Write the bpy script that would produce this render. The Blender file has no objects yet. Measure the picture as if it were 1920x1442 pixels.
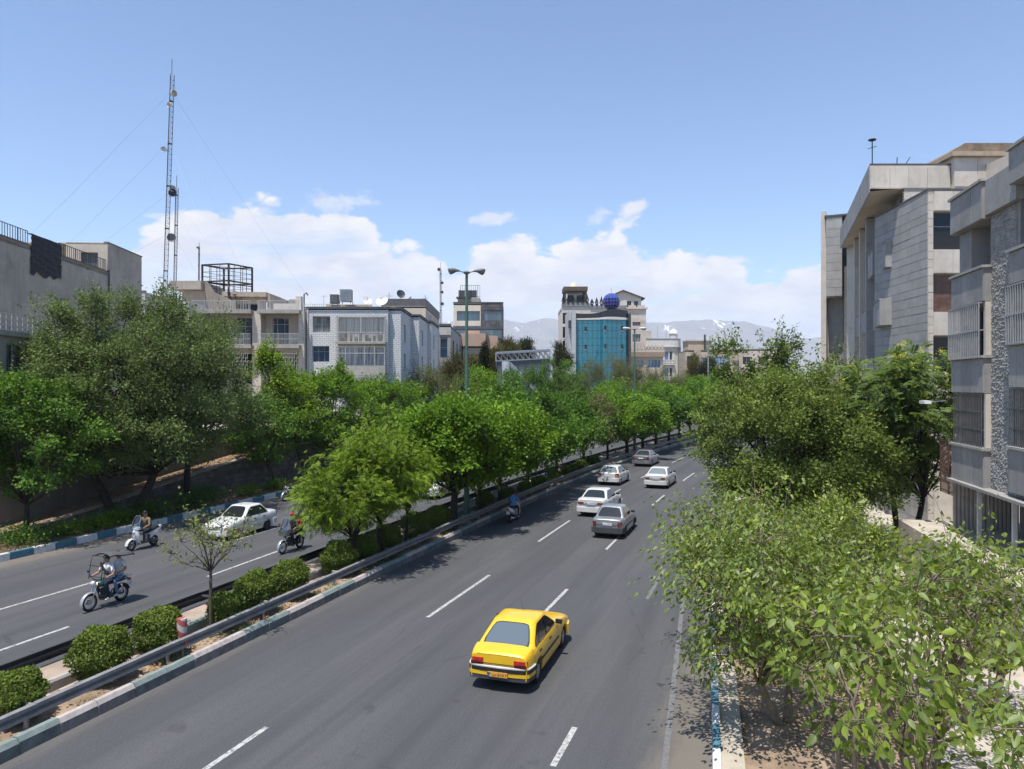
import bpy, math, random
import numpy as np
from mathutils import Vector, Matrix

# ------------------------------------------------------------------ camera, world, sun, exposure
SC = bpy.context.scene
COL = SC.collection
R_ = math.radians
H = 7.6                       # the footbridge deck the picture is taken from
cam_d = bpy.data.cameras.new('camera'); cam = bpy.data.objects.new('camera', cam_d); COL.objects.link(cam)
cam.location = (0, 0, H); cam.rotation_euler = (R_(90), 0, 0)
cam_d.sensor_width = 36; cam_d.lens = 25.7; cam_d.clip_start = .1; cam_d.clip_end = 60000
SC.camera = cam
SUN_EL, SUN_AZ = 72, 212
SC.view_settings.view_transform = 'Standard'; SC.view_settings.look = 'None'
SC.view_settings.gamma = 1; SC.view_settings.use_curve_mapping = False
SC.view_settings.exposure = 0.36
SC.cycles.volume_bounces = 2; SC.cycles.max_bounces = 7; SC.cycles.diffuse_bounces = 2; SC.cycles.transmission_bounces = 3; SC.cycles.transparent_max_bounces = 8
sun_d = bpy.data.lights.new('sun', 'SUN'); sun = bpy.data.objects.new('sun', sun_d); COL.objects.link(sun)
sun_d.energy = 5.0; sun_d.angle = R_(.53); sun_d.color = (1, .965, .9)
_ts = Vector((math.sin(R_(SUN_AZ))*math.cos(R_(SUN_EL)), math.cos(R_(SUN_AZ))*math.cos(R_(SUN_EL)), math.sin(R_(SUN_EL))))
sun.rotation_euler = _ts.to_track_quat('Z', 'Y').to_euler()
sun.location = (0, 0, 60)

class NT:
    """small node-graph helper"""
    def __init__(s, tree): s.t = tree; s.n = tree.nodes; s.l = tree.links
    def node(s, typ, **kw):
        nd = s.n.new(typ)
        ins = kw.pop('ins', {})
        for k, v in kw.items(): setattr(nd, k, v)
        for k, v in ins.items():
            sock = nd.inputs[k]
            if hasattr(v, 'is_output') or isinstance(v, bpy.types.NodeSocket): s.l.new(v, sock)
            else: sock.default_value = v
        return nd
    def math(s, op, a, b=None, c=None, clamp=False):
        nd = s.n.new('ShaderNodeMath'); nd.operation = op; nd.use_clamp = clamp
        for i, x in enumerate((a, b, c)):
            if x is None: continue
            if isinstance(x, (int, float)): nd.inputs[i].default_value = x
            else: s.l.new(x, nd.inputs[i])
        return nd.outputs[0]
    def smooth(s, x, lo, hi):
        nd = s.n.new('ShaderNodeMapRange'); nd.interpolation_type = 'SMOOTHSTEP'
        s.l.new(x, nd.inputs[0]); nd.inputs[1].default_value = lo; nd.inputs[2].default_value = hi
        return nd.outputs[0]
    def mix(s, f, a, b, typ='MIX'):
        nd = s.n.new('ShaderNodeMix'); nd.data_type = 'RGBA'; nd.blend_type = typ
        for sock, x in ((nd.inputs[0], f), (nd.inputs[6], a), (nd.inputs[7], b)):
            if isinstance(x, (int, float)): sock.default_value = x
            elif isinstance(x, (tuple, list)): sock.default_value = (*x[:3], 1)
            else: s.l.new(x, sock)
        return nd.outputs[2]
    def noise(s, vec, scale, detail=4, rough=.55, dist=0, dim='3D'):
        nd = s.n.new('ShaderNodeTexNoise'); nd.noise_dimensions = dim
        if vec is not None: s.l.new(vec, nd.inputs['Vector'])
        nd.inputs['Scale'].default_value = scale; nd.inputs['Detail'].default_value = detail
        nd.inputs['Roughness'].default_value = rough; nd.inputs['Distortion'].default_value = dist
        return nd.outputs['Fac']
    def mapping(s, vec, scale=(1, 1, 1), loc=(0, 0, 0), rot=(0, 0, 0)):
        nd = s.n.new('ShaderNodeMapping'); s.l.new(vec, nd.inputs[0])
        nd.inputs[1].default_value = loc; nd.inputs[2].default_value = rot; nd.inputs[3].default_value = scale
        return nd.outputs[0]

# sky: Nishita plus a bank of cumulus low over the horizon all the way round
world = bpy.data.worlds.new('World'); SC.world = world; world.use_nodes = True
w = NT(world.node_tree); w.n.clear()
sky = w.node('ShaderNodeTexSky', sky_type='NISHITA', sun_disc=False, sun_elevation=R_(SUN_EL), sun_rotation=R_(SUN_AZ),
             altitude=1300, air_density=1.0, dust_density=.9, ozone_density=1.2)
SKY_STRENGTH = .138
tc = w.node('ShaderNodeTexCoord').outputs['Generated']
sep = w.node('ShaderNodeSeparateXYZ', ins={0: tc})
az = w.math('ARCTAN2', sep.outputs[0], sep.outputs[1])
el = w.math('ARCSINE', sep.outputs[2])
cu = w.node('ShaderNodeFloatCurve')
_f = 1371.
def _azel(u, v):
    a = math.atan((u-960)/_f); return a, math.atan((721-v)/_f*math.cos(a))
tops = [(225, 452), (262, 416), (300, 402), (330, 392), (430, 378), (560, 364), (640, 376), (690, 402), (722, 442), (800, 458), (846, 492),
        (884, 466), (950, 438), (1012, 432), (1034, 470), (1062, 438), (1120, 420), (1180, 432), (1240, 462), (1340, 456), (1396, 502),
        (1450, 506), (1500, 480), (1545, 462), (1700, 440), (1900, 470)]
pts = [(-3.1416, .17), (-2.6, .2), (-2.1, .14), (-1.6, .22), (-1.2, .15), (-.9, .19), (-.66, .10)] + [_azel(*q) for q in tops] + \
      [(.75, .21), (1.0, .14), (1.4, .2), (1.9, .15), (2.4, .21), (2.8, .16), (3.1416, .17)]
cm = cu.mapping; cm.extend = 'HORIZONTAL'
c0 = cm.curves[0]
while len(c0.points) < len(pts): c0.points.new(.5, .5)
for pnt, (a, e) in zip(c0.points, pts): pnt.location = ((a+math.pi)/(2*math.pi), e/.4)
cm.update()
w.l.new(w.math('MULTIPLY_ADD', az, 1/(2*math.pi), .5), cu.inputs['Value'])
top = w.math('MULTIPLY', cu.outputs[0], .4)
comb = w.node('ShaderNodeCombineXYZ', ins={0: az, 1: w.math('MULTIPLY', el, 1.7), 2: 0.0})
cv = comb.outputs[0]
n1 = w.noise(w.mapping(cv, loc=(3.1, 0, 1)), 7, 10, .6, .25)
n2 = w.noise(w.mapping(cv, loc=(7.3, 2, 5)), 24, 8, .62, .3)
n3 = w.noise(w.mapping(cv, loc=(1.7, 8, 3), scale=(.6, 1.6, 1)), 6.5, 7, .6, .6)
def billow(vec, scale):
    v = w.node('ShaderNodeTexVoronoi', feature='SMOOTH_F1', ins={'Vector': vec, 'Scale': scale, 'Smoothness': .35}); return w.math('SUBTRACT', .5, v.outputs['Distance'])
warp = w.node('ShaderNodeVectorMath', operation='ADD', ins={0: cv, 1: w.node('ShaderNodeVectorMath', operation='SCALE', ins={0: w.node('ShaderNodeTexNoise', ins={'Vector': cv, 'Scale': 14., 'Detail': 5.}).outputs['Color'], 3: .045}).outputs[0]}).outputs[0]
b1 = billow(warp, 17.); b2 = billow(warp, 41.); b3 = billow(warp, 90.)
puff = w.math('ADD', w.math('ADD', b1, w.math('MULTIPLY', b2, .4)), w.math('MULTIPLY', b3, .2))
hgt = w.math('SUBTRACT', top, el)
dens = w.math('ADD', w.math('MULTIPLY', hgt, 30), w.math('ADD', w.math('MULTIPLY', w.math('SUBTRACT', n1, .5), 2.2), w.math('ADD', w.math('MULTIPLY', w.math('SUBTRACT', n2, .5), 1.2), w.math('MULTIPLY', puff, 1.25))))
hole = w.math('MULTIPLY', w.smooth(n3, .44, .66), w.smooth(hgt, .012, .07))
a1 = w.math('MULTIPLY', w.smooth(dens, .15, .62), w.math('SUBTRACT', 1.0, w.math('MULTIPLY', hole, .72)))
def wisp(u, v, wu, wv, tilt, amp):     # a torn-off wisp over the bank
    a, e = _azel(u, v)
    x = w.math('SUBTRACT', az, a); y = w.math('SUBTRACT', el, e)
    c, s_ = math.cos(tilt), math.sin(tilt)
    xr = w.math('ADD', w.math('MULTIPLY', x, c*_f/wu), w.math('MULTIPLY', y, s_*_f/wu))
    yr = w.math('SUBTRACT', w.math('MULTIPLY', y, c*_f/wv), w.math('MULTIPLY', x, s_*_f/wv))
    d = w.math('SQRT', w.math('ADD', w.math('MULTIPLY', xr, xr), w.math('MULTIPLY', yr, yr)))
    q = w.math('ADD', w.math('SUBTRACT', .75, d), w.math('ADD', w.math('MULTIPLY', w.math('SUBTRACT', n2, .5), 3.2), w.math('MULTIPLY', w.math('SUBTRACT', n1, .5), 1.5)))
    return w.math('MULTIPLY', w.smooth(q, .0, .75), amp)
al = a1
for args in [(925, 409, 62, 15, -.1, .75), (1190, 392, 62, 26, .55, .9), (1120, 404, 46, 20, .3, .55), (620, 378, 110, 26, .15, .6),
             (1385, 492, 42, 17, .05, .8), (290, 404, 60, 8, .1, .5), (890, 410, 26, 11, .1, .6)]:
    al = w.math('MAXIMUM', al, wisp(*args))
for (a, e) in [(-1.0, .3), (1.15, .33), (2.2, .3), (-2.0, .34), (-2.9, .28)]:   # the same sort of wisps behind the camera
    al = w.math('MAXIMUM', al, wisp(960, 721, 90, 24, .2, .7)) if False else al
lowf = w.smooth(el, .01, .12)
n4 = w.noise(w.mapping(cv, loc=(2.2, 5, 9), scale=(1, 1.5, 1)), 13, 8, .62, .5)
shade = w.math('ADD', w.math('MULTIPLY', w.smooth(n4, .34, .60), .62), w.math('MULTIPLY', w.smooth(dens, 2.4, .3), .5), clamp=True)
shade = w.math('ADD', w.math('MULTIPLY', shade, .62), w.math('MULTIPLY', w.smooth(puff, -.25, .35), .42), clamp=True)
ccol = w.mix(shade, (.54, .545, .62), (.81, .775, .74))
skyc = w.node('ShaderNodeVectorMath', operation='SCALE', ins={0: sky.outputs[0], 3: SKY_STRENGTH})
SKY_TINT = (.90, 1.02, 1.13)
skyt = w.mix(1.0, skyc.outputs[0], SKY_TINT, 'MULTIPLY')
fin = w.mix(al, skyt, ccol)
bg = w.node('ShaderNodeBackground', ins={0: fin, 1: 1.0})
wo = w.node('ShaderNodeOutputWorld', ins={0: bg.outputs[0]})

# ------------------------------------------------------------------ frames of reference
F = 1371.
def P(u, v, Y):                # a point of the place from a sighting at distance Y
    return Vector(((u-960)/F*Y, Y, H-(v-721)/F*Y))
TH = R_(19.33); S0 = 35.; RAD = 410.
def heading(s): return TH + (max(0, s-S0))/RAD
def W(s, t, z=0.):             # along the road, across it (+ = right), up
    if s <= S0:
        return Vector((s*math.sin(TH)+t*math.cos(TH), s*math.cos(TH)-t*math.sin(TH), z))
    ph = heading(s)
    p0 = Vector((S0*math.sin(TH), S0*math.cos(TH)))
    c = p0 + RAD*Vector((math.cos(TH), -math.sin(TH)))
    q = c - (RAD-t)*Vector((math.cos(ph), -math.sin(ph)))
    return Vector((q.x, q.y, z))
def road_rot(s, back=False):   # rotation that turns +X (a vehicle's nose) along the road
    return math.pi/2 - heading(s) + (math.pi if back else 0)

# ------------------------------------------------------------------ mesh helper
class MB:
    def __init__(s): s.v = []; s.f = []; s.m = []; s.mi = 0; s.uv = None
    def add(s, vs, fs):
        b = len(s.v); s.v.extend([tuple(x) for x in vs])
        for f in fs: s.f.append(tuple(b+i for i in f)); s.m.append(s.mi)
        return b
    def quad(s, a, b, c, d): s.add((a, b, c, d), ((0, 1, 2, 3),))
    def poly(s, pts): s.add(pts, (tuple(range(len(pts))),))
    def box(s, x0, x1, y0, y1, z0, z1, M=None):
        vs = [Vector((x, y, z)) for z in (z0, z1) for y in (y0, y1) for x in (x0, x1)]
        if M is not None: vs = [M @ q for q in vs]
        s.add(vs, ((0, 2, 3, 1), (4, 5, 7, 6), (0, 1, 5, 4), (2, 6, 7, 3), (0, 4, 6, 2), (1, 3, 7, 5)))
    def bar(s, a, b, w_, h_=None, up=(0, 0, 1)):     # rectangular bar from a to b
        h_ = h_ or w_; a = Vector(a); b = Vector(b); d = (b-a)
        if d.length < 1e-6: return
        d.normalize(); u = Vector(up)
        if abs(d.dot(u)) > .98: u = Vector((1, 0, 0))
        x = d.cross(u).normalized(); y = x.cross(d)
        vs = [p + x*sx*w_/2 + y*sy*h_/2 for p in (a, b) for sx, sy in ((-1, -1), (1, -1), (1, 1), (-1, 1))]
        s.add(vs, ((0, 1, 2, 3), (7, 6, 5, 4), (0, 4, 5, 1), (1, 5, 6, 2), (2, 6, 7, 3), (3, 7, 4, 0)))
    def prism(s, pts, z0, z1):                       # pts counter-clockwise
        n = len(pts)
        vs = [(p[0], p[1], z0) for p in pts] + [(p[0], p[1], z1) for p in pts]
        fs = [tuple(range(n-1, -1, -1)), tuple(range(n, 2*n))] + [(i, (i+1) % n, n+(i+1) % n, n+i) for i in range(n)]
        s.add(vs, fs)
    def tube(s, pts, rad, n=6, cap=True):
        pts = [Vector(p) for p in pts]
        if isinstance(rad, (int, float)): rad = [rad]*len(pts)
        vs = []; prev = None
        for i, p in enumerate(pts):
            d = (pts[min(i+1, len(pts)-1)]-pts[max(i-1, 0)])
            if d.length < 1e-9: d = Vector((0, 0, 1))
            d.normalize()
            if prev is None:
                u = Vector((0, 0, 1)) if abs(d.z) < .9 else Vector((1, 0, 0))
                x = d.cross(u).normalized()
            else:
                x = (prev - d*prev.dot(d))
                x = x.normalized() if x.length > 1e-6 else d.orthogonal().normalized()
            prev = x; y = d.cross(x)
            for k in range(n):
                a = 2*math.pi*k/n
                vs.append(p + (x*math.cos(a)+y*math.sin(a))*rad[i])
        fs = []
        for i in range(len(pts)-1):
            for k in range(n):
                k2 = (k+1) % n
                fs.append((i*n+k, i*n+k2, (i+1)*n+k2, (i+1)*n+k))
        if cap:
            fs.append(tuple(range(n-1, -1, -1))); fs.append(tuple((len(pts)-1)*n+k for k in range(n)))
        s.add(vs, fs)
    def lathe(s, prof, n=16, M=None, close=False):   # prof: (radius, z)
        vs = []
        for r, z in prof:
            for k in range(n):
                a = 2*math.pi*k/n; vs.append(Vector((r*math.cos(a), r*math.sin(a), z)))
        if M is not None: vs = [M @ q for q in vs]
        fs = []; m = len(prof); rng = range(m if close else m-1)
        for i in rng:
            j = (i+1) % m
            for k in range(n):
                k2 = (k+1) % n; fs.append((i*n+k, i*n+k2, j*n+k2, j*n+k))
        if not close:
            if prof[0][0] > 1e-5: fs.append(tuple(range(n-1, -1, -1)))
            if prof[-1][0] > 1e-5: fs.append(tuple((m-1)*n+k for k in range(n)))
        s.add(vs, fs)
    def loft(s, rings, closed=True, cap0=True, cap1=True):
        n = len(rings[0]); vs = [p for r in rings for p in r]; fs = []
        for i in range(len(rings)-1):
            for k in range(n if closed else n-1):
                k2 = (k+1) % n; fs.append((i*n+k, i*n+k2, (i+1)*n+k2, (i+1)*n+k))
        if closed and cap0: fs.append(tuple(range(n-1, -1, -1)))
        if closed and cap1: fs.append(tuple((len(rings)-1)*n+k for k in range(n)))
        s.add(vs, fs)
    def mesh(s, name, mats, smooth=False, uv=True):
        me = bpy.data.meshes.new(name); me.from_pydata(s.v, [], s.f)
        for m in (mats if isinstance(mats, (list, tuple)) else [mats]): me.materials.append(m)
        if len(me.materials) > 1: me.polygons.foreach_set('material_index', np.array(s.m, dtype=np.int32))
        if smooth is True: me.polygons.foreach_set('use_smooth', np.ones(len(me.polygons), dtype=bool))
        me.update()
        if smooth not in (True, False):
            me.set_sharp_from_angle(angle=R_(smooth))
        if uv and len(me.polygons): box_uv(me)
        return me
    def build(s, name, mats, parent=None, smooth=False, uv=True, loc=None, kind=None):
        o = bpy.data.objects.new(name, s.mesh(name, mats, smooth, uv)); COL.objects.link(o)
        if parent is not None: o.parent = parent
        if loc is not None: o.location = loc
        if kind: o['kind'] = kind
        return o
def box_uv(me):                # metres along each face: u horizontal, v up
    n = len(me.polygons)
    nor = np.empty(n*3, np.float32); me.polygons.foreach_get('normal', nor); nor = nor.reshape(-1, 3)
    co = np.empty(len(me.vertices)*3, np.float32); me.vertices.foreach_get('co', co); co = co.reshape(-1, 3)
    li = np.empty(len(me.loops), np.int32); me.loops.foreach_get('vertex_index', li)
    lt = np.empty(n, np.int32); me.polygons.foreach_get('loop_total', lt)
    ln = np.repeat(nor, lt, axis=0); p = co[li]
    hl = np.hypot(ln[:, 0], ln[:, 1]); flat = hl < .4
    hl = np.maximum(hl, 1e-6)
    u = (-ln[:, 1]*p[:, 0] + ln[:, 0]*p[:, 1])/hl
    uv = np.stack([np.where(flat, p[:, 0], u), np.where(flat, p[:, 1], p[:, 2])], 1).astype(np.float32)
    me.uv_layers.new(name='UVMap').data.foreach_set('uv', uv.ravel())
def link(name, me, parent=None, loc=None, rotz=0, scale=None):
    o = bpy.data.objects.new(name, me); COL.objects.link(o)
    if parent is not None: o.parent = parent
    if loc is not None: o.location = loc
    if rotz: o.rotation_euler = (0, 0, rotz)
    if scale is not None: o.scale = scale
    return o
def thing(name, label, cat, loc=(0, 0, 0), rotz=0., group=None):
    o = bpy.data.objects.new(name, None); COL.objects.link(o); o.empty_display_size = .2
    o.location = loc; o.rotation_euler = (0, 0, rotz)
    return tag(o, label, cat, group)
def tag(o, label, cat, group=None):
    o['label'] = label; o['category'] = cat
    if group: o['group'] = group
    return o
KIDS = {}
def copy_tree(o, parent=None):
    c = o.copy(); COL.objects.link(c)
    if parent is not None: c.parent = parent
    for ch in o.children: copy_tree(ch, c)
    return c
def dup(root, loc, rotz, label, group=None, scale=None):
    c = copy_tree(root); c.location = loc; c.rotation_euler = (0, 0, rotz); c['label'] = label
    if group: c['group'] = group
    if scale: c.scale = scale
    return c

# ------------------------------------------------------------------ materials
MATS = {}
def base(name):
    m = bpy.data.materials.new(name); m.use_nodes = True
    nt = NT(m.node_tree); nt.n.clear()
    out = nt.node('ShaderNodeOutputMaterial'); b = nt.node('ShaderNodeBsdfPrincipled')
    nt.l.new(b.outputs[0], out.inputs[0]); return m, nt, b, out
def sc(c, k): return tuple(max(0., min(1., x*k)) for x in c[:3])
def M(name, col, rough=.8, var=.12, scale=2.5, bump=0., bscale=18., metal=0., spec=.4, coat=0., streak=0., dirt=0., dirtcol=(.09, .075, .06), fine=0., emit=0.):
    if name in MATS: return MATS[name]
    m, nt, b, out = base(name)
    tc = nt.node('ShaderNodeTexCoord').outputs['Object']
    c = nt.mix(nt.smooth(nt.noise(tc, scale, 5, .6), .3, .7), sc(col, 1-var), sc(col, 1+var))
    if fine: c = nt.mix(nt.math('MULTIPLY', nt.smooth(nt.noise(tc, 60, 2), .45, .7), fine), c, sc(col, .45))
    if streak:
        st = nt.noise(nt.mapping(tc, scale=(5, 5, .22)), 1.3, 5, .65)
        c = nt.mix(nt.math('MULTIPLY', nt.smooth(st, .5, .74), streak), c, sc(col, .42))
        st2 = nt.noise(nt.mapping(tc, scale=(9, 9, .12), loc=(4, 2, 8)), 1.1, 4, .6)
        c = nt.mix(nt.math('MULTIPLY', nt.smooth(st2, .55, .75), streak*.5), c, sc(col, 1.3))
    if dirt:
        c = nt.mix(nt.math('MULTIPLY', nt.smooth(nt.noise(tc, scale*1.7, 8, .68, .4), .48, .72), dirt), c, dirtcol)
    nt.l.new(c, b.inputs['Base Color'])
    b.inputs['Roughness'].default_value = rough; b.inputs['Metallic'].default_value = metal
    b.inputs['Specular IOR Level'].default_value = spec
    if coat: b.inputs['Coat Weight'].default_value = coat; b.inputs['Coat Roughness'].default_value = .04
    if bump:
        bp = nt.node('ShaderNodeBump', ins={'Strength': min(1, bump), 'Distance': .02})
        nt.l.new(nt.noise(tc, bscale, 6, .65), bp.inputs['Height']); nt.l.new(bp.outputs[0], b.inputs['Normal'])
    MATS[name] = m; return m
def GLASS(name, col, rough=.06, spec=.7, curtain=0., ccol=(.5, .5, .48), cscale=1.5):
    if name in MATS: return MATS[name]
    m, nt, b, out = base(name)
    tc = nt.node('ShaderNodeTexCoord').outputs['Object']
    oi = nt.node('ShaderNodeObjectInfo').outputs['Random']
    c = nt.mix(oi, sc(col, .7), sc(col, 1.35))
    if curtain:
        g = nt.noise(nt.mapping(tc, scale=(cscale*6, cscale*6, .25)), 1.2, 3)
        k = nt.math('MULTIPLY', nt.smooth(g, .38, .62), curtain)
        c = nt.mix(k, c, ccol)
    nt.l.new(c, b.inputs['Base Color']); b.inputs['Roughness'].default_value = rough
    b.inputs['Specular IOR Level'].default_value = spec; b.inputs['IOR'].default_value = 1.55
    bp = nt.node('ShaderNodeBump', ins={'Strength': .12, 'Distance': .03})
    nt.l.new(nt.noise(tc, .9, 2), bp.inputs['Height']); nt.l.new(bp.outputs[0], b.inputs['Normal'])
    MATS[name] = m; return m
def BRICK(name, c1, c2, mortar, bw, bh, ms=.012, bump=.5, dirt=.25, offset=.5, streak=0.):
    if name in MATS: return MATS[name]
    m, nt, b, out = base(name)
    uvn = nt.node('ShaderNodeUVMap', uv_map='UVMap').outputs[0]
    bt = nt.node('ShaderNodeTexBrick', offset=offset, ins={0: uvn, 'Color1': (*c1, 1), 'Color2': (*c2, 1), 'Mortar': (*mortar, 1), 'Scale': 1.0,
                 'Mortar Size': ms, 'Mortar Smooth': .2, 'Bias': 0.0, 'Brick Width': bw, 'Row Height': bh})
    tc = nt.node('ShaderNodeTexCoord').outputs['Object']
    c = nt.mix(nt.math('MULTIPLY', nt.smooth(nt.noise(tc, .8, 8, .65), .42, .75), dirt), bt.outputs[0], sc(c1, .55))
    if streak:
        st = nt.noise(nt.mapping(tc, scale=(4, 4, .2)), 1.3, 5, .65)
        c = nt.mix(nt.math('MULTIPLY', nt.smooth(st, .5, .75), streak), c, sc(c1, .45))
    nt.l.new(c, b.inputs['Base Color']); b.inputs['Roughness'].default_value = .85; b.inputs['Specular IOR Level'].default_value = .25
    bp = nt.node('ShaderNodeBump', ins={'Strength': bump, 'Distance': .012, 'Height': nt.math('SUBTRACT', 1.0, bt.outputs['Fac'])})
    nt.l.new(bp.outputs[0], b.inputs['Normal'])
    MATS[name] = m; return m
rnd = random.Random(7)
def struct(o, name=None):
    o['kind'] = 'structure'; return o
def strip(name, t0, t1, z, mat, s0=-40., s1=300., ds=2.5, nt_=1, parent=None, zf=None):
    """a sheet that follows the road; UV = (s, t) in metres"""
    f0 = t0 if callable(t0) else (lambda s: t0); f1 = t1 if callable(t1) else (lambda s: t1)
    n = max(1, int(round((s1-s0)/ds))); vs = []; uv = []; fs = []
    for i in range(n+1):
        s = s0+(s1-s0)*i/n
        for k in range(nt_+1):
            t = f0(s)+(f1(s)-f0(s))*k/nt_
            vs.append(W(s, t, zf(s, t) if zf else z)); uv.append((s, t))
    k1 = nt_+1
    for i in range(n):
        for k in range(nt_): fs.append((i*k1+k, i*k1+k+1, (i+1)*k1+k+1, (i+1)*k1+k))
    me = bpy.data.meshes.new(name); me.from_pydata(vs, [], fs); me.materials.append(mat)
    ul = me.uv_layers.new(name='UVMap')
    for lp in me.loops: ul.data[lp.index].uv = uv[lp.vertex_index]
    o = bpy.data.objects.new(name, me); COL.objects.link(o)
    if parent: o.parent = parent
    return o

def asphalt():
    m, nt, b, out = base('asphalt')
    uv = nt.node('ShaderNodeUVMap', uv_map='UVMap').outputs[0]
    sp = nt.node('ShaderNodeSeparateXYZ', ins={0: uv}); t = sp.outputs[1]
    fine = nt.noise(uv, 30, 4, .85); mid = nt.noise(uv, 6, 5, .65)
    big = nt.noise(nt.mapping(uv, scale=(.05, .35, 1)), 1.4, 6, .6, .3); lng = nt.noise(nt.mapping(uv, scale=(.02, 1.6, 1)), 1.3, 5, .6)
    c = nt.mix(nt.smooth(big, .3, .72), (.066, .067, .071), (.094, .092, .094))
    c = nt.mix(nt.math('MULTIPLY', nt.smooth(lng, .45, .7), .5), c, (.052, .052, .054))
    c = nt.mix(nt.math('MULTIPLY', nt.smooth(mid, .45, .7), .4), c, (.066, .063, .061))
    c = nt.mix(nt.math('MULTIPLY', nt.smooth(fine, .52, .70), .55), c, (.20, .195, .19))
    c = nt.mix(nt.math('MULTIPLY', nt.smooth(fine, .48, .34), .55), c, (.022, .022, .022))
    # tyre-polished tracks: two per lane, darker
    ph = nt.math('FRACT', nt.math('MULTIPLY', nt.math('ADD', t, 32.2), 1/1.62))
    tr = nt.math('MULTIPLY', nt.smooth(nt.math('ABSOLUTE', nt.math('SUBTRACT', ph, .5)), .36, .08), nt.smooth(nt.noise(nt.mapping(uv, scale=(.03, .5, 1)), 1.6, 4), .4, .66))
    c = nt.mix(nt.math('MULTIPLY', tr, .42), c, (.046, .046, .048))
    # wind-blown dust by the kerbs
    dn = nt.noise(nt.mapping(uv, scale=(.3, 1, 1)), 2.2, 6, .7)
    d1 = nt.smooth(nt.math('ADD', t, nt.math('MULTIPLY', dn, 1.6)), -13.1, -14.6)
    d1 = nt.math('MULTIPLY', d1, nt.smooth(t, -16, -15.4))
    d2 = nt.smooth(nt.math('ADD', t, nt.math('MULTIPLY', dn, 1.4)), -2.0, -.9)
    d3 = nt.smooth(nt.math('SUBTRACT', t, nt.math('MULTIPLY', dn, 1.8)), -30.0, -31.6)
    d = nt.math('MAXIMUM', nt.math('MAXIMUM', d1, d2), d3)
    c = nt.mix(nt.math('MULTIPLY', d, .62), c, (.205, .172, .135))
    # sealed cracks
    vo = nt.node('ShaderNodeTexVoronoi', feature='DISTANCE_TO_EDGE', ins={'Vector': nt.mapping(uv, scale=(.12, .3, 1)), 'Scale': 1.0})
    wob = nt.noise(uv, 1.1, 5, .6)
    ck = nt.math('MULTIPLY', nt.smooth(nt.math('ADD', vo.outputs['Distance'], nt.math('MULTIPLY', nt.math('SUBTRACT', wob, .5), .05)), .006, .001), nt.smooth(nt.noise(uv, .13, 2), .5, .62))
    c = nt.mix(nt.math('MULTIPLY', ck, .28), c, (.018, .018, .019))
    spot = nt.smooth(nt.noise(nt.mapping(uv, loc=(9, 4, 0)), .9, 3, .5), .68, .76)
    c = nt.mix(nt.math('MULTIPLY', spot, .45), c, (.036, .035, .035))
    nt.l.new(c, b.inputs['Base Color']); b.inputs['Roughness'].default_value = .82; b.inputs['Specular IOR Level'].default_value = .32
    bp = nt.node('ShaderNodeBump', ins={'Strength': .35, 'Distance': .006, 'Height': fine}); nt.l.new(bp.outputs[0], b.inputs['Normal'])
    return m
def paint(name, col, wear):
    m, nt, b, out = base(name)
    uv = nt.node('ShaderNodeTexCoord').outputs['Object']
    k = nt.smooth(nt.math('ADD', nt.noise(uv, 9, 6, .7), nt.math('MULTIPLY', nt.math('SUBTRACT', nt.noise(uv, 70, 2, .7), .5), .5)), wear-.1, wear+.12)
    c = nt.mix(k, col, (.11, .108, .105)); nt.l.new(c, b.inputs['Base Color']); b.inputs['Roughness'].default_value = .75
    return m
ASPH = asphalt(); PAINT = paint('road_paint', (.45, .44, .415), .54); PAINT_OLD = paint('worn_road_paint', (.165, .163, .16), .50)
DUST = M('dry_soil', (.29, .21, .145), .95, .3, 1.2, bump=.8, bscale=9, fine=.5)
PAVE = M('pavement_concrete', (.44, .385, .32), .9, .14, .9, bump=.25, fine=.25, dirt=.3, dirtcol=(.25, .2, .15))
def TR(s): return -.82 - .077*(min(max(s, 0), 32)-12)          # right-hand kerb line

g = MB(); n_ = 64; g.poly([(9000*math.cos(2*math.pi*i/n_), 9000*math.sin(2*math.pi*i/n_)+3000, -.06) for i in range(n_)])
struct(g.build('ground', M('ground_dust', (.24, .2, .15), .95, .25, .02)))
road_r = struct(strip('road', -14.75, lambda s: TR(s)+.1, 0, ASPH, nt_=8))
road_l = struct(strip('road', -31.3, -17.5, 0, ASPH, nt_=8))
# painted dashes, one object each
def dash(t, s, ln=3.9, w_=.13, mat=PAINT, par=road_r, n=4):
    b = MB()
    for i in range(n):
        a, c = s+ln*i/n, s+ln*(i+1)/n
        ta = t(a) if callable(t) else t; tc_ = t(c) if callable(t) else t
        b.quad(W(a, ta-w_/2, .004), W(a, ta+w_/2, .004), W(c, tc_+w_/2, .004), W(c, tc_-w_/2, .004))
    b.build('lane_dash', mat, par)
def fs_(u, v):                # sighting of a mark on the road -> distance along it
    Y = F*H/(v-721); X = (u-960)/F*Y; return X*math.sin(TH)+Y*math.cos(TH)
for s_, e_ in [(5.5, 13.5), (21.6, 27.2), (33.8, 39.5), (46.3, 52.2), (59, 64.5), (71.2, 76.8), (83.5, 89), (96, 101.5), (108, 113.5)]: dash(-10.5, s_, e_-s_)
for s_, e_ in [(20.6, 26.3), (33.2, 38.8), (46.1, 50.6), (58.5, 64), (71, 76.5), (83, 88.5), (95.5, 101)]: dash(-7.05, s_, e_-s_)
dash(-4.05, 14.0, 1.75)
for s_ in (26, 38.4, 50.6, 63): dash(-4.05, s_, 4.5, mat=PAINT_OLD)
dash(lambda s: TR(s)-.92, 6, 42, .13, PAINT_OLD, road_r, 30)
L1 = lambda s: -20.72 - .036*max(0, s-17)
L2 = lambda s: -24.5 - .02*max(0, s-26)
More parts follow.
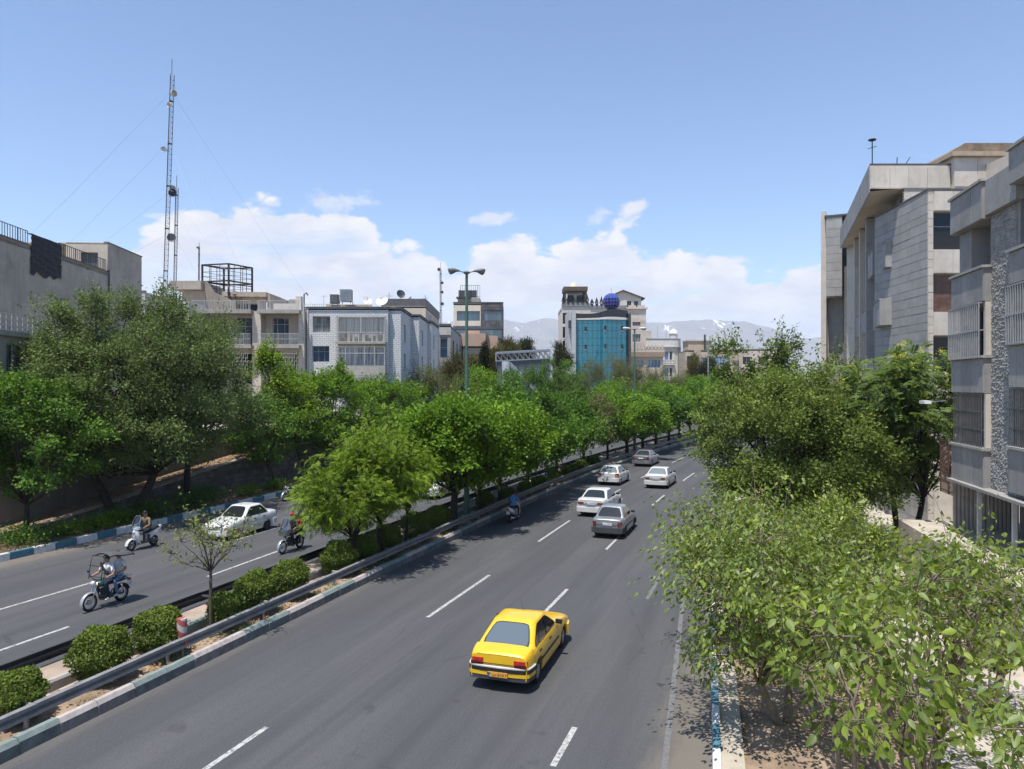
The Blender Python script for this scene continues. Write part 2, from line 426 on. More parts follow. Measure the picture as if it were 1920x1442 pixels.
for s_, e_ in [(11, 17.05), (23.3, 28.0), (35.4, 40.6), (47.6, 53), (60, 65.4), (72.2, 77.6), (84.4, 89.8), (96.6, 102)]: dash(L1, s_, e_-s_, par=road_l)
for s_, e_ in [(14.2, 21.1), (27.6, 32.6), (39.6, 45), (52, 57.4), (64.2, 69.6), (76.4, 81.8), (88.6, 94)]: dash(L2, s_, e_-s_, par=road_l)

# ---- median
median = struct(strip('median', -16.4, -14.7, .14, DUST, nt_=3, ds=1.2, zf=lambda s, t: .14+.05*math.sin(s*1.7+t*3)+.04*math.sin(s*.61)))
ledge = struct(strip('median_ledge', -17.55, -16.46, .40, M('sandy_ledge', (.36, .28, .215), .95, .2, 1.0, bump=.5, fine=.35)))
KW = M('kerb_white_paint', (.43, .385, .36), .85, .12, 4, bump=.3, dirt=.45, dirtcol=(.2, .17, .15), fine=.2)
KT = M('kerb_teal_paint', (.21, .255, .24), .85, .15, 4, bump=.3, dirt=.45, dirtcol=(.2, .19, .17), fine=.2)
KB = M('kerb_blue_paint', (.07, .17, .22), .8, .15, 4, bump=.2, dirt=.35, dirtcol=(.14, .14, .14), fine=.2)
KWH = M('kerb_bright_white', (.62, .62, .60), .8, .1, 4, bump=.2, dirt=.4, dirtcol=(.28, .26, .24), fine=.2)
CONC = M('concrete', (.38, .355, .32), .9, .12, 1.5, bump=.3, streak=.35, fine=.25)
def profile_strip(b, prof, s0, s1, n=1, jig=0.):
    """prof = (t, z) outline swept from s0 to s1"""
    rings = []
    for i in range(n+1):
        s = s0+(s1-s0)*i/n
        rings.append([W(s, t, z) for t, z in prof])
    b.loft(rings)
def kerb_run(parent, tf, side, h, wd, ch, s0, s1, seg, mats, pat, gapw=.012, face_shade=None):
    """single kerb stones: side +1 = face towards +t"""
    s = s0; i = 0
    while s < s1:
        e = min(s+seg*rnd.uniform(.93, 1.07), s1); tt = tf((s+e)/2) if callable(tf) else tf
        ta = tf(s) if callable(tf) else tf; tb = tf(e) if callable(tf) else tf
        dz = rnd.uniform(-.012, .012); dt = rnd.uniform(-.012, .012); b = MB(); rings = []
        for q, tq in ((s+gapw, ta), (e-gapw, tb)):
            f = tq+dt
            rings.append([W(q, f, -.05), W(q, f-side*.01, h-ch+dz), W(q, f-side*ch*.75, h+dz), W(q, f-side*wd, h+dz), W(q, f-side*wd, -.05)])
        b.loft(rings)
        if face_shade: b.m[0] = 1                  # upright face, its shade painted in as a darker colour
        b.build('kerb_stone', [mats[pat[i % len(pat)]]]+([face_shade[pat[i % len(pat)]]] if face_shade else []), parent); s = e; i += 1
kerb_m = struct(bpy.data.objects.new('median_kerb', None)); COL.objects.link(kerb_m)
kerb_run(kerb_m, -14.5, 1, .34, .2, .1, 4, 92, 1.0, (KW, KT, CONC), (0, 0, 1, 1), face_shade=(M('kerb_shaded_white', (.20, .185, .175), .95, .25, 3, bump=.3, dirt=.5, dirtcol=(.10, .09, .085), fine=.3, streak=.4), M('kerb_shaded_teal', (.135, .155, .15), .95, .25, 3, bump=.3, dirt=.5, dirtcol=(.09, .085, .08), fine=.3, streak=.4), CONC))  # darkened face paints stand in for the kerb's shaded side, with dirt mottling
b = MB(); profile_strip(b, [(-14.5, -.05), (-14.5, .33), (-14.7, .33), (-14.7, -.05)], 92.02, 290, 60); b.build('kerb_stone', KW, kerb_m)
# the low wall that carries the ledge on the far side, and the gutter stone at its foot
wallm = struct(bpy.data.objects.new('median_low_wall', None)); COL.objects.link(wallm)
s = 3.
while s < 100:
    b = MB(); e = s+2.0; profile_strip(b, [(-16.40, 0), (-16.42, .36), (-16.46, .415), (-16.58, .415), (-16.58, 0)], s+.008, e-.008); b.build('wall_block', (CONC if rnd.random() < .6 else KT), wallm)
    if rnd.random() < .85:
        b = MB(); k = rnd.uniform(-.02, .02); profile_strip(b, [(-16.17, 0), (-16.17, .20+k), (-16.28, .20+k), (-16.28, 0)], s+.1, e-.15); b.build('gutter_stone', M('gutter_stone_pink', (.40, .33, .285), .9, .15, 3, bump=.4, dirt=.4), wallm)
    s = e
b = MB(); profile_strip(b, [(-16.40, 0), (-16.42, .40), (-16.58, .40), (-16.58, 0)], 100.02, 290, 60); b.build('wall_block', CONC, wallm)

# ---- guard rails
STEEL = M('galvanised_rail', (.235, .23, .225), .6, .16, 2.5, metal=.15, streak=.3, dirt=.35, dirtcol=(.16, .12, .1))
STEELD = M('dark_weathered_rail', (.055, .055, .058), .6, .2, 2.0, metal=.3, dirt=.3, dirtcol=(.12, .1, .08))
REFL = M('orange_reflector', (.5, .12, .06), .4, .1)
def guard_rail(label, t0, side, mat, s0, s1, seg, zt=.78):
    """w-beam with its corrugations facing the traffic (side = +1 faces +t)"""
    g_ = thing('guard_rail', label, 'guard rail', W(s0, t0, 0)); inv = Matrix.Translation(-g_.location)
    prof = [(-.03, 0), (.055, -.022), (.06, -.09), (-.03, -.125), (-.03, -.165), (.06, -.20), (.055, -.27), (-.03, -.30)]
    s = s0; k = 0
    while s < s1:
        e = min(s+seg, s1); b = MB(); rings = []; jz = rnd.uniform(-.015, .015); sag = rnd.uniform(-.02, .02)
        nn = 4 if s < 90 else 2
        for i in range(nn+1):
            q = s-.06+(e-s+.12)*i/nn; bow = sag*math.sin(math.pi*i/nn)
            o_ = [(t0+side*(x+(.006 if k % 2 else 0)+bow), zt+z+jz*(i/nn)) for x, z in prof]
            i_ = [(t-side*.012, z) for t, z in reversed(o_)]
            rings.append([inv @ W(q, t, z) for t, z in o_+i_])
        b.loft(rings); b.build('rail_beam', mat, g_)
        if s < 130:
            p = MB(); q = s
            fr = lambda a, c, d, z_: inv @ W(q+a, t0+side*c, z_)
            p.tube([inv @ W(q, t0-side*.33, 0.0), inv @ W(q, t0-side*.33, .70)], .05, 8)
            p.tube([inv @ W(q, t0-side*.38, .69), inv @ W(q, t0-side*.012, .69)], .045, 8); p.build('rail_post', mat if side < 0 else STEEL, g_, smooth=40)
            if k % 2 == 0 and side > 0:
                r_ = MB(); r_.box(-.03, .03, -.012, .012, -.07, .07); r_.build('reflector', REFL, g_, loc=inv @ W(q+.25, t0+side*.03, zt-.14)).rotation_euler = (0, 0, -heading(q))
        s = e; k += 1
    return g_
guard_rail('grey galvanised guard rail along the kerb of the near carriageway', -14.83, 1, STEEL, 7.5, 250, 3.95, zt=.80)
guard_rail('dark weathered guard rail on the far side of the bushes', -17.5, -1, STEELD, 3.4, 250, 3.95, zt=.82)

# ---- left-hand side: kerb, planting strip, ramp, retaining wall, upper terrace
LK = lambda s: -31.0 - .012*max(0, s-24)
kerb_l = struct(bpy.data.objects.new('left_kerb', None)); COL.objects.link(kerb_l)
kerb_run(kerb_l, LK, 1, .32, .22, .03, 17, 80, 1.12, (KWH, KB), (0, 1))
b = MB(); profile_strip(b, [(-31.5, -.05), (-31.5, .3), (-31.7, .3), (-31.7, -.05)], 80.02, 290, 60); b.build('kerb_stone', KWH, kerb_l)
LITTER = M('leaf_litter_soil', (.13, .09, .058), .95, .4, 2.2, bump=1, bscale=14, fine=.5, dirt=.5, dirtcol=(.3, .19, .1))
struct(strip('left_planting_strip', -35.0, lambda s: LK(s)-.2, .24, LITTER, s0=-20))
struct(strip('left_pavement', -45, -34.9, .2, PAVE, s0=-20, s1=300))
ramp_z = lambda s: .2+2.6*min(1, max(0, (s-27.)/19.))
RAMPM = M('ramp_leaf_covered', (.24, .175, .12), .95, .3, 1.6, bump=.5, fine=.3, dirt=.75, dirtcol=(.22, .10, .045))
struct(strip('ramp', -37.6, -35.35, 0, RAMPM, s0=26, s1=150, ds=1.0, zf=lambda s, t: ramp_z(s)+.01))
STONE = M('retaining_stone', (.17, .152, .128), .95, .22, 1.6, bump=.7, bscale=10, fine=.3, dirt=.45, dirtcol=(.1, .085, .07))
STONE2 = M('retaining_stone_dark', (.12, .108, .092), .95, .25, 1.6, bump=.7, bscale=10, fine=.3, dirt=.45)
MORT = M('mortar', (.12, .105, .09), .95)
rw = thing('retaining_wall', 'stone block retaining wall under the ramp behind the kerb trees', 'wall', W(28, -35, 0))
inv = Matrix.Translation(-rw.location)
b = MB()
for i in range(80):
    a = 26.5+i*1.5; c = a+1.5
    rings = [[inv @ W(q, -35.03, 0), inv @ W(q, -35.03, ramp_z(q)+.1), inv @ W(q, -35.36, ramp_z(q)+.1), inv @ W(q, -35.36, 0)] for q in (a, c)]
    b.loft(rings)
b.build('wall_core', MORT, rw)
b = MB(); c_ = MB()
row = 0; z = .2
while z < 3.0:
    hgt_ = rnd.uniform(.24, .34); s = 27.+rnd.random()*.4
    while s < 96:
        ln = rnd.uniform(.34, .74); zt_ = min(z+hgt_, ramp_z(s+ln/2)+.06)
        if zt_-z > .08:
            d = rnd.uniform(.0, .045); tgt = b if rnd.random() < .6 else c_
            tgt.loft([[inv @ W(q, -35.05, z+.012), inv @ W(q, -34.985+d*.6, z+.035), inv @ W(q, -34.98+d*.6, zt_-.035), inv @ W(q, -35.05, zt_-.012)] for q in (s+.015, s+ln-.015)])
        s += ln
    z += hgt_
b.build('stone_block', STONE, rw, kind='stuff'); c_.build('stone_block', STONE2, rw, kind='stuff')
b = MB()
for i in range(36):
    a = 26.5+i*2.0
    b = MB(); b.loft([[inv @ W(q, -34.95, ramp_z(q)+.10), inv @ W(q, -34.95, ramp_z(q)+.19), inv @ W(q, -35.42, ramp_z(q)+.19), inv @ W(q, -35.42, ramp_z(q)+.10)] for q in (a+.006, a+1.994)]); b.build('coping_stone', M('coping', (.36, .29, .22), .9, .2, 2, dirt=.4), rw)
pw = thing('plaster_wall', 'plain grey plastered wall rising behind the leaf covered ramp', 'wall', W(10, -38, 0)); inv = Matrix.Translation(-pw.location)
b = MB(); b.loft([[inv @ W(q, -37.6, 0), inv @ W(q, -37.6, 4.3), inv @ W(q, -38.0, 4.3), inv @ W(q, -38.0, 0)] for q in np.linspace(10, 120, 40)])
b.build('wall', M('grey_plaster', (.17, .158, .142), .95, .15, .6, bump=.25, streak=.4, dirt=.25), pw)
b = MB(); b.loft([[W(q, -38.0, 0), W(q, -38.0, 3.6), W(q, -95, 3.6), W(q, -95, 0)] for q in np.linspace(-5, 150, 50)])
struct(b.build('upper_terrace', PAVE))

# ---- right-hand side
kerb_r = struct(bpy.data.objects.new('right_kerb', None)); COL.objects.link(kerb_r)
kerb_run(kerb_r, TR, -1, .25, .17, .03, 4.3, 62, 1.02, (KWH, KB), (0, 1))
b = MB(); t_ = TR(62); profile_strip(b, [(t_, -.05), (t_, .25), (t_+.17, .25), (t_+.17, -.05)], 62.02, 290, 60); b.build('kerb_stone', KWH, kerb_r)
struct(strip('right_gutter', lambda s: TR(s)+.165, lambda s: TR(s)+.62, .17, M('gutter_concrete', (.43, .375, .30), .9, .14, 1.5, bump=.4, fine=.3, dirt=.35, dirtcol=(.26, .2, .14))))
struct(strip('right_planting_strip', lambda s: TR(s)+.6, 3.3, .13, DUST, nt_=6, ds=.8, zf=lambda s, t: .10+.05*math.sin(s*2.3+t*2)+.035*math.sin(s*.9-t*4)))
struct(strip('right_pavement', 3.3, 30, .16, PAVE))
b = MB(); profile_strip(b, [(3.2, 0), (3.2, .2), (3.36, .2), (3.36, 0)], -20, 200, 60); struct(b.build('pavement_edging', CONC))
# pebbles and clods on the bare strips (nobody could count them)
def pebbles(name, tfun, s0, s1, n, zr, mats, smin, smax, seed=1):
    r = random.Random(seed); b = MB()
    for i in range(n):
        s = s0+(s1-s0)*r.random()**1.5; t = tfun(s, r); q = r.uniform(smin, smax); p = W(s, t, zr+q*.25); a = r.random()*6.28
        b.mi = r.randrange(len(mats)); X = Vector((math.cos(a), math.sin(a), 0))*q; Y_ = Vector((-math.sin(a), math.cos(a), 0))*q*r.uniform(.5, .9); Z = Vector((r.uniform(-.2, .2), r.uniform(-.2, .2), 1))*q*r.uniform(.35, .6)
        b.add([p+X, p+Y_, p-X, p-Y_, p+Z, p-Z], ((0, 1, 4), (1, 2, 4), (2, 3, 4), (3, 0, 4), (1, 0, 5), (2, 1, 5), (3, 2, 5), (0, 3, 5)))
    o = b.build(name, mats, kind='stuff'); return o
PEB = [M('pebble_pale', (.42, .35, .27), .9), M('pebble_brown', (.24, .16, .1), .9), M('pebble_grey', (.3, .28, .26), .9)]
tag(pebbles('pebbles', lambda s, r: r.uniform(TR(s)+.65, 3.2), 8, 40, 2600, .13, PEB, .012, .045, 3), 'loose pebbles and clods on the bare planting strip', 'pebbles')
LEAFM = [M('dry_leaf_orange', (.36, .17, .06), .8), M('dry_leaf_brown', (.2, .11, .05), .85), M('dry_leaf_pale', (.42, .3, .16), .85)]
def litter(name, tfun, zfun, s0, s1, n, seed, sz=(.03, .07)):
    r = random.Random(seed); b = MB()
    for i in range(n):
        s = r.uniform(s0, s1); t = tfun(s, r); q = r.uniform(*sz); a = r.random()*6.28; p = W(s, t, zfun(s, t)+.015)
        X = Vector((math.cos(a), math.sin(a), r.uniform(-.4, .4)))*q; Y_ = Vector((-math.sin(a), math.cos(a), r.uniform(-.4, .4)))*q*.55
        b.mi = r.randrange(3); b.add([p-X, p+Y_, p+X, p-Y_], ((0, 1, 2, 3),))
    return b.build(name, LEAFM, kind='stuff', uv=False)
tag(litter('leaf_litter', lambda s, r: r.uniform(-16.15, -14.9), lambda s, t: .2, 10, 70, 2600, 5), 'dry fallen leaves on the median soil', 'leaf litter')
tag(litter('leaf_litter', lambda s, r: r.uniform(-34.9, -31.4), lambda s, t: .24, 18, 70, 5000, 6, (.04, .09)), 'dry fallen leaves under the kerb trees on the far side', 'leaf litter')
tag(litter('leaf_litter', lambda s, r: r.uniform(-37.5, -35.5), lambda s, t: ramp_z(s), 27, 60, 4200, 8, (.04, .1)), 'orange fallen leaves covering the ramp', 'leaf litter')
def grass(name, label, spots, seed, mat, n=60, hh=(.06, .2), rr=.3):
    r = random.Random(seed); b = MB()
    for (s, t, z) in spots:
        for i in range(n):
            a = r.random()*6.28; q = rr*r.random()**.5; p = W(s+q*math.cos(a), t+q*.6*math.sin(a), z); h = r.uniform(*hh); d = Vector((r.uniform(-.5, .5), r.uniform(-.5, .5), 1))*h; sd = Vector((math.cos(a), math.sin(a), 0))*.008
            b.add([p-sd, p+sd, p+d], ((0, 1, 2),))
    o = b.build(name, mat, kind='stuff', uv=False); return tag(o, label, 'grass')
GRASSM = M('dry_green_grass', (.12, .15, .04), .8, .3, 2)
grass('grass', 'sparse grass tufts between the bushes on the median', [(rnd.uniform(11, 60), rnd.uniform(-16.0, -14.95), .17) for i in range(110)], 4, GRASSM)

# ---- mountains
def mountains():
    rng = np.random.default_rng(12)
    us = np.linspace(-1500, 3600, 420); ctrl = [(-1500, 640), (0, 640), (500, 640), (700, 618), (850, 602), (950, 600), (985, 606), (1030, 594), (1052, 600), (1090, 618), (1150, 612), (1212, 605), (1250, 606), (1270, 603), (1330, 599), (1370, 601), (1400, 603), (1440, 612), (1466, 622), (1490, 630), (1510, 636), (1525, 634), (1545, 631), (1620, 600), (1750, 590), (2200, 610), (3600, 640)]
    vr = np.interp(us, [c[0] for c in ctrl], [c[1] for c in ctrl])
    Yr = 9000.; rows = 60; co = []
    def fbm(x, y, sd, octv=6):
        r = np.random.default_rng(sd); o = 0; a = 1.
        for k in range(octv):
            th = r.random()*6.28; f = 2**k; ph = r.random(4)*6.28
            o = o + a*(np.sin(f*(x*math.cos(th)+y*math.sin(th))+ph[0])*np.sin(f*(y*math.cos(th)-x*math.sin(th))*1.3+ph[1])); a *= .55
        return o
    for j in range(rows+1):
        q = j/rows                              # 0 foot .. 0.75 ridge .. 1 behind
        Y = 6600+(Yr-6600)*q/.75
        X = (us-960)/F*Yr*(.94+.06*q/.75)
        hr = (721-vr)/F*Yr+H
        prof = np.clip(q/.75, 0, 1)**1.25 if q <= .75 else 1-(q-.75)*1.6
        gul = np.abs(fbm(X/520, np.full_like(X, Y/900), 3)); gul2 = fbm(X/170, np.full_like(X, Y/260), 5)
        env = np.sin(np.pi*min(1, q/.75)) if q < .75 else 0.
        ridge_j = fbm(X/110, X*0, 9)*9 + fbm(X/37, X*0, 10)*4
        z = hr*prof + env*(-gul*70+gul2*26) + (ridge_j if q >= .6 else ridge_j*q)
        co.append(np.stack([X, np.full_like(X, Y), z], 1))
    co = np.concatenate(co); n = len(us); fs = [(j*n+i, j*n+i+1, (j+1)*n+i+1, (j+1)*n+i) for j in range(rows) for i in range(n-1)]
    m, nt, b, out = base('mountain_rock')
    geo = nt.node('ShaderNodeNewGeometry'); pos = geo.outputs['Position']
    z = nt.node('ShaderNodeSeparateXYZ', ins={0: pos}).outputs[2]
    c = nt.mix(nt.smooth(nt.noise(pos, .004, 8, .65), .3, .7), (.13, .105, .08), (.2, .165, .13))
    c = nt.mix(nt.smooth(z, 420, 60), c, (.19, .16, .12))
    sn = nt.noise(nt.mapping(pos, scale=(1.0, .35, .45)), .0052, 7, .62, 1.2)
    k = nt.math('MULTIPLY', nt.smooth(sn, .60, .615), nt.smooth(nt.math('ADD', z, nt.math('MULTIPLY', nt.noise(pos, .001, 3), 200)), 690, 800))
    c = nt.mix(k, c, (.85, .86, .88)); nt.l.new(c, b.inputs['Base Color']); b.inputs['Roughness'].default_value = .95; b.inputs['Specular IOR Level'].default_value = .1
    me = bpy.data.meshes.new('mountains'); me.from_pydata(co.tolist(), [], fs); me.materials.append(m)
    o = bpy.data.objects.new('mountains', me); COL.objects.link(o); struct(o)
mountains()
def haze(dens):
    b = MB(); b.box(-11000, 11000, -400, 11600, -1.2, 960)
    m = bpy.data.materials.new('haze_air'); m.use_nodes = True; nt = NT(m.node_tree); nt.n.clear()
    out = nt.node('ShaderNodeOutputMaterial'); v = nt.node('ShaderNodeVolumePrincipled', ins={'Color': (.74, .85, 1.0, 1), 'Density': dens, 'Anisotropy': 0.0})
    nt.l.new(v.outputs[0], out.inputs['Volume'])
    o = b.build('haze', m, uv=False, kind='stuff'); tag(o, 'pale blue haze over the city toward the mountains', 'haze')
HAZE_DENS = 0.95e-4
haze(HAZE_DENS)
# ------------------------------------------------------------------ trees and shrubs
def LEAF(name, col, var=.35, trans=.35, rough=.55, back=None, hue=None, spec=.14):
    if name in MATS: return MATS[name]
    m = bpy.data.materials.new(name); m.use_nodes = True; nt = NT(m.node_tree); nt.n.clear()
    out = nt.node('ShaderNodeOutputMaterial')
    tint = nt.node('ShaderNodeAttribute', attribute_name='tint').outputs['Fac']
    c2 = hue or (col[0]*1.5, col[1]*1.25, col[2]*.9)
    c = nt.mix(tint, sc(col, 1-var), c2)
    if back:
        bf = nt.node('ShaderNodeNewGeometry').outputs['Backfacing']; c = nt.mix(nt.math('MULTIPLY', bf, .8), c, back)
    b = nt.node('ShaderNodeBsdfPrincipled', ins={'Base Color': c, 'Roughness': rough, 'Specular IOR Level': spec})
    tl = nt.node('ShaderNodeBsdfTranslucent', ins={0: nt.mix(.5, c, (c2[0]*1.5, c2[1]*1.6, c2[2]*.6))})
    mx = nt.node('ShaderNodeMixShader', ins={0: trans, 1: b.outputs[0], 2: tl.outputs[0]})
    nt.l.new(mx.outputs[0], out.inputs[0]); MATS[name] = m; return m
def fast_mesh(name, co, tris, mat, tint=None, smooth=False):
    me = bpy.data.meshes.new(name); n = len(co); k = len(tris)
    me.vertices.add(n); me.vertices.foreach_set('co', np.ascontiguousarray(co, np.float32).ravel())
    me.loops.add(k*3); me.loops.foreach_set('vertex_index', np.ascontiguousarray(tris, np.int32).ravel())
    me.polygons.add(k); me.polygons.foreach_set('loop_start', np.arange(0, k*3, 3, dtype=np.int32))
    me.materials.append(mat)
    if tint is not None: me.attributes.new('tint', 'FLOAT', 'POINT').data.foreach_set('value', np.ascontiguousarray(tint, np.float32))
    me.update(calc_edges=True); return me
def unit(a): return a/np.maximum(np.linalg.norm(a, axis=1, keepdims=True), 1e-9)
def leaf_cards(rng, pos, dirs, nor, ln, wd, tint, fold=.18, droop=.12):
    """one folded kite per leaf -> (verts, tris, tint)"""
    n = len(pos); dirs = unit(dirs); side = unit(np.cross(dirs, nor)); nn = np.cross(side, dirs)
    L = ln[:, None]; Wd = wd[:, None]
    v0 = pos; v1 = pos+dirs*L*.42+side*Wd*.5+nn*L*fold*.5; v2 = pos+dirs*L-nn*L*droop; v3 = pos+dirs*L*.42-side*Wd*.5+nn*L*fold*.5
    co = np.stack([v0, v1, v2, v3], 1).reshape(-1, 3)
    b = (np.arange(n)*4)[:, None]
    tr = np.concatenate([b+[0, 1, 2], b+[0, 2, 3]], 1).reshape(-1, 3)
    return co, tr, np.repeat(tint, 4)
def compound(rng, pos, dirs, nor, ln, tint, pairs=6, lw=.34, lr=.2):
    """pinnate leaves: leaflets in pairs down a drooping midrib"""
    P_, D_, N_, T_, L_ = [], [], [], [], []
    dirs = unit(dirs); side = unit(np.cross(dirs, nor)); nn = np.cross(side, dirs)
    for k in range(pairs):
        f = (k+.6)/pairs
        p = pos+dirs*(ln*f)[:, None]-np.array([0, 0, 1])*(ln*.35*f*f)[:, None]
        for sg in (-1, 1):
            P_.append(p); D_.append(dirs*.45+side*sg-nn*.15); N_.append(nn+rng.normal(0, .15, nn.shape)); T_.append(tint); L_.append(ln*lw*(1-.45*abs(f-.45)))
    P_, D_, N_, T_, L_ = [np.concatenate(x) for x in (P_, D_, N_, T_, L_)]
    return leaf_cards(rng, P_, D_, N_, L_, L_*lr*2, T_, .08, .15)

class Tree:
    """trunk, limbs and twigs grown toward leaf clumps that fill a lumpy crown"""
    def __init__(s, seed, height, z0, rx, ry, lobes=14, clumps=16, leaves=40, clump_r=.55, leaf=.1, asp=.55, kind='simple', trunk_r=.16, lean=(0, 0), fork=None,
                 up=.75, shell=.45, taper=0., lobe_r=.36, stems=1, spread=.42, sprigs=0, tint_sd=.22, twig_r=.012, jag=.0, boxy=1.):
        r = s.rng = np.random.default_rng(seed); s.kind = kind; s.leaf = leaf; s.asp = asp
        zc = (z0+height)/2; rz = (height-z0)/2
        # lobes
        C = []
        tries = 0
        while len(C) < lobes and tries < 4000:
            tries += 1; d = r.normal(size=3); d /= np.linalg.norm(d); q = r.uniform(.35, .82)
            if taper and d[2] > 0: pass
            d = np.sign(d)*np.abs(d)**boxy; p = d*q
            if all(np.linalg.norm(p-c) > .30 for c in C): C.append(p)
        C = np.array(C); lr = r.uniform(.75, 1.2, len(C))*lobe_r
        wtap = lambda z: 1-taper*np.clip(z, -1, 1)
        scl = np.array([rx, ry, rz]); lean = np.array([lean[0], lean[1], 0])
        Lc = C*scl; Lc[:, 0] *= wtap(C[:, 2]); Lc[:, 1] *= wtap(C[:, 2]); Lc[:, 2] += zc; Lc = Lc+lean*((Lc[:, 2:3])/height)
        fork = fork or z0*.8+.15*height*.3
        mb = MB(); s.wood = mb
        base_pts = []
        for k in range(stems):
            a = 6.28*k/max(1, stems)+r.random(); o = 0 if stems == 1 else trunk_r*1.6
            top = np.array([lean[0]*fork/height+math.cos(a)*o*4, lean[1]*fork/height+math.sin(a)*o*4, fork])
            st = np.array([math.cos(a)*o, math.sin(a)*o, -.05])
            mid = (st+top)/2+r.normal(0, .06*fork/2, 3)*[1, 1, 0]
            mb.tube([st*[1.0, 1.0, 1], st*.6+mid*.4, mid*.5+top*.5, top], [trunk_r*1.35, trunk_r*1.02, trunk_r*.92, trunk_r*.8], 9)
            base_pts.append((top, trunk_r*.8))
        Pn, Dn, Tn = [], [], []; s.tips = []
        for i, (c, q) in enumerate(zip(Lc, lr)):
            top, tr = base_pts[int(r.integers(len(base_pts)))] if stems > 1 else base_pts[0]
            d = c-top; mid = top+d*.5+np.array([0, 0, -.10*np.linalg.norm(d[:2])+.12*abs(d[2])])*np.array([1, 1, 1])+r.normal(0, .07*np.linalg.norm(d), 3)
            ql = top*.25+mid*.6+c*.15
            br = tr*r.uniform(.42, .62)*min(1, .55+.45*np.linalg.norm(d)/max(rx, rz))
            mb.tube([top-[0, 0, .08], ql, mid, (mid+c)/2+r.normal(0, .03*np.linalg.norm(d), 3), c], [br, br*.8, br*.62, br*.42, br*.22], 6)
            rad = q*np.array([rx, ry, rz])*1.0; rad = np.maximum(rad, .35)
            n = max(3, int(round(clumps*(q/lobe_r)**2)))
            dd = r.normal(size=(n, 3)); dd = unit(dd); dd[:, 2] = np.where(dd[:, 2] < -.55, -dd[:, 2], dd[:, 2])
            f = (shell+(1-shell)*r.random(n))**(.8)
            cl = c+dd*f[:, None]*rad
            for p in cl:
                m_ = c*.55+p*.45+r.normal(0, .05*np.linalg.norm(rad), 3)
                mb.tube([c+(m_-c)*.1, m_, p], [twig_r*1.8, twig_r*1.2, twig_r*.5], 3, cap=False)
            ct = r.normal(0, tint_sd*.6)
            for p, dv in zip(cl, dd):
                m = max(3, int(leaves*r.uniform(.6, 1.35)))
                cr = clump_r*r.uniform(.7, 1.25)
                out = unit((p-np.array([lean[0], lean[1], zc]))[None]/scl)[0]
                ax = out*.8+np.array([0, 0, .45])+r.normal(0, .35, 3); ax /= np.linalg.norm(ax)
                tpar = r.random(m)
                o = r.normal(0, 1, (m, 3))*cr*np.array([.42, .42, .34])+ax*(tpar[:, None]-.35)*cr*1.25
                Pn.append(p+o); Dn.append(o*.9/cr+ax*.6+r.normal(0, .5, (m, 3))+[0, 0, -.25]); Tn.append(np.clip(.42+ct+r.normal(0, tint_sd*.5)+r.normal(0, tint_sd*.6, m)+.12*tpar, 0, 1))
                if sprigs and r.random() < sprigs and p[2] > zc:    # a bare-tipped shoot standing out of the crown
                    L = r.uniform(.6, 1.5)*jag; sh = np.array([r.normal(0, .25), r.normal(0, .25), 1])*L+out*.3*L
                    mb.tube([p, p+sh*.6+r.normal(0, .05, 3), p+sh], [twig_r, twig_r*.8, twig_r*.3], 3, cap=False)
                    k = int(leaves*.9); tt = r.random(k); Pn.append(p+sh*tt[:, None]+r.normal(0, .10+.05*jag, (k, 3))); Dn.append(r.normal(0, 1, (k, 3))+[0, 0, -.1]); Tn.append(np.clip(.5+r.normal(0, tint_sd, k), 0, 1))
        s.P = np.concatenate(Pn); s.D = np.concatenate(Dn); s.T = np.concatenate(Tn)
        outw = unit((s.P-[lean[0], lean[1], zc])/scl)
        s.N = unit(outw*.55+np.array([0, 0, up])+r.normal(0, spread, s.P.shape))
        s.lobes = Lc; s.zc = zc; s.size = scl
    def meshes(s, leafmat, barkmat, skip=0):
        r = s.rng; n = len(s.P)-skip; ln = s.leaf*r.uniform(.65, 1.25, n)
        if s.kind == 'pinnate': co, tr, ti = compound(r, s.P[:n], s.D[:n], s.N[:n], ln, s.T[:n], 4, .5, .26)
        elif s.kind == 'frond': co, tr, ti = compound(r, s.P[:n], s.D[:n]*[1, 1, .35], s.N[:n], ln, s.T[:n], 6, .42, .23)
        elif s.kind == 'needle': co, tr, ti = leaf_cards(r, s.P[:n], s.D[:n]+[0, 0, .3], s.N[:n], ln, ln*.16, s.T[:n], .05, .02)
        else: co, tr, ti = leaf_cards(r, s.P[:n], s.D[:n], s.N[:n], ln, ln*s.asp, s.T[:n])
        return fast_mesh('crown', co, tr, leafmat, ti), s.wood.mesh('trunk', barkmat, smooth=True, uv=False)
BARK = M('bark_grey_brown', (.095, .078, .062), .95, .35, 6, bump=1., bscale=22, fine=.4, dirt=.3)
BARKD = M('bark_dark', (.042, .035, .028), .95, .35, 6, bump=1., bscale=22, fine=.3)
BARKP = M('bark_pale', (.21, .165, .12), .95, .3, 5, bump=.8, bscale=20, fine=.35, dirt=.3)
L_ELM = LEAF('leaf_elm', (.096, .136, .044), .5, .24, .55, back=(.16, .20, .10), hue=(.185, .25, .07))
L_PLANE = LEAF('leaf_plane', (.070, .155, .016), .5, .28, .5, hue=(.20, .335, .028))
L_MAPLE = LEAF('leaf_dense_green', (.055, .125, .020), .5, .26, .5, hue=(.145, .265, .036))
L_YEL = LEAF('leaf_yellow_green', (.098, .178, .017), .45, .30, .5, hue=(.255, .365, .035))
L_FRUIT = LEAF('leaf_broad', (.068, .130, .015), .7, .30, .48, back=(.14, .19, .05), hue=(.33, .41, .055), spec=.5)
L_WILLOW = LEAF('leaf_olive', (.10, .125, .045), .35, .35, .6, hue=(.19, .2, .09))
L_PINE = LEAF('needle_pine', (.07, .075, .024), .5, .18, .6, hue=(.17, .15, .045))
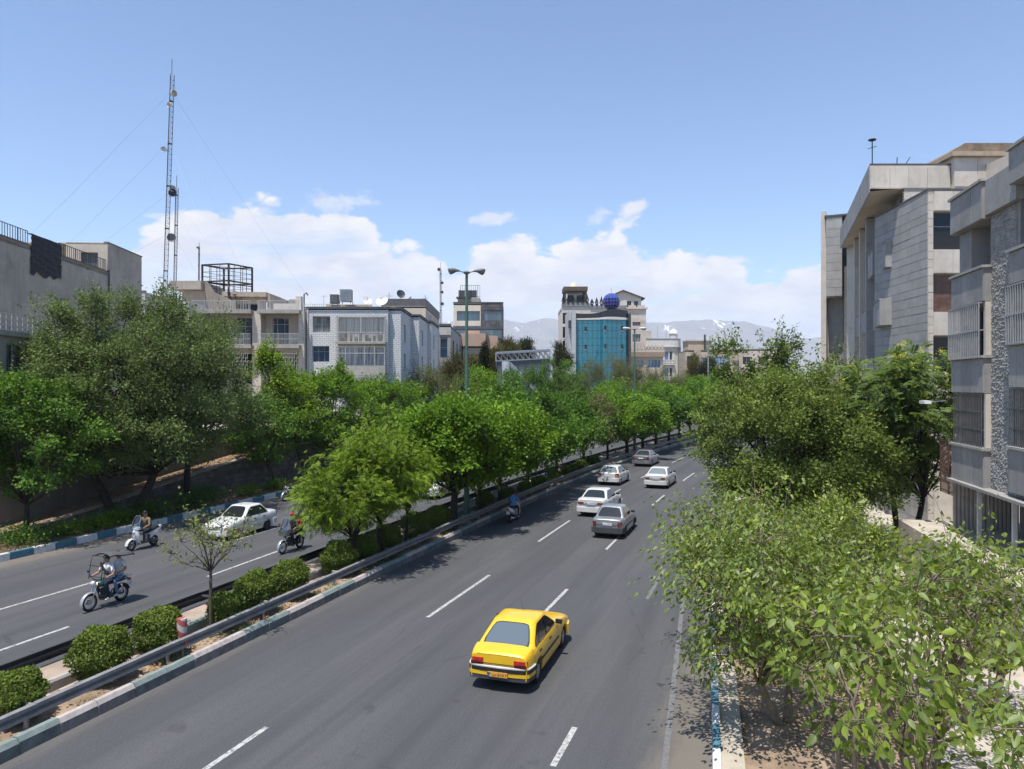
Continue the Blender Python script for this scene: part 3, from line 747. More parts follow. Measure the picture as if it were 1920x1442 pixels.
L_PINED = LEAF('needle_dark_pine', (.035, .045, .02), .5, .15, .6, hue=(.075, .08, .03))
L_CYP = LEAF('leaf_cypress', (.028, .042, .016), .4, .12, .6)
L_TAN = LEAF('leaf_koelreuteria', (.085, .145, .045), .38, .36, .5, hue=(.19, .26, .075))
L_HEDGE = LEAF('leaf_hedge', (.060, .105, .018), .5, .2, .5, hue=(.18, .24, .04))
L_SPARSE = LEAF('leaf_young', (.16, .19, .06), .3, .4, .5, hue=(.3, .32, .12))
NTREE = [0]
def plant_tree(label, base_p, T, leafmat, barkmat=BARK, group=None, name='tree', cat='tree', rot=0.):
    t = thing(name, label, cat, base_p, rot, group)
    cm, tm = T.meshes(leafmat, barkmat)
    link('trunk', tm, t); link('crown', cm, t); return t
def sight(u, vtop, hw, t_, z=0.):
    """height and half-width of a crown that stands at distance Y"""
    return H-(vtop-721)/F*t_-z, hw/F*t_

# -- the row on the median
def med(s, dt=0.): p = W(s, -15.6+dt, .14); return p
def s_at(u, t0):               # distance along the road at which a median line is sighted at column u
    lo, hi = 5., 280.
    for _ in range(50):
        m_ = (lo+hi)/2; p = W(m_, t0, 0)
        if 960+F*p.x/p.y < u: lo = m_
        else: hi = m_
    return lo
def medtree(u, topv, hw, label, leafm, seed, z0=1.9, kind='simple', leaf=.19, lobes=15, clumps=15, leaves=42, group=None, asp=.8, dt=0., bark=BARKD, **kw):
    s = s_at(u, -15.75+dt); p = med(s, dt); h, r = sight(u, topv, hw*(1.05 if kind == 'pinnate' else 1.42 if u < 1030 else 1.28), p.y, .14)
    if kind != 'pinnate': lobes = int(lobes*1.5); kw.setdefault('boxy', .72); kw.setdefault('lobe_r', .31); z0 -= .35; lobes = int(lobes*1.2)
    return plant_tree(label, p, Tree(seed, h, z0, r, r, lobes, clumps, leaves, kw.pop('clump_r', .5), leaf, asp, kind, **kw), leafm, bark, group)
medtree(668, 868, 108, 'low spreading yellow green tree at the near end of the median row, forked dark trunk', L_YEL, 101, z0=1.5, kind='pinnate', leaf=.20, lobes=24, clumps=16, leaves=15, clump_r=.42, trunk_r=.1, fork=1.3, sprigs=.25, jag=.7, lean=(-.7, -.2), lobe_r=.28)
medtree(706, 806, 96, 'yellow green feathery tree, the second of the median row from the near end', L_YEL, 102, z0=1.8, kind='pinnate', leaf=.20, lobes=24, clumps=16, leaves=15, clump_r=.42, trunk_r=.1, fork=1.6, sprigs=.4, jag=.9, lobe_r=.28)
medtree(755, 846, 62, 'slim yellow green tree, the third of the median row, before the dense green trees', L_YEL, 103, z0=1.9, kind='pinnate', leaf=.20, lobes=18, clumps=15, leaves=15, clump_r=.42, trunk_r=.08, fork=1.7, sprigs=.3, jag=.8, lean=(.2, 0), lobe_r=.28)
medtree(845, 752, 86, 'dense green tree with stout leaning dark trunk just before the near lamp post', L_PLANE, 104, z0=2.0, lobes=18, clumps=18, leaves=46, trunk_r=.2, fork=1.9, lean=(.3, 0))
medtree(893, 742, 80, 'dense bright green tree with thin dark trunk just past the near lamp post', L_PLANE, 105, z0=2.1, lobes=18, clumps=18, leaves=46, trunk_r=.12, fork=2.0)
medtree(933, 752, 82, 'dense bright green median tree beside the scooter rider in blue', L_PLANE, 106, z0=2.0, lobes=18, clumps=18, leaves=44, trunk_r=.13, fork=2.0)
medtree(986, 730, 80, 'tall deep green median tree beside the end of the near kerb shadow', L_MAPLE, 107, z0=2.0, lobes=17, clumps=17, leaves=44, trunk_r=.14)
medtree(1040, 735, 66, 'deep green median tree behind the white sedan and left of the white hatchback', L_MAPLE, 108, z0=2.0, dt=-.5, lobes=15, clumps=17, leaves=44, trunk_r=.13)
medtree(1092, 742, 56, 'olive tinged median tree standing left of the white hatchback', L_WILLOW, 109, z0=2.0, dt=-.7, lobes=15, clumps=16, leaves=40, trunk_r=.13)
medtree(1136, 742, 52, 'bright lime green median tree above the white hatchback', L_PLANE, 110, z0=2.0, dt=-.7, lobes=14, clumps=16, leaves=38, trunk_r=.13, leaf=.18)
far_med = []
proto = None
for k, (u, tv, hw) in enumerate([(1172, 738, 44), (1202, 745, 40), (1228, 732, 40), (1252, 735, 38), (1272, 728, 36), (1292, 722, 34), (1309, 716, 34), (1326, 712, 34), (1343, 712, 34)]):
    s = s_at(u, -15.75); p = med(s); h, r = sight(u, tv, hw*1.45, p.y, .14)
    if k in (0, 2):
        T = Tree(120+k, 6.5, 1.5, 2.4, 2.4, 20, 15, 32, .5, .2, .75, trunk_r=.13, boxy=.72, lobe_r=.32); proto = plant_tree('', p, T, (L_PLANE, L_MAPLE)[k//2], BARKD, 'far trees of the median row'); o = proto; o['label'] = 'far green tree of the median row in one closed band'
        if k == 0: p0_ = proto
        else: p1_ = proto
    else:
        o = dup(p0_ if (k == 1 or k % 2 == 0) else p1_, p, k*1.3, 'far green tree of the median row in one closed band')
    o.scale = (r/2.4, r/2.4, h/6.5)

# -- the row behind the left kerb
def side_tree(label, u, s_, t0, topv, hw, z0, leafm, seed, z=.24, hwy=None, group=None, bark=BARKD, **kw):
    p = W(s_, t0, z) if s_ is not None else None
    h, r = sight(u, topv, hw, p.y, z); du = (u-960)/F*p.y-p.x
    return plant_tree(label, p, Tree(seed, h, z0, r, hwy or r, lean=kw.pop('lean', (du, 0)), **dict(dict(boxy=.75), **kw)), leafm, bark, group)
side_tree('huge dark grey green elm with two black trunks standing by the white scooter', 225, 31.0, -33.6, 545, 212, 1.5, L_ELM, 201, lobes=64, clumps=23, leaves=66, clump_r=.55, leaf=.15, asp=.62, trunk_r=.24, fork=2.4, stems=2, sprigs=.10, jag=.8, lobe_r=.25, shell=.2, lean=(.2, 0), hwy=4.4, up=.45)
side_tree('dark elm with single black trunk close behind the scooter, under the huge elm', 345, 36.0, -34.0, 570, 122, 1.6, L_ELM, 202, lobes=30, clumps=18, leaves=60, clump_r=.55, leaf=.15, asp=.6, trunk_r=.2, fork=2.6, sprigs=.1, jag=.7, lean=(.4, 0))
side_tree('mid green tree with forked crooked trunk at the left end of the painted kerb', 58, 25.2, -33.4, 712, 126, 1.5, L_MAPLE, 203, lobes=20, clumps=20, leaves=48, clump_r=.45, leaf=.15, asp=.7, trunk_r=.13, fork=1.7, sprigs=.1, jag=.5, lobe_r=.3)
side_tree('green tree at the left edge, half cut by the frame', -40, 23.5, -35.5, 690, 60, 2.2, L_PLANE, 214, lobes=12, clumps=18, leaves=44, clump_r=.45, leaf=.15, asp=.7, trunk_r=.13, fork=1.8)
side_tree('slim yellow tipped tree rising in front of the balcony house', 478, 46.5, -33.2, 634, 50, 2.0, L_YEL, 204, lobes=16, clumps=12, leaves=40, clump_r=.5, leaf=.2, asp=.7, trunk_r=.14, fork=2.4, taper=.35, sprigs=.15, jag=.8)
side_tree('dense mid green tree over the block wall below the balcony house', 455, 43.0, -33.2, 712, 98, 1.4, L_MAPLE, 205, lobes=16, clumps=18, leaves=46, clump_r=.5, leaf=.19, asp=.7, trunk_r=.15, fork=2.2)
side_tree('bright green tree in front of the white brick house, its left half', 545, 50.5, -33.3, 680, 92, 1.6, L_PLANE, 206, lobes=20, clumps=18, leaves=48, clump_r=.5, leaf=.185, asp=.7, trunk_r=.15, fork=2.3, sprigs=.15, jag=.7, lobe_r=.32)
side_tree('bright green tree in front of the white brick house, its right half', 632, 56.5, -33.3, 688, 96, 1.6, L_PLANE, 207, lobes=20, clumps=18, leaves=48, clump_r=.5, leaf=.185, asp=.7, trunk_r=.15, fork=2.3, sprigs=.15, jag=.7, lobe_r=.32)
side_tree('green tree below the right corner of the white brick house', 705, 62, -33.3, 710, 80, 1.6, L_MAPLE, 208, lobes=16, clumps=17, leaves=46, clump_r=.5, leaf=.19, asp=.7, trunk_r=.15, fork=2.3)
side_tree('grey olive thin crowned tree left of the near lamp post', 815, 72, -34.0, 670, 64, 1.8, L_WILLOW, 209, lobes=20, clumps=15, leaves=40, clump_r=.6, leaf=.185, asp=.4, trunk_r=.15, fork=2.4, sprigs=.2, jag=.9)
side_tree('green tree behind the first dense median trees', 770, 68, -33.0, 708, 74, 1.6, L_PLANE, 210, lobes=16, clumps=17, leaves=44, clump_r=.55, leaf=.20, asp=.7, trunk_r=.15, fork=2.3)
side_tree('fresh green tree right of the near lamp post, beyond the median row', 885, 80, -33.5, 690, 62, 1.6, L_PLANE, 211, lobes=15, clumps=16, leaves=40, clump_r=.6, leaf=.22, asp=.7, trunk_r=.15, fork=2.3)
side_tree('fine leaved blue green tree before the foot of the grey truss structure', 965, 88, -31.8, 690, 56, 2.4, L_MAPLE, 212, lobes=17, clumps=17, leaves=44, clump_r=.6, leaf=.19, asp=.6, trunk_r=.15, fork=2.3, sprigs=.15, jag=.6)
side_tree('fine leaved blue green tree right of the grey truss structure', 1046, 98, -31.5, 682, 54, 2.4, L_MAPLE, 213, lobes=17, clumps=17, leaves=44, clump_r=.6, leaf=.19, asp=.6, trunk_r=.15, fork=2.3, sprigs=.15, jag=.6)
# filling row on the upper ground and along the far bend
TW = Tree(230, 9, 1.5, 3.2, 3.2, 20, 14, 36, .7, .22, .35, trunk_r=.16, fork=2.2, sprigs=.35, jag=1.2)
w0 = None
for k, (u, Y, tv, hw, lb) in enumerate([(1112, 150, 676, 28, 'thin olive tree before the left part of the glass building'), (1158, 140, 670, 32, 'thin olive tree before the right part of the glass building'),
        (1196, 135, 680, 30, 'thin olive tree just behind the second lamp post'), (1236, 150, 692, 26, 'thin olive tree before the small white building with blue windows'), (1268, 150, 703, 24, 'thin olive tree before the tan block right of the white building'),
        (1086, 120, 700, 26, 'low olive tree at the foot of the glass building')]):
    p = P(u, 721, Y); p.z = 0; h, r = sight(u, tv, hw, Y)
    if w0 is None: o = w0 = plant_tree(lb, p, TW, L_WILLOW, BARK, 'olive trees before the far buildings')
    else: o = dup(w0, p, k*1.1, lb)
    o.scale = (r/3.2, r/3.2, h/9)
TB = Tree(231, 8, 1.5, 4, 4, 18, 13, 32, .8, .26, .75, trunk_r=.16, fork=2.2)
b0 = None
for k, (u, Y, tv, hw) in enumerate([(1150, 108, 716, 60), (1225, 128, 716, 52), (1290, 150, 708, 48), (1350, 165, 702, 46), (1400, 160, 700, 50), (1460, 150, 696, 60), (1010, 120, 716, 60)]):
    p = P(u, 721, Y); p.z = 0; h, r = sight(u, tv, hw, Y)
    lb = 'far green tree merging into the tree belt under the skyline'
    if b0 is None: o = b0 = plant_tree(lb, p, TB, L_PLANE, BARK, 'far trees of the belt under the skyline')
    else: o = dup(b0, p, k*1.7, lb)
    o.scale = (r/4, r/4, h/8)
# pines and a cypress between the far left buildings
def far_tree(label, u, Y, tv, hw, z0, leafm, seed, name='tree', **kw):
    p = P(u, 721, Y); p.z = 0; h, r = sight(u, tv, hw, Y)
    return plant_tree(label, p, Tree(seed, h, z0, r, r, **kw), leafm, BARK, name=name)
pk = dict(lobes=18, clumps=16, leaves=46, clump_r=.9, leaf=.55, asp=.2, kind='needle', trunk_r=.2, lobe_r=.28, spread=.9)
far_tree('yellow green pine left of the lamp post and below the grey side wall', 858, 112, 652, 32, 3, L_PINE, 301, 'pine_tree', **pk)
far_tree('yellow green pine between the lamp post and the dark cypress', 893, 108, 664, 24, 3, L_PINE, 302, 'pine_tree', **pk)
far_tree('brownish pine just right of the dark cypress', 925, 118, 650, 22, 3, L_PINE, 303, 'pine_tree', **pk)
far_tree('dark pine with rounded crown against the mountain', 957, 135, 632, 22, 6, L_PINE, 304, 'pine_tree', **pk)
far_tree('dark pine with flat right hand crown against the mountain', 982, 138, 634, 16, 8, L_PINED, 305, 'pine_tree', **pk)
far_tree('dark narrow cypress by the peach coloured block', 908, 104, 642, 6.5, 1, L_CYP, 306, 'cypress_tree', lobes=16, clumps=16, leaves=46, clump_r=.4, leaf=.3, asp=.3, taper=.5, trunk_r=.1, lobe_r=.3, up=1.5)
far_tree('ragged dark pine at the left foot of the glass building', 1056, 128, 645, 21, 3, L_PINED, 307, 'pine_tree', **dict(pk, lobes=14, taper=.3))
far_tree('round dark pine before the tan block', 1330, 170, 668, 20, 4, L_PINED, 308, 'pine_tree', **pk)
far_tree('small olive pine left of the round dark pine', 1302, 172, 664, 13, 4, L_PINE, 309, 'pine_tree', **pk)

# -- right-hand side: elm, golden rain tree, the near broad-leaved trees
def right_tree(label, s_, t0, T, leafm, bark=BARK, z=.13): return plant_tree(label, W(s_, t0, z), T, leafm, bark)
right_tree('large olive green elm with sparse top shoots beside the right lane', 35.0, .9, Tree(401, 8.0, .9, 4.5, 4.6, 50, 22, 56, .5, .145, .62, trunk_r=.2, fork=2.2, sprigs=.10, jag=.9, lobe_r=.26, shell=.2, up=.6, boxy=.75, lean=(-.3, 0)), L_ELM_R if 'L_ELM_R' in globals() else LEAF('leaf_elm_olive', (.098, .145, .030), .5, .26, .5, back=(.16, .20, .08), hue=(.22, .29, .055)), BARKD)
right_tree('slender sparse shoots of a tall elm standing above the olive elm', 38.5, -.3, Tree(402, 10.7, 6.2, 2.5, 1.6, 17, 9, 36, .36, .16, .6, trunk_r=.09, fork=5.8, sprigs=.5, jag=.9, lobe_r=.26, lean=(-.3, 0), boxy=.8), LEAF('leaf_elm_olive', (.075, .098, .030)), BARKD)
right_tree('sparse topped elm shoots in front of the grey building corner', 39.0, 3.2, Tree(403, 9.4, 5.2, 1.5, 1.2, 9, 8, 30, .34, .15, .6, trunk_r=.08, fork=5.0, sprigs=.5, jag=.8, lobe_r=.3), LEAF('leaf_elm_olive', (.075, .098, .030)), BARKD)
right_tree('dense dark green tree filling the gap right of the olive elm', 40.0, 3.6, Tree(404, 7.2, 1.2, 3.0, 3.0, 18, 18, 46, .5, .13, .7, trunk_r=.15), L_MAPLE, BARKD)
def koelreuteria():
    p = W(36.2, 5.7, .16)
    T = Tree(405, 9.5, 2.0, 3.3, 2.8, 28, 11, 9, .6, .52, .5, 'frond', trunk_r=.13, fork=2.4, stems=2, lobe_r=.27, sprigs=.1, jag=.7, lean=(.2, 0), up=.9)
    t = plant_tree('golden rain tree with feathery leaves and yellow blossom before the beige building', p, T, L_TAN, BARKD)
    r = np.random.default_rng(4); m = MB(); P_ = T.P[np.argsort(-T.P[:, 2]+r.normal(0, 1.3, len(T.P)))[:46]]
    tips = np.repeat(P_+[0, -.1, .16], 34, axis=0)+r.normal(0, .10, (46*34, 3))*[1, 1, .8]
    co, tr, ti = leaf_cards(r, tips, r.normal(0, 1, tips.shape)+[0, 0, .6], r.normal(0, 1, tips.shape), r.uniform(.05, .09, len(tips)), r.uniform(.03, .05, len(tips)), r.random(len(tips)))
    link('blossom', fast_mesh('blossom', co, tr, LEAF('blossom_yellow', (.62, .55, .06), .2, .3, .6, hue=(.75, .72, .15)), ti), t)['kind'] = 'stuff'
koelreuteria()
# leaves of the nearest trees are built singly: a pointed oval, folded along its midrib, with a stalk
def big_leaf(k):
    r = random.Random(k); m = MB(); L = 1.; pr = [(0, 0), (.10, .14), (.28, .245), (.52, .235), (.78, .12), (1.0, .0)]
    curl = r.uniform(.05, .16); fold = r.uniform(.10, .2)
    mid = [Vector((x, 0, -curl*x*x)) for x, y in pr]
    lf = [Vector((x, y, fold*y-curl*x*x+.012*math.sin(x*9))) for x, y in pr]; rt = [Vector((x, -y, fold*y-curl*x*x-.012*math.sin(x*9))) for x, y in pr]
    vs = mid+lf[1:5]+rt[1:5]; fs = [(0, 1, 6), (1, 2, 7, 6), (2, 3, 8, 7), (3, 4, 9, 8), (4, 5, 9), (0, 10, 1), (1, 10, 11, 2), (2, 11, 12, 3), (3, 12, 13, 4), (4, 13, 5)]
    m.add(vs, fs); s_ = .012; m.add([(-.22, 0, .05), (-.22, s_, .05), (0, s_, 0), (0, -s_, 0)], ((0, 1, 2, 3),))
    me = m.mesh('leaf', LEAFBIG[k % 3], smooth=True, uv=False)
    me.attributes.new('tint', 'FLOAT', 'POINT').data.foreach_set('value', np.full(len(me.vertices), (.15, .45, .8)[k % 3], np.float32)); return me
def veined(name):
    m = LEAF(name, (.074, .134, .018), .58, .33, .42, back=(.14, .19, .05), hue=(.29, .375, .055), spec=.28)
    nt = NT(m.node_tree); b = [n for n in nt.n if n.type == 'BSDF_PRINCIPLED'][0]
    tc = nt.node('ShaderNodeTexCoord').outputs['Object']; sp = nt.node('ShaderNodeSeparateXYZ', ins={0: tc})
    x, y = sp.outputs[0], nt.math('ABSOLUTE', sp.outputs[1])
    vein = nt.math('MAXIMUM', nt.smooth(nt.math('ABSOLUTE', nt.math('SUBTRACT', nt.math('FRACT', nt.math('MULTIPLY', nt.math('SUBTRACT', x, nt.math('MULTIPLY', y, .7)), 8)), .5)), .42, .5), nt.smooth(y, .02, .006))
    c = b.inputs['Base Color'].links[0].from_socket
    nt.l.new(nt.mix(nt.math('MULTIPLY', vein, .35), c, (.20, .28, .08)), b.inputs['Base Color'])
    bp = nt.node('ShaderNodeBump', ins={'Strength': .5, 'Distance': .01, 'Height': nt.math('SUBTRACT', 1., vein)}); nt.l.new(bp.outputs[0], b.inputs['Normal'])
    return m
LEAFBIG = [veined('leaf_single')]*3
LM = [big_leaf(k) for k in range(6)]
def near_tree(label, base_p, T, bark, n_single=290, lsize=.165):
    t = thing('fruit_tree', label, 'tree', base_p)
    wp = T.P+np.array(base_p); dist = np.linalg.norm(wp-np.array([0, 0, H]), axis=1)
    uu = 960+F*wp[:, 0]/wp[:, 1]; vv = 721-(wp[:, 2]-H)/wp[:, 1]*F
    inside = (uu > -20) & (uu < 1940) & (vv < 1470)
    cover = T.N[:, 2]*0+dist-np.where(inside, 0, 50)
    order = np.argsort(-cover)          # nearest last
    T.P, T.D, T.N, T.T = T.P[order], T.D[order], T.N[order], T.T[order]
    r = T.rng; m = len(T.P)-n_single
    for i in range(m, len(T.P)):
        d = Vector(unit(T.D[i:i+1])[0]*[1, 1, .6]+[0, 0, -.75]).normalized(); n = Vector(T.N[i]); y = n.cross(d).normalized(); z = d.cross(y)
        q = lsize*r.uniform(.75, 1.3)
        o = bpy.data.objects.new('leaf', LM[int(r.integers(6))]); COL.objects.link(o); o.parent = t
        o.matrix_basis = Matrix.Translation(Vector(T.P[i])) @ Matrix((d, y, z)).transposed().to_4x4() @ Matrix.Scale(q, 4)
    # the rest of the foliage, same leaf shape with fewer triangles
    n = m; P_, D_, N_ = T.P[:n], unit(unit(T.D[:n])*[1, 1, .7]+[0, 0, -.75]), unit(T.N[:n]+r.normal(0, .3, (n, 3)))
    S_ = unit(np.cross(N_, D_)); Z_ = np.cross(D_, S_); L = (lsize*r.uniform(.7, 1.25, n))[:, None]
    shape = np.array([(0, 0, 0), (.26, .22, .07), (.6, .19, .0), (1, 0, -.18), (.6, -.19, .0), (.26, -.22, .07), (.45, 0, -.04)])
    co = np.stack([P_+L*(D_*x+S_*y+Z_*z) for x, y, z in shape], 1).reshape(-1, 3); b = (np.arange(n)*7)[:, None]
    tr = np.concatenate([b+[6, 1, 0], b+[6, 2, 1], b+[6, 3, 2], b+[6, 4, 3], b+[6, 5, 4], b+[6, 0, 5]], 1).reshape(-1, 3)
    c = link('foliage', fast_mesh('foliage', co, tr[:, ::-1], L_FRUIT, np.repeat(T.T[:n], 7)), t); c['kind'] = 'stuff'
    link('trunk', T.wood.mesh('trunk', bark, smooth=True, uv=False), t); return t
nk = dict(kind='simple', spread=.85, up=.5, tint_sd=.34, twig_r=.009, sprigs=.10, jag=.7)
near_tree('nearest broad leaved tree with forked bare trunk beside the gutter stone', W(10.9, 1.75, .13), Tree(501, 4.5, 2.6, 1.6, 1.6, 12, 6, 9, .36, .17, trunk_r=.085, fork=1.3, stems=2, lean=(-.55, .35), **nk), BARKP)
near_tree('broad leaved tree at the bottom right corner with the largest leaves', W(9.4, 3.2, .13), Tree(502, 4.5, 1.2, 2.2, 2.0, 14, 7, 10, .40, .18, trunk_r=.08, fork=1.0, stems=2, **nk), BARKP, lsize=.175)
near_tree('broad leaved tree with long upright shoots at the right edge below the balcony', W(12.3, 6.0, .13), Tree(503, 5.2, 1.6, 2.2, 2.1, 19, 8, 12, .42, .16, trunk_r=.09, fork=1.2, stems=2, **dict(nk, sprigs=.3, jag=1.2)), BARKP)
near_tree('broad leaved tree in the middle of the near thicket, pale scarred trunk', W(14.6, 2.6, .13), Tree(504, 4.7, 1.2, 2.5, 2.3, 21, 10, 15, .42, .14, trunk_r=.1, fork=1.1, stems=2, **nk), BARKP, lsize=.15)
near_tree('broad leaved tree overhanging the lane edge left of the near thicket', W(17.2, .35, .13), Tree(505, 4.35, .8, 2.5, 2.4, 34, 13, 21, .40, .115, trunk_r=.09, fork=1.0, stems=2, lean=(-.5, .2), **nk), BARKP, lsize=.132)
near_tree('broad leaved tree behind the near thicket, in front of the sunlit pavement', W(18.6, 4.3, .13), Tree(506, 4.2, 1.1, 2.5, 2.2, 26, 11, 17, .42, .13, trunk_r=.1, fork=1.1, stems=2, **nk), BARKP, lsize=.132)
near_tree('broad leaved tree farthest of the near thicket, leaning over the lane', W(21.6, .0, .13), Tree(507, 4.45, .9, 2.6, 2.5, 38, 13, 18, .40, .12, trunk_r=.09, fork=1.1, stems=2, lean=(-.6, .2), **nk), BARKP, lsize=.125, n_single=150)
right_tree('bushy green tree behind the near thicket before the olive elm', 27.0, 2.2, Tree(508, 3.3, .5, 2.1, 2.1, 16, 15, 40, .45, .13, .6, trunk_r=.09, sprigs=.1, jag=.6), L_FRUIT, BARK)

# -- clipped bushes on the median
def bush(label, u, vt, vb, wpx, t0=-15.72, seed=0, group='clipped round bushes on the median', proto=[]):
    s = s_at(u, t0); p = W(s, t0, .14); Y = p.y; wd = wpx/F*Y*.83; h = min(1.5, max(.7, (vb-vt)/F*Y*1.0))
    t = thing('bush', label, 'bush', p, 0, group); r = np.random.default_rng(900+seed)
    n = 8200; d = unit(r.normal(size=(n, 3))); d[:, 2] = np.abs(d[:, 2])*np.where(r.random(n) < .3, -.8, 1)
    lump = 1+.12*np.sin(d[:, 0]*4+seed*1.7)*np.sin(d[:, 1]*5+seed*2)+.08*np.sin(d[:, 2]*9+seed)
    q = (1-.25*r.random(n)**2.2)*lump+r.normal(0, .025, n)
    sc_ = np.array([wd/2, wd/2*1.05, h/2]); pos = np.sign(d)*np.abs(d)**.93*q[:, None]*sc_+[0, 0, h*.52]
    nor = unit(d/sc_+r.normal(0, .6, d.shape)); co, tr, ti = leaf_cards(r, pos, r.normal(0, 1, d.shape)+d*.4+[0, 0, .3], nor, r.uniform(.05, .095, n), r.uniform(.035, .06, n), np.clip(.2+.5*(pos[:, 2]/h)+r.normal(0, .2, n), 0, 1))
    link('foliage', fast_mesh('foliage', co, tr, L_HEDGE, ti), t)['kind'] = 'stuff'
    m = MB()
    for k in range(9):
        a = k*2.4; m.tube([(0, 0, -.03), (math.cos(a)*wd*.12, math.sin(a)*wd*.12, h*.3), (math.cos(a)*wd*.3, math.sin(a)*wd*.3, h*.72)], [.025, .016, .006], 4)
    m.build('stem', BARKD, t, uv=False)
    return t
BUSH = [(28, 1256, 1345, 118, 'clipped bush cut by the left edge of the frame'), (188, 1176, 1278, 116, 'large round clipped bush, second from the left edge'), (297, 1134, 1225, 100, 'round clipped bush right behind the striped marker'),
        (421, 1106, 1172, 74, 'low clipped bush at the foot of the sparse young tree'), (478, 1073, 1152, 84, 'tall round bush right of the sparse young tree'), (543, 1052, 1122, 80, 'round bush touching the tall one, before the feathery trees'),
        (634, 1018, 1082, 76, 'bush below the forked trunk of the first yellow green tree'), (684, 1010, 1062, 60, 'bush between the first two yellow green trunks'), (727, 984, 1040, 56, 'bush behind the second yellow green trunk'),
        (779, 960, 1016, 62, 'yellowish round bush right of the third slim trunk'), (822, 952, 1002, 50, 'dark bush left of the stout leaning trunk'), (910, 914, 950, 40, 'bush just past the near lamp post')]
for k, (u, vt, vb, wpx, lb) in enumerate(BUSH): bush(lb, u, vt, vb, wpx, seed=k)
for k, u in enumerate([952, 985, 1010, 1040, 1066, 1090, 1112]): bush('dark bush in the shade under the far median trees', u, 905-(u-952)*.25, 930-(u-952)*.27, 34, seed=20+k, group='shaded bushes under the median trees')
for k, (s, t0, w_, lb) in enumerate([(26.6, -32.3, 1.3, 'leafy green shrub row behind the left kerb, its left end'), (28.2, -32.4, 1.3, 'leafy green shrub behind the left kerb, middle of the row'), (29.8, -32.5, 1.2, 'leafy green shrub behind the left kerb, nearest the black trunks'), (39.6, -32.6, 1.0, 'small sunlit shrub behind the white sedan'), (42.2, -32.7, 1.1, 'small dark shrub near the parked motorcycle')]):
    p = W(s, t0, .24); t = thing('shrub', lb, 'shrub', p, 0, 'shrubs behind the left kerb'); r = np.random.default_rng(950+k)
    n = 900; pos = r.normal(0, 1, (n, 3))*[w_*.4, w_*.36, .2]+[0, 0, .35]; pos[:, 2] = np.abs(pos[:, 2])
    co, tr, ti = leaf_cards(r, pos, r.normal(0, 1, (n, 3))+[0, 0, .2], r.normal(0, .5, (n, 3))+[0, 0, 1], r.uniform(.08, .16, n), r.uniform(.05, .09, n), np.clip(.4+r.normal(0, .25, n), 0, 1))
    link('foliage', fast_mesh('foliage', co, tr, L_PLANE, ti), t)['kind'] = 'stuff'; m = MB()
    for q in range(7): m.tube([(0, 0, -.02), (math.cos(q)*w_*.3, math.sin(q)*w_*.3, .5)], [.02, .008], 4)
    m.build('stem', BARKD, t, uv=False)
for k, (s, t0, lb) in enumerate([(22.0, -34.2, 'straggling dark shrub below the left edge tree, by the plaster wall'), (24.2, -32.3, 'low leafy shrub right behind the kerb at the left edge'), (31.6, -32.4, 'dark shrub between the two black elm trunks'), (34.6, -32.4, 'dark leafy shrub behind the white scooter rider'), (37.2, -33.9, 'tall dark shrub against the stone block wall')]):
    p = W(s, t0, .24); t = thing('shrub', lb, 'shrub', p, 0, 'dark undergrowth under the elms'); r = np.random.default_rng(980+k); n = 1100; pos = r.normal(0, 1, (n, 3))*[.7, .6, .28]+[0, 0, .45]; pos[:, 2] = np.abs(pos[:, 2])
    co, tr, ti = leaf_cards(r, pos, r.normal(0, 1, (n, 3))+[0, 0, .2], r.normal(0, .5, (n, 3))+[0, 0, 1], r.uniform(.09, .18, n), r.uniform(.06, .10, n), np.clip(.3+r.normal(0, .25, n), 0, 1)); link('foliage', fast_mesh('foliage', co, tr, L_MAPLE, ti), t)['kind'] = 'stuff'; m = MB()
    for q in range(7): m.tube([(0, 0, -.02), (math.cos(q)*.4, math.sin(q)*.4, .7)], [.02, .008], 4)
    m.build('stem', BARKD, t, uv=False)
# sparse young tree in front of the bushes
def young():
    s = s_at(395, -15.6); p = W(s, -15.6, .14); h, r_ = sight(395, 928, 95, p.y, .14)
    T = Tree(601, h*.86, 1.8, r_*.92, r_*.92, 15, 6, 11, .22, .10, .65, trunk_r=.05, fork=2.0, lobe_r=.3, sprigs=.25, jag=.6, twig_r=.009)
    plant_tree('sparse young tree with thin trunk and few pale leaves on the median', p, T, L_SPARSE, BARK)
young()
# ------------------------------------------------------------------ vehicles
RUB = M('tyre_rubber', (.018, .018, .019), .85, .2, 8)
BLK = M('black_plastic', (.02, .02, .021), .5, .15, 6)
DARKG = M('dark_grey_plastic', (.055, .056, .06), .6, .1, 5)
ALLOY = M('alloy_grey', (.45, .45, .46), .35, .1, 6, metal=.7)
CHROME = M('chrome', (.7, .7, .7), .15, .05, 6, metal=.95)
TAILR = M('tail_light_red', (.42, .018, .014), .22, .25, 9, spec=.6, coat=.6)
TAILO = M('indicator_orange', (.75, .22, .03), .25, .15, 9, spec=.6)
TAILD = M('tail_light_smoked', (.16, .028, .022), .2, .2, 9, spec=.6, coat=.6)
LAMPG = M('headlamp_glass', (.55, .57, .58), .12, .2, 12, spec=.8, coat=.6)
PLW = M('plate_white', (.72, .72, .70), .5, .05, 8)
PLY = M('plate_orange', (.72, .34, .06), .5, .05, 8)
PLB = M('plate_blue', (.03, .09, .35), .5, .05, 8)
INK = M('plate_ink', (.015, .015, .015), .6, .05, 8)
def paint_car(name, col, metal=0.): return M(name, col, .36, .05, 1.6, metal=metal, spec=.5, coat=.6, dirt=.22, dirtcol=sc((col[0]*.7+.07, col[1]*.7+.06, col[2]*.7+.05), 1), bump=.02, bscale=1.5)
CARGL = GLASS('car_glass', (.018, .021, .023), .04, .6)
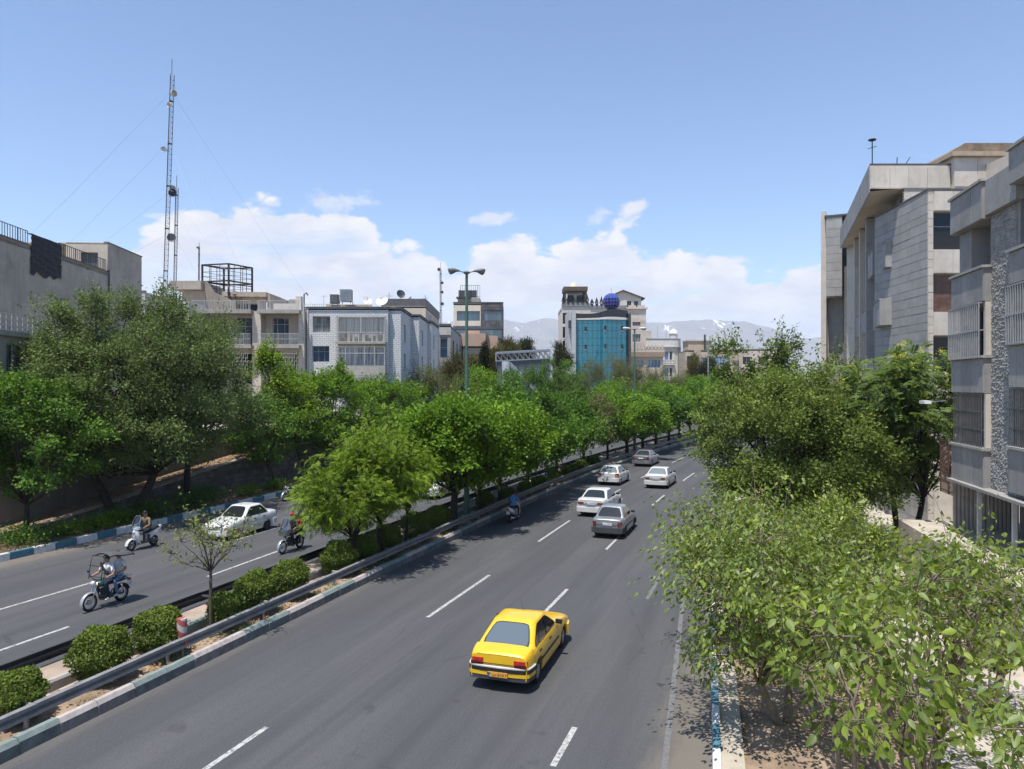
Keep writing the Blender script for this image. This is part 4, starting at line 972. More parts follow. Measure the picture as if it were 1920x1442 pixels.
CARGL_SKY = GLASS('car_rear_glass', (.085, .105, .12), .05, .8)
CARGL_PALE = GLASS('car_rear_glass_pale', (.16, .19, .195), .06, .8)
SEAL = M('window_rubber', (.012, .012, .013), .6, .1, 8)
FONT_OK = {}
def text(body, size, mat, parent, M4, name='lettering', align='CENTER', ext=.002):
    cu = bpy.data.curves.new(name, 'FONT'); cu.body = body; cu.size = size; cu.align_x = align; cu.align_y = 'CENTER'; cu.extrude = ext; cu.resolution_u = 3
    tmp = bpy.data.objects.new(name, cu); COL.objects.link(tmp)
    me = bpy.data.meshes.new_from_object(tmp.evaluated_get(bpy.context.evaluated_depsgraph_get())); bpy.data.objects.remove(tmp); me.name = name
    me.materials.clear(); me.materials.append(mat)
    o = link(name, me, parent); o.matrix_basis = M4; return o
WHEELS = {}
def wheel_meshes(r, wd, rimmat):
    key = (r, wd, rimmat.name)
    if key in WHEELS: return WHEELS[key]
    Rx = Matrix.Rotation(R_(90), 4, 'X')
    t = MB(); ri = r*.64
    t.lathe([(ri, -wd/2+.01), (r*.86, -wd/2), (r*.97, -wd/2+.025), (r, -wd/4), (r, wd/4), (r*.97, wd/2-.025), (r*.86, wd/2), (ri, wd/2-.01)], 28, Rx, close=True)
    rm = MB(); n = 28
    rm.lathe([(ri+.002, -wd/2+.02), (ri+.002, wd/2-.02), (ri-.025, wd/2-.03), (ri-.03, wd/2-.07), (0, wd/2-.075)], n, Rx)
    for s_ in (1,):
        for k in range(7):
            a = 2*math.pi*k/7; c, s__ = math.cos(a), math.sin(a)
            rm.bar((c*.03, -(wd/2-.035), s__*.03), (c*(ri-.015), -(wd/2-.03), s__*(ri-.015)), .05, .02, up=(0, 1, 0))
        rm.lathe([(.0, wd/2-.01), (.05, wd/2-.015), (.055, wd/2-.06)], 12, Rx)
    WHEELS[key] = (t.mesh('tyre', RUB, smooth=30, uv=False), rm.mesh('rim', rimmat, smooth=30, uv=False)); return WHEELS[key]
class Car: pass
def make_car(name, label, cat, s, t, back=False, col=None, L=4.4, Wd=1.70, Hh=1.40, wb=2.67, fo=.80, r=.30, hood=(.72, .93), belt=.93, trunk=(.98, .95), xA=.62, xr1=-.02, xr2=-1.32, xC=-1.86,
             hatch=False, glassr=None, bump=None, rim=None, tail='block', plate='white', plate_txt='', taxi=False, yaw=0., sill=.2, roofw=.585, group=None, strip_=True, lamps=True, z=0):
    """x = 0 at mid wheelbase, nose at +x.  Lofted body with wheel arches, separate cabin, doors, glazing, lamps, bumpers, wheels"""
    col = col; glassr = glassr or CARGL; bump = bump or BLK; rim = rim or ALLOY
    root = thing(name, label, cat, W(s, t, z), road_rot(s, back)+yaw, group)
    xf = wb/2+fo; xb = xf-L; hw = Wd/2; ra = r+.055
    def ease(d, l, p=2.3): return max(0., 1-max(0., d)/l)**p
    def half(x): return hw*(1-.13*ease(xf-x, .62)-.10*ease(x-xb, .5))
    def deck(x):
        if x > xA: f = (x-xA)/(xf-xA); zz = hood[1]+(hood[0]-hood[1])*f**1.25
        elif x > xC: zz = belt+(hood[1]-belt)*max(0, (x-xA+.35)/.35)
        else: f = (xC-x)/max(.01, (xC-xb)); zz = trunk[0]+(trunk[1]-trunk[0])*f
        return zz-.16*ease(xf-x, .14, 2)-.05*ease(x-xb, .10, 2)
    def zbot(x):
        zb = sill+.10*ease(xf-x, .5, 1.5)+.12*ease(x-xb, .7, 1.3)
        for xw in (wb/2, -wb/2):
            d = abs(x-xw)
            if d < ra: zb = max(zb, r+math.sqrt(ra*ra-d*d))
        return zb
    def section(x, off=0.):
        w_ = half(x)+off; zb, zd = zbot(x), deck(x); zs = sill
        pts = []
        for zq, f in ((0, .955), (.22, .985), (.5, 1.), (.66, .998), (.84, .975), (.95, .945)):
            zz = zs+(zd-zs)*zq; pts.append((w_*f, max(zb, zz)))
        pts += [(w_*.90-off*.3, zd+off), (w_*.6, zd+.028+off), (0, zd+.036+off)]
        return pts
    xs = set(np.linspace(xb, xf, 46).tolist()+[xb+.02, xb+.05, xf-.02, xf-.05, xf-.10])
    for xw in (wb/2, -wb/2):
        for a in np.linspace(0, math.pi, 17): xs.add(xw+ra*math.cos(a)*.9999)
        xs.add(xw+ra+.004); xs.add(xw-ra-.004)
    xs = sorted(xs)
    b = MB(); rings = []
    for x in xs:
        p = section(x); rings.append([Vector((x, y, zz)) for y, zz in p]+[Vector((x, -y, zz)) for y, zz in reversed(p[:-1])])
    b.loft(rings, closed=True)
    body = b.build('body', col, root, smooth=38, uv=False)
    # dark wells behind the wheels and floor pan
    b = MB(); b.box(xb+.25, xf-.25, -hw*.80, hw*.80, sill-.02, .5)
    b.build('underbody', BLK, root, uv=False)
    # cabin
    wbt = half(-.3)*.925; wrf = roofw; zr = Hh; zb_ = belt-.015
    def loop(f, zz=None):     # f 0 belt .. 1 roof edge
        x1 = xA+(xr1-xA)*f; x2 = xC+(xr2-xC)*f; w_ = wbt+(wrf-wbt)*f; zq = zb_+(zr-.035-zb_)*f
        if f == 0: pass
        c = .055+.02*f
        return [Vector((x1, w_-c*1.6, zq)), Vector((x1-c*.7, w_-c*.45, zq)), Vector((x1-c*1.9, w_, zq)), Vector((x2+c*1.9, w_, zq)), Vector((x2+c*.7, w_-c*.45, zq)), Vector((x2, w_-c*1.6, zq)),
                Vector((x2, -w_+c*1.6, zq)), Vector((x2+c*.7, -w_+c*.45, zq)), Vector((x2+c*1.9, -w_, zq)), Vector((x1-c*1.9, -w_, zq)), Vector((x1-c*.7, -w_+c*.45, zq)), Vector((x1, -w_+c*1.6, zq))]
    def inset(lp, k, dz):
        c = sum(lp, Vector())/len(lp); return [Vector((c.x+(p.x-c.x)*(1-k), c.y+(p.y-c.y)*(1-k), p.z+dz)) for p in lp]
    l0, l5, l1 = loop(0), loop(.5), loop(1)
    for q in l5: q.y *= 1.012
    b = MB(); b.loft([l0, l5, l1, inset(l1, .05, .024), inset(l1, .22, .040), inset(l1, .55, .05)], cap0=False); b.build('roof', col, root, smooth=50, uv=False)
    def face(A, B, C_, D, a0, a1, b0, b1, off, mat, nm, parent=root, bow=0.):
        """panel on the bilinear face A B (bottom) C D (top)"""
        def pt(a, c): return (A*(1-a)+B*a)*(1-c)+(D*(1-a)+C_*a)*c
        n_ = (B-A).cross(D-A).normalized(); m = MB(); na, nb = 6, 4; g_ = []
        rr = .10
        for j in range(nb+1):
            for i in range(na+1):
                a = a0+(a1-a0)*i/na; c = b0+(b1-b0)*j/nb
                if i in (0, na) and j in (0, nb): a += (1 if i == 0 else -1)*(a1-a0)*.03; c += (1 if j == 0 else -1)*(b1-b0)*.05
                g_.append(pt(a, c)+n_*(off+bow*4*((i/na)*(1-i/na))))
        m.add(g_, [(j*(na+1)+i, j*(na+1)+i+1, (j+1)*(na+1)+i+1, (j+1)*(na+1)+i) for j in range(nb) for i in range(na)])
        return m.build(nm, mat, parent, smooth=True, uv=False)
    V = Vector
    def cor(f, front, sg):
        lp = loop(f); return lp[(0 if front else 5) if sg > 0 else (11 if front else 6)]
    # windscreen and rear window
    for front in (True, False):
        A, B = (cor(0, True, -1), cor(0, True, 1)) if front else (cor(0, False, 1), cor(0, False, -1)); D, C_ = (cor(1, True, -1), cor(1, True, 1)) if front else (cor(1, False, 1), cor(1, False, -1))
        mat = CARGL if front else glassr; nm = 'windscreen' if front else 'rear_window'
        g0 = face(A, B, C_, D, .0, 1.0, .02 if front else .06, .97, .012, SEAL, nm+'_seal', root, .006)
        face(A, B, C_, D, .03, .97, .055 if front else .105, .93, .017, mat, nm, root, .007)
    # side glazing and doors
    for sg in (1, -1):
        lb, lt = loop(0), loop(1); ia, ib = (2, 3) if sg > 0 else (9, 8)
        A, B, C_, D = (lb[ib], lb[ia], lt[ia], lt[ib]) if sg < 0 else (lb[ia], lb[ib], lt[ib], lt[ia])
        fr = (lambda a: 1-a) if sg < 0 else (lambda a: a)
        def win(a0, a1, nm, mat=CARGL, o=.012):
            p, q = sorted((fr(a0), fr(a1))); face(A, B, C_, D, p, q, .05, .93, o, mat, nm)
        win(.0, 1., 'window_seal', SEAL, .008); win(.02, .44, 'side_window'); win(.485, .80 if not hatch else .84, 'side_window'); win(.825 if not hatch else .865, .97, 'quarter_window')
        # doors: skins 5 mm proud of the body, each with a handle
        xd = [xA-.05, xA-.05+(xC-xA)*.47, xC+.28]
        for k in range(2):
            x0, x1 = xd[k+1]+.012, xd[k]-.012; d = MB(); n = 10; rg = []
            for i in range(n+1):
                x = x0+(x1-x0)*i/n; sec = [(y, zz) for y, zz in section(x, .006)][1:6]
                rg.append([V((x, sg*y, max(zz, sill+.07))) for y, zz in sec])
            d.loft(rg, closed=False)
            do = d.build('door', col, root, smooth=True, uv=False)
            hx = x0+.14 if not back else x0+.14
            h_ = MB(); h_.box(hx, hx+.17, -.016, .016, -.018, .018); ho = h_.build('handle', BLK, do, uv=False, loc=(0, sg*(half(hx)*.985+.012), sill+(deck(hx)-sill)*.80))
            if strip_:
                q = MB(); zz = sill+(belt-sill)*.46; q.box(x0+.01, x1-.01, -.012, .012, -.03, .03); q.build('rub_strip', bump, do, uv=False, loc=(0, sg*(half((x0+x1)/2)+.010), zz))
        m_ = MB(); m_.loft([[V((x, y*sg, zz)) for y, zz in ((0, -.05), (.17, -.06), (.19, .05), (0, .06))] for x in (-.05, .035)] if sg > 0 else [[V((x, -y, zz)) for y, zz in reversed(((0, -.05), (.17, -.06), (.19, .05), (0, .06)))] for x in (-.05, .035)])
        m_.build('wing_mirror', BLK, root, smooth=40, uv=False, loc=(xA-.22, sg*(half(xA)*.95), belt+.07))
    # bumpers that wrap the ends
    def bumper(front, z0, z1, off, mat, nm='bumper', tr=.42):
        m = MB(); pl = []
        xe = xf if front else xb; sgn = 1 if front else -1
        stns = [xe-sgn*q for q in (tr, .25, .12, .05)]
        for x in stns: pl.append((x, half(x)+off))
        he = half(xe); pl += [(xe+sgn*off*.6, he*.93), (xe+sgn*off*1.4, he*.6), (xe+sgn*off*1.7, 0)]
        pl = pl+[(x, -y) for x, y in reversed(pl[:-1])]
        if not front: pass
        rg = [[V((x, y, z0)), V((x+sgn*.0, y, z1)), V((x-sgn*.05, y*.93, z1+.012)), V((x-sgn*.05, y*.93, z0-.012))] for x, y in pl]
        m.loft(rg); m.build(nm, mat, root, smooth=35, uv=False)
    def endbox(front, y0, y1, z0, z1, mat, nm, th=.03, parent=root):
        """plate that follows the rounded end"""
        sgn = 1 if front else -1; m = MB(); n = 5; rg = []
        for i in range(n+1):
            y = y0+(y1-y0)*i/n; he = half(xf if front else xb); q = abs(y)/he
            x = (xf if front else xb)
            if q > .93:
                lo, hi = 0., .6                           # where the flank has this half-width
                for _ in range(24):
                    md = (lo+hi)/2
                    if half(x-sgn*md)*.99 < abs(y): lo = md
                    else: hi = md
                x = x-sgn*hi
            dz = lambda zz: -sgn*.0
            rg.append([V((x+sgn*th, y, z0)), V((x+sgn*th*.8, y, z1)), V((x-sgn*.06, y*.97, z1)), V((x-sgn*.06, y*.97, z0))])
        m.loft(rg); return m.build(nm, mat, parent, smooth=30, uv=False)
    if taxi:
        bumper(False, .30, .40, .022, M('taxi_bumper_grey', (.05, .052, .06), .6)); bumper(False, .405, .50, .032, col); bumper(False, .505, .60, .038, BLK); bumper(False, .603, .632, .042, M('bumper_trim', (.52, .50, .46), .4))
        bumper(True, .28, .55, .05, col)
    else:
        bumper(False, .30, .56, .045, bump); bumper(True, .26, .50, .045, bump)
    hr = half(xb)
    if tail == 'block':        # lamp blocks at the corners of the boot
        zt = trunk[1]-.10
        for sg in (1, -1):
            y0, y1 = sorted((sg*hr*.55, sg*hr*1.02)); endbox(False, y0, y1, zt-.19, zt-.02, TAILR if taxi else TAILD, 'tail_light', .022)
            if taxi: endbox(False, *sorted((sg*hr*.60, sg*hr*.99)), zt-.18, zt-.11, M('tail_light_dark', (.09, .012, .012), .2), 'tail_light_lens', .027)
    elif tail == 'wide':
        zt = trunk[1]-.13
        for sg in (1, -1):
            y0, y1 = sorted((sg*hr*.52, sg*hr*1.01)); endbox(False, y0, y1, zt-.13, zt-.015, TAILD, 'tail_light', .022)
    elif tail == 'tall':
        zt = trunk[1]-.08
        for sg in (1, -1):
            y0, y1 = sorted((sg*hr*.74, sg*hr*1.03)); endbox(False, y0, y1, zt-.28, zt-.02, TAILD, 'tail_light', .022)
    elif tail == 'hatch':
        for sg in (1, -1):
            y0, y1 = sorted((sg*hr*.72, sg*hr*1.06)); endbox(False, y0, y1, .70, .93, TAILR, 'tail_light', .025); endbox(False, *sorted((sg*hr*.76, sg*hr*1.0)), .72, .80, TAILO, 'indicator', .03)
    # boot lid seam
    if not hatch:
        q = MB(); q.box(-.012, .012, -hr*.86, hr*.86, -.006, .006); q.build('boot_seam', SEAL, root, uv=False, loc=(xb-.022, 0, trunk[1]-.24))
        q = MB(); q.box(-.03, .02, -hr*.78, hr*.78, -.004, .004); q.build('boot_seam', SEAL, root, uv=False, loc=(xb+.03, 0, trunk[1]-.028))
    # plates
    pz, px_ = (.455, xb-.085) if taxi else ((.44, xb-.10) if tail in ('wide',) and False else (trunk[1]-.21 if not hatch else .66, xb-.045))
    pl = MB(); pl.box(-.008, .008, -.26, .26, -.06, .06); po = pl.build('number_plate', PLY if plate == 'orange' else PLW, root, uv=False, loc=(px_, 0, pz))
    q = MB(); q.box(-.011, .004, .215, .258, -.056, .056); q.build('plate_band', PLB, po, uv=False)
    if plate_txt:
        M4 = Matrix(((0, 0, -1, -.011), (-1, 0, 0, -.01), (0, 1, 0, 0), (0, 0, 0, 1)))
        text(plate_txt, .105, INK, po, M4)
    # front: lamps, grille, plate
    hf = half(xf)
    for sg in (1, -1):
        y0, y1 = sorted((sg*hf*.48, sg*hf*1.0)); endbox(True, y0, y1, hood[0]-.20, hood[0]-.06, LAMPG, 'headlight', .02)
        y0, y1 = sorted((sg*hf*1.0, sg*hf*1.08)); endbox(True, y0, y1, hood[0]-.20, hood[0]-.07, TAILO, 'indicator', .015)
    endbox(True, -hf*.44, hf*.44, hood[0]-.19, hood[0]-.075, BLK, 'grille', .018); endbox(True, -hf*.4, hf*.4, hood[0]-.14, hood[0]-.12, col, 'grille_bar', .026)
    q = MB(); q.box(-.008, .008, -.26, .26, -.055, .055); q.build('number_plate', PLW, root, uv=False, loc=(xf+.09, 0, .40))
    wd = .19; tm, rm = wheel_meshes(r, wd, rim)
    for xw in (wb/2, -wb/2):
        for sg in (1, -1):
            w_ = bpy.data.objects.new('wheel', None); COL.objects.link(w_); w_.parent = root; w_.location = (xw, sg*(hw-.115), r); w_.rotation_euler = (0, 0, 0 if sg > 0 else math.pi)
            w_.rotation_euler = (0, 0, math.pi if sg > 0 else 0)
            link('tyre', tm, w_); link('rim', rm, w_)
            if sg > 0: pass
    m = MB(); m.tube([(0, 0, 0), (-.22, 0, .34)], [.006, .003], 4)
    if not hatch: m.build('aerial', BLK, root, uv=False, loc=(xr1-.1, 0, Hh+.0))
    return root
YEL = paint_car('taxi_yellow', (.80, .47, .012))
WHT = paint_car('car_white', (.62, .62, .605)); WHT2 = paint_car('car_white_warm', (.61, .60, .57)); SILV = paint_car('car_silver', (.36, .37, .38), .55); SILVB = paint_car('car_silver_dark', (.27, .275, .28), .5)
taxi = make_car('taxi', 'yellow taxi saloon with black rubbing strips and orange number plate, alone in the near lanes', 'taxi', 19.15, -6.36, yaw=.028, col=YEL, L=4.32, Wd=1.62, Hh=1.40, wb=2.67, fo=.78, hood=(.72, .94), belt=.93, trunk=(1.0, .93), xA=.72, xr1=.02, xr2=-.98, xC=-1.72,
                glassr=CARGL_SKY, taxi=True, plate='orange', plate_txt='۹۳ ت ۵۸۵ ۲۲', tail='block', roofw=.575)
q = MB(); q.box(-.06, .06, -.004, .004, -.06, .06); q.build('fuel_flap', YEL, taxi, uv=False, loc=(-1.75, -.795, .80))
q = MB(); q.box(-.004, .004, -.10, .10, -.018, .018); q.build('boot_badge', CHROME, taxi, uv=False, loc=(-2.155, .35, .70))
make_car('saloon_car', 'silver grey boxy saloon with dark bumper, squarish red lamps and white plate', 'car', 37.45, -7.5, col=SILV, L=3.94, Wd=1.60, Hh=1.45, wb=2.35, fo=.75, r=.27, hood=(.74, .93), belt=.95, trunk=(.98, .95), xA=.62, xr1=.05, xr2=-.98, xC=-1.42, bump=DARKG, tail='tall', plate_txt='۵۸ ب ۴۱۹ ۱۱', rim=DARKG, roofw=.57)
make_car('saloon_car', 'white saloon with wide dark lamps just left of the silver boxy saloon', 'car', 43.1, -9.6, col=WHT, L=4.5, Wd=1.72, Hh=1.44, wb=2.67, fo=.83, hood=(.72, .95), belt=.95, trunk=(1.03, 1.0), xA=.72, xr1=.02, xr2=-1.02, xC=-1.70, bump=WHT, tail='wide', plate_txt='۴۶ س ۲۷۴ ۳۳', roofw=.60, yaw=-.02)
make_car('hatchback', 'white rounded hatchback with red side lamps in the lane beside the guard rail', 'car', 55.5, -11.8, col=WHT, L=3.84, Wd=1.65, Hh=1.43, wb=2.44, fo=.75, r=.28, hood=(.72, .96), belt=.93, trunk=(.97, .93), xA=.68, xr1=0, xr2=-1.30, xC=-1.62, hatch=True, bump=WHT, tail='hatch', plate_txt='۸۱ ن ۶۳۲ ۴۴', roofw=.56, glassr=CARGL_PALE)
make_car('saloon_car', 'white saloon with smoked lamps half hidden by the leaves of the olive elm', 'car', 55.6, -8.2, col=WHT2, L=4.4, Wd=1.70, Hh=1.41, wb=2.67, fo=.78, hood=(.72, .94), belt=.93, trunk=(1.0, .96), xA=.72, xr1=.02, xr2=-1.02, xC=-1.68, bump=WHT2, glassr=CARGL_PALE, tail='wide', plate_txt='۲۵ ق ۹۱۸ ۶۶', roofw=.60)
make_car('saloon_car', 'silver saloon farthest up the near lanes, in tree shade', 'car', 69.0, -12.4, col=SILVB, L=4.45, Wd=1.70, Hh=1.43, wb=2.5, fo=.85, hood=(.72, .95), belt=.95, trunk=(1.02, 1.0), xA=.72, xr1=.02, xr2=-1.05, xC=-1.65, bump=SILVB, tail='tall', roofw=.59)
make_car('saloon_car', 'distant white car glimpsed through the leaves at the end of the lanes', 'car', 91.0, -9.3, col=WHT, bump=WHT, tail='wide')
make_car('saloon_car', 'white boxy saloon with black rubbing strip driving toward the viewer on the far carriageway', 'car', 30.6, -25.45, back=True, col=WHT, L=3.94, Wd=1.60, Hh=1.45, wb=2.35, fo=.75, r=.27, hood=(.73, .93), belt=.95, trunk=(.98, .95), xA=.62, xr1=.05, xr2=-.98, xC=-1.42, bump=WHT, tail='tall', rim=DARKG, roofw=.57)
make_car('hatchback', 'white hatchback driving toward the viewer behind the feathery yellow green trees', 'car', 45.1, -21.5, back=True, col=WHT, L=3.84, Wd=1.66, Hh=1.44, wb=2.44, fo=.78, r=.28, hood=(.74, .97), belt=.94, trunk=(.97, .93), xA=.76, xr1=.08, xr2=-1.25, xC=-1.6, hatch=True, bump=WHT, tail='hatch', roofw=.56)

# ------------------------------------------------------------------ people and two-wheelers
SKIN = M('skin', (.36, .205, .135), .6, .08, 8); HAIRM = M('hair_black', (.012, .010, .009), .5, .2, 30)
def CLOTH(name, col): return M(name, col, .85, .14, 9, bump=.3, bscale=30)
JEAN = CLOTH('jeans_blue', (.11, .19, .33)); NAVY = CLOTH('navy_trousers', (.022, .026, .045)); WSHIRT = CLOTH('white_shirt', (.70, .69, .67)); BROWN = CLOTH('brown_jacket', (.20, .135, .07)); BLACKC = CLOTH('black_cloth', (.018, .018, .02)); BLUESH = CLOTH('blue_shirt', (.07, .23, .48)); REDC = CLOTH('red_cloth', (.42, .035, .05)); SHOE = CLOTH('shoe_dark', (.03, .028, .026)); SHOEW = CLOTH('shoe_white', (.55, .54, .5))
def person(label, root_p, rotz, J, shirt, legs, shoe=SHOE, hair='hair', sleeve=False, group=None, scale=1.0):
    """J: joint positions (x forward, y left, z up); one continuous skinned body coloured by region"""
    root = thing('person', label, 'person', root_p, rotz, group); V = Vector
    names, pts, rad, par, reg = [], [], [], [], []
    def add(n, p, r, pa, rg): names.append(n); pts.append(V(p)); rad.append(r); par.append(pa); reg.append(rg); return len(pts)-1
    hip, chest, neck, head = V(J['hip']), V(J['chest']), V(J['neck']), V(J['head'])
    pel = add('pelvis', hip, .135, None, 'leg'); wa = add('waist', hip*.6+chest*.4, .135, pel, 'shirt'); ch = add('chest', chest, .155, wa, 'shirt'); sh_ = add('upper', chest*.35+neck*.65, .125, ch, 'shirt')
    nk_ = add('neck', neck, .058, sh_, 'skin'); hd0 = add('jaw', neck*.5+head*.5, .078, nk_, 'skin'); hd = add('skull', head, .098, hd0, 'skin'); add('crown', head+(head-neck).normalized()*.075, .07, hd, 'skin')
    for sd in ('l', 'r'):
        y = 1 if sd == 'l' else -1
        s0 = V(J['sh_'+sd]); e0 = V(J['el_'+sd]); w0_ = V(J['wr_'+sd])
        a = add('sh', s0, .078, sh_, 'shirt'); ua = add('ua', s0*.5+e0*.5, .058, a, 'shirt'); e = add('el', e0, .047, ua, 'shirt' if sleeve else 'skin'); fa = add('fa', e0*.5+w0_*.5, .043, e, 'shirt' if sleeve else 'skin'); wr = add('wr', w0_, .031, fa, 'skin')
        d = (w0_-e0).normalized(); hnd = V(J.get('hand_'+sd, d)).normalized(); pm = add('palm', w0_+hnd*.055, .034, wr, 'skin')
        h0 = V(J['hj_'+sd]); k0 = V(J['kn_'+sd]); an = V(J['an_'+sd]); toe = V(J['toe_'+sd])
        th = add('hipj', h0, .098, pel, 'leg'); mt = add('thigh', h0*.5+k0*.5, .08, th, 'leg'); kn = add('kn', k0, .062, mt, 'leg'); sn = add('shin', k0*.55+an*.45, .055, kn, 'leg'); ank = add('an', an, .042, sn, 'leg'); tt = add('toe', toe, .034, ank, 'shoe')
    me = bpy.data.meshes.new('body'); me.from_pydata([tuple(p) for p in pts], [(i, pa) for i, pa in enumerate(par) if pa is not None], []); ob = bpy.data.objects.new('body', me); COL.objects.link(ob)
    md = ob.modifiers.new('skin', 'SKIN'); md.use_smooth_shade = True; md.branch_smoothing = .6
    for i, sv in enumerate(me.skin_vertices[0].data): sv.radius = (rad[i], rad[i]*(1.25 if names[i] in ('chest', 'waist', 'upper') else 1)) if names[i] not in ('pelvis',) else (rad[i], rad[i]*1.2); sv.use_root = (i == 0)
    sb = ob.modifiers.new('sub', 'SUBSURF'); sb.levels = 2; sb.render_levels = 2
    dg = bpy.context.evaluated_depsgraph_get(); m2 = bpy.data.meshes.new_from_object(ob.evaluated_get(dg)); bpy.data.objects.remove(ob)
    mats = {'skin': SKIN, 'shirt': shirt, 'leg': legs, 'shoe': shoe}; keys = list(mats); m2.materials.clear()
    for k in keys: m2.materials.append(mats[k])
    seg = [(pts[i], pts[par[i]] if par[i] is not None else pts[i], reg[i]) for i in range(len(pts))]
    A = np.array([list(q[0]) for q in seg]); Bp = np.array([list(q[1]) for q in seg]); rg = [keys.index(q[2]) for q in seg]; mi = []
    for p in m2.polygons:
        c = np.array(p.center); d = Bp-A; L2_ = np.maximum((d*d).sum(1), 1e-9); tt = np.clip(((c-A)*d).sum(1)/L2_, 0, .72); q = np.linalg.norm(A+d*tt[:, None]-c, axis=1)/np.array(rad); mi.append(rg[int(np.argmin(q))])
    m2.polygons.foreach_set('material_index', np.array(mi, np.int32)); m2.polygons.foreach_set('use_smooth', np.ones(len(mi), bool)); m2.name = 'body'
    bm_ = link('body', m2, root)
    # five fingers on each hand, closed round the grip; face; hair or hat
    f = MB()
    for sd in ('l', 'r'):
        w0_ = V(J['wr_'+sd]); d = V(J.get('hand_'+sd, w0_-V(J['el_'+sd]))).normalized(); side = d.cross(V((0, 0, 1))).normalized(); b0 = w0_+d*.075; y = 1 if sd == 'l' else -1
        for k in range(4):
            o = side*(k-1.5)*.019; ln = (.034, .04, .038, .03)[k]; f.tube([b0+o-d*.02, b0+o+d*ln*.7+V((0, 0, -.004)), b0+o+d*ln+V((0, 0, -.03)), b0+o+d*ln*.5+V((0, 0, -.05))], [.0105, .010, .009, .007], 6)
        tb = w0_+d*.03-side*y*-.03*(-1 if sd == 'l' else 1); f.tube([w0_+d*.025, tb+d*.02+V((0, 0, -.015)), tb+d*.05+V((0, 0, -.03))], [.013, .011, .008], 6)
    f.build('fingers', SKIN, root, smooth=True, uv=False)
    fw = V((1, 0, 0)); up_ = (head-neck).normalized(); f = MB()
    f.tube([head+fw*.085+up_*.01, head+fw*.118-up_*.022, head+fw*.095-up_*.03], [.010, .016, .006], 6); f.build('nose', SKIN, root, smooth=True, uv=False)
    f = MB()
    for y in (1, -1): f.box(.088, .100, y*.034-.014, y*.034+.014, .006, .018, Matrix.Translation(head))
    f.box(.084, .096, -.022, .022, -.058, -.048, Matrix.Translation(head)); f.build('face', M('eyes_dark', (.03, .02, .018), .5), root, uv=False)
    f = MB()
    for y in (1, -1): f.lathe([(.0, -.012), (.024, -.008), (.026, .006), (.0, .012)], 8, Matrix.Translation(head+V((-.005, y*.097, -.01))) @ Matrix.Rotation(R_(90), 4, 'X'))
    f.build('ear', SKIN, root, smooth=True, uv=False)
    hcap = MB(); n = 14; rings = []
    for (rr, zz) in ((.106, -.025), (.112, .02), (.104, .065), (.078, .103), (.035, .124)):
        rings.append([head+V((math.cos(2*math.pi*k/n)*rr*(1.04 if math.cos(2*math.pi*k/n) < 0 else (.90 if zz < 0 else 1)), math.sin(2*math.pi*k/n)*rr*.94, zz+(.03 if (math.cos(2*math.pi*k/n) > .4 and zz < .0) else 0)-(.04 if (math.cos(2*math.pi*k/n) < -.3 and zz < 0) else 0))) for k in range(n)])
    hcap.loft(rings)
    if hair == 'hair': hcap.build('hair', HAIRM, root, smooth=True, uv=False)
    elif hair == 'scarf': hcap.build('headscarf', BLACKC, root, smooth=True, uv=False)
    else:
        hcap.build('cap', hair, root, smooth=True, uv=False); q = MB(); q.lathe([(.0, .012), (.07, .012), (.075, .0), (.0, -.004)], 12, Matrix.Translation(head+V((.12, 0, .045)))); q.build('cap_peak', hair, root, uv=False)
    return root
def rider_pose(x0, seat, bar, peg, lean=.12, sw=.20, back=False, bw=.33, hz=0.):
    """a rider on the saddle; bar = grip (x, z) or None for hands on thighs"""
    J = dict(hip=(x0, 0, seat+.12), chest=(x0+lean*.7, 0, seat+.46), neck=(x0+lean, 0, seat+.69), head=(x0+lean+.035, 0, seat+.84+hz))
    for sd, y in (('l', 1), ('r', -1)):
        J['sh_'+sd] = (x0+lean*.9, y*sw, seat+.60); J['hj_'+sd] = (x0+.04, y*.10, seat+.08)
        if bar:
            J['wr_'+sd] = (bar[0]-.06, y*bw, bar[1]+.035); s_ = Vector(J['sh_'+sd]); w_ = Vector(J['wr_'+sd]); m = s_*.5+w_*.5; J['el_'+sd] = (m.x-.06, m.y+y*.06, m.z-.12); J['hand_'+sd] = (1, y*-.1, -.25)
        else:
            J['el_'+sd] = (x0+.02, y*(sw+.06), seat+.34); J['wr_'+sd] = (x0+.22, y*(sw-.02), seat+.24); J['hand_'+sd] = (1, -.4*y, -.15)
        J['kn_'+sd] = (x0+.42, y*.20, seat+.06-(0.04 if back else 0)); J['an_'+sd] = (peg[0], y*.20, peg[1]+.06); J['toe_'+sd] = (peg[0]+.16, y*.21, peg[1]+.015)
    return J
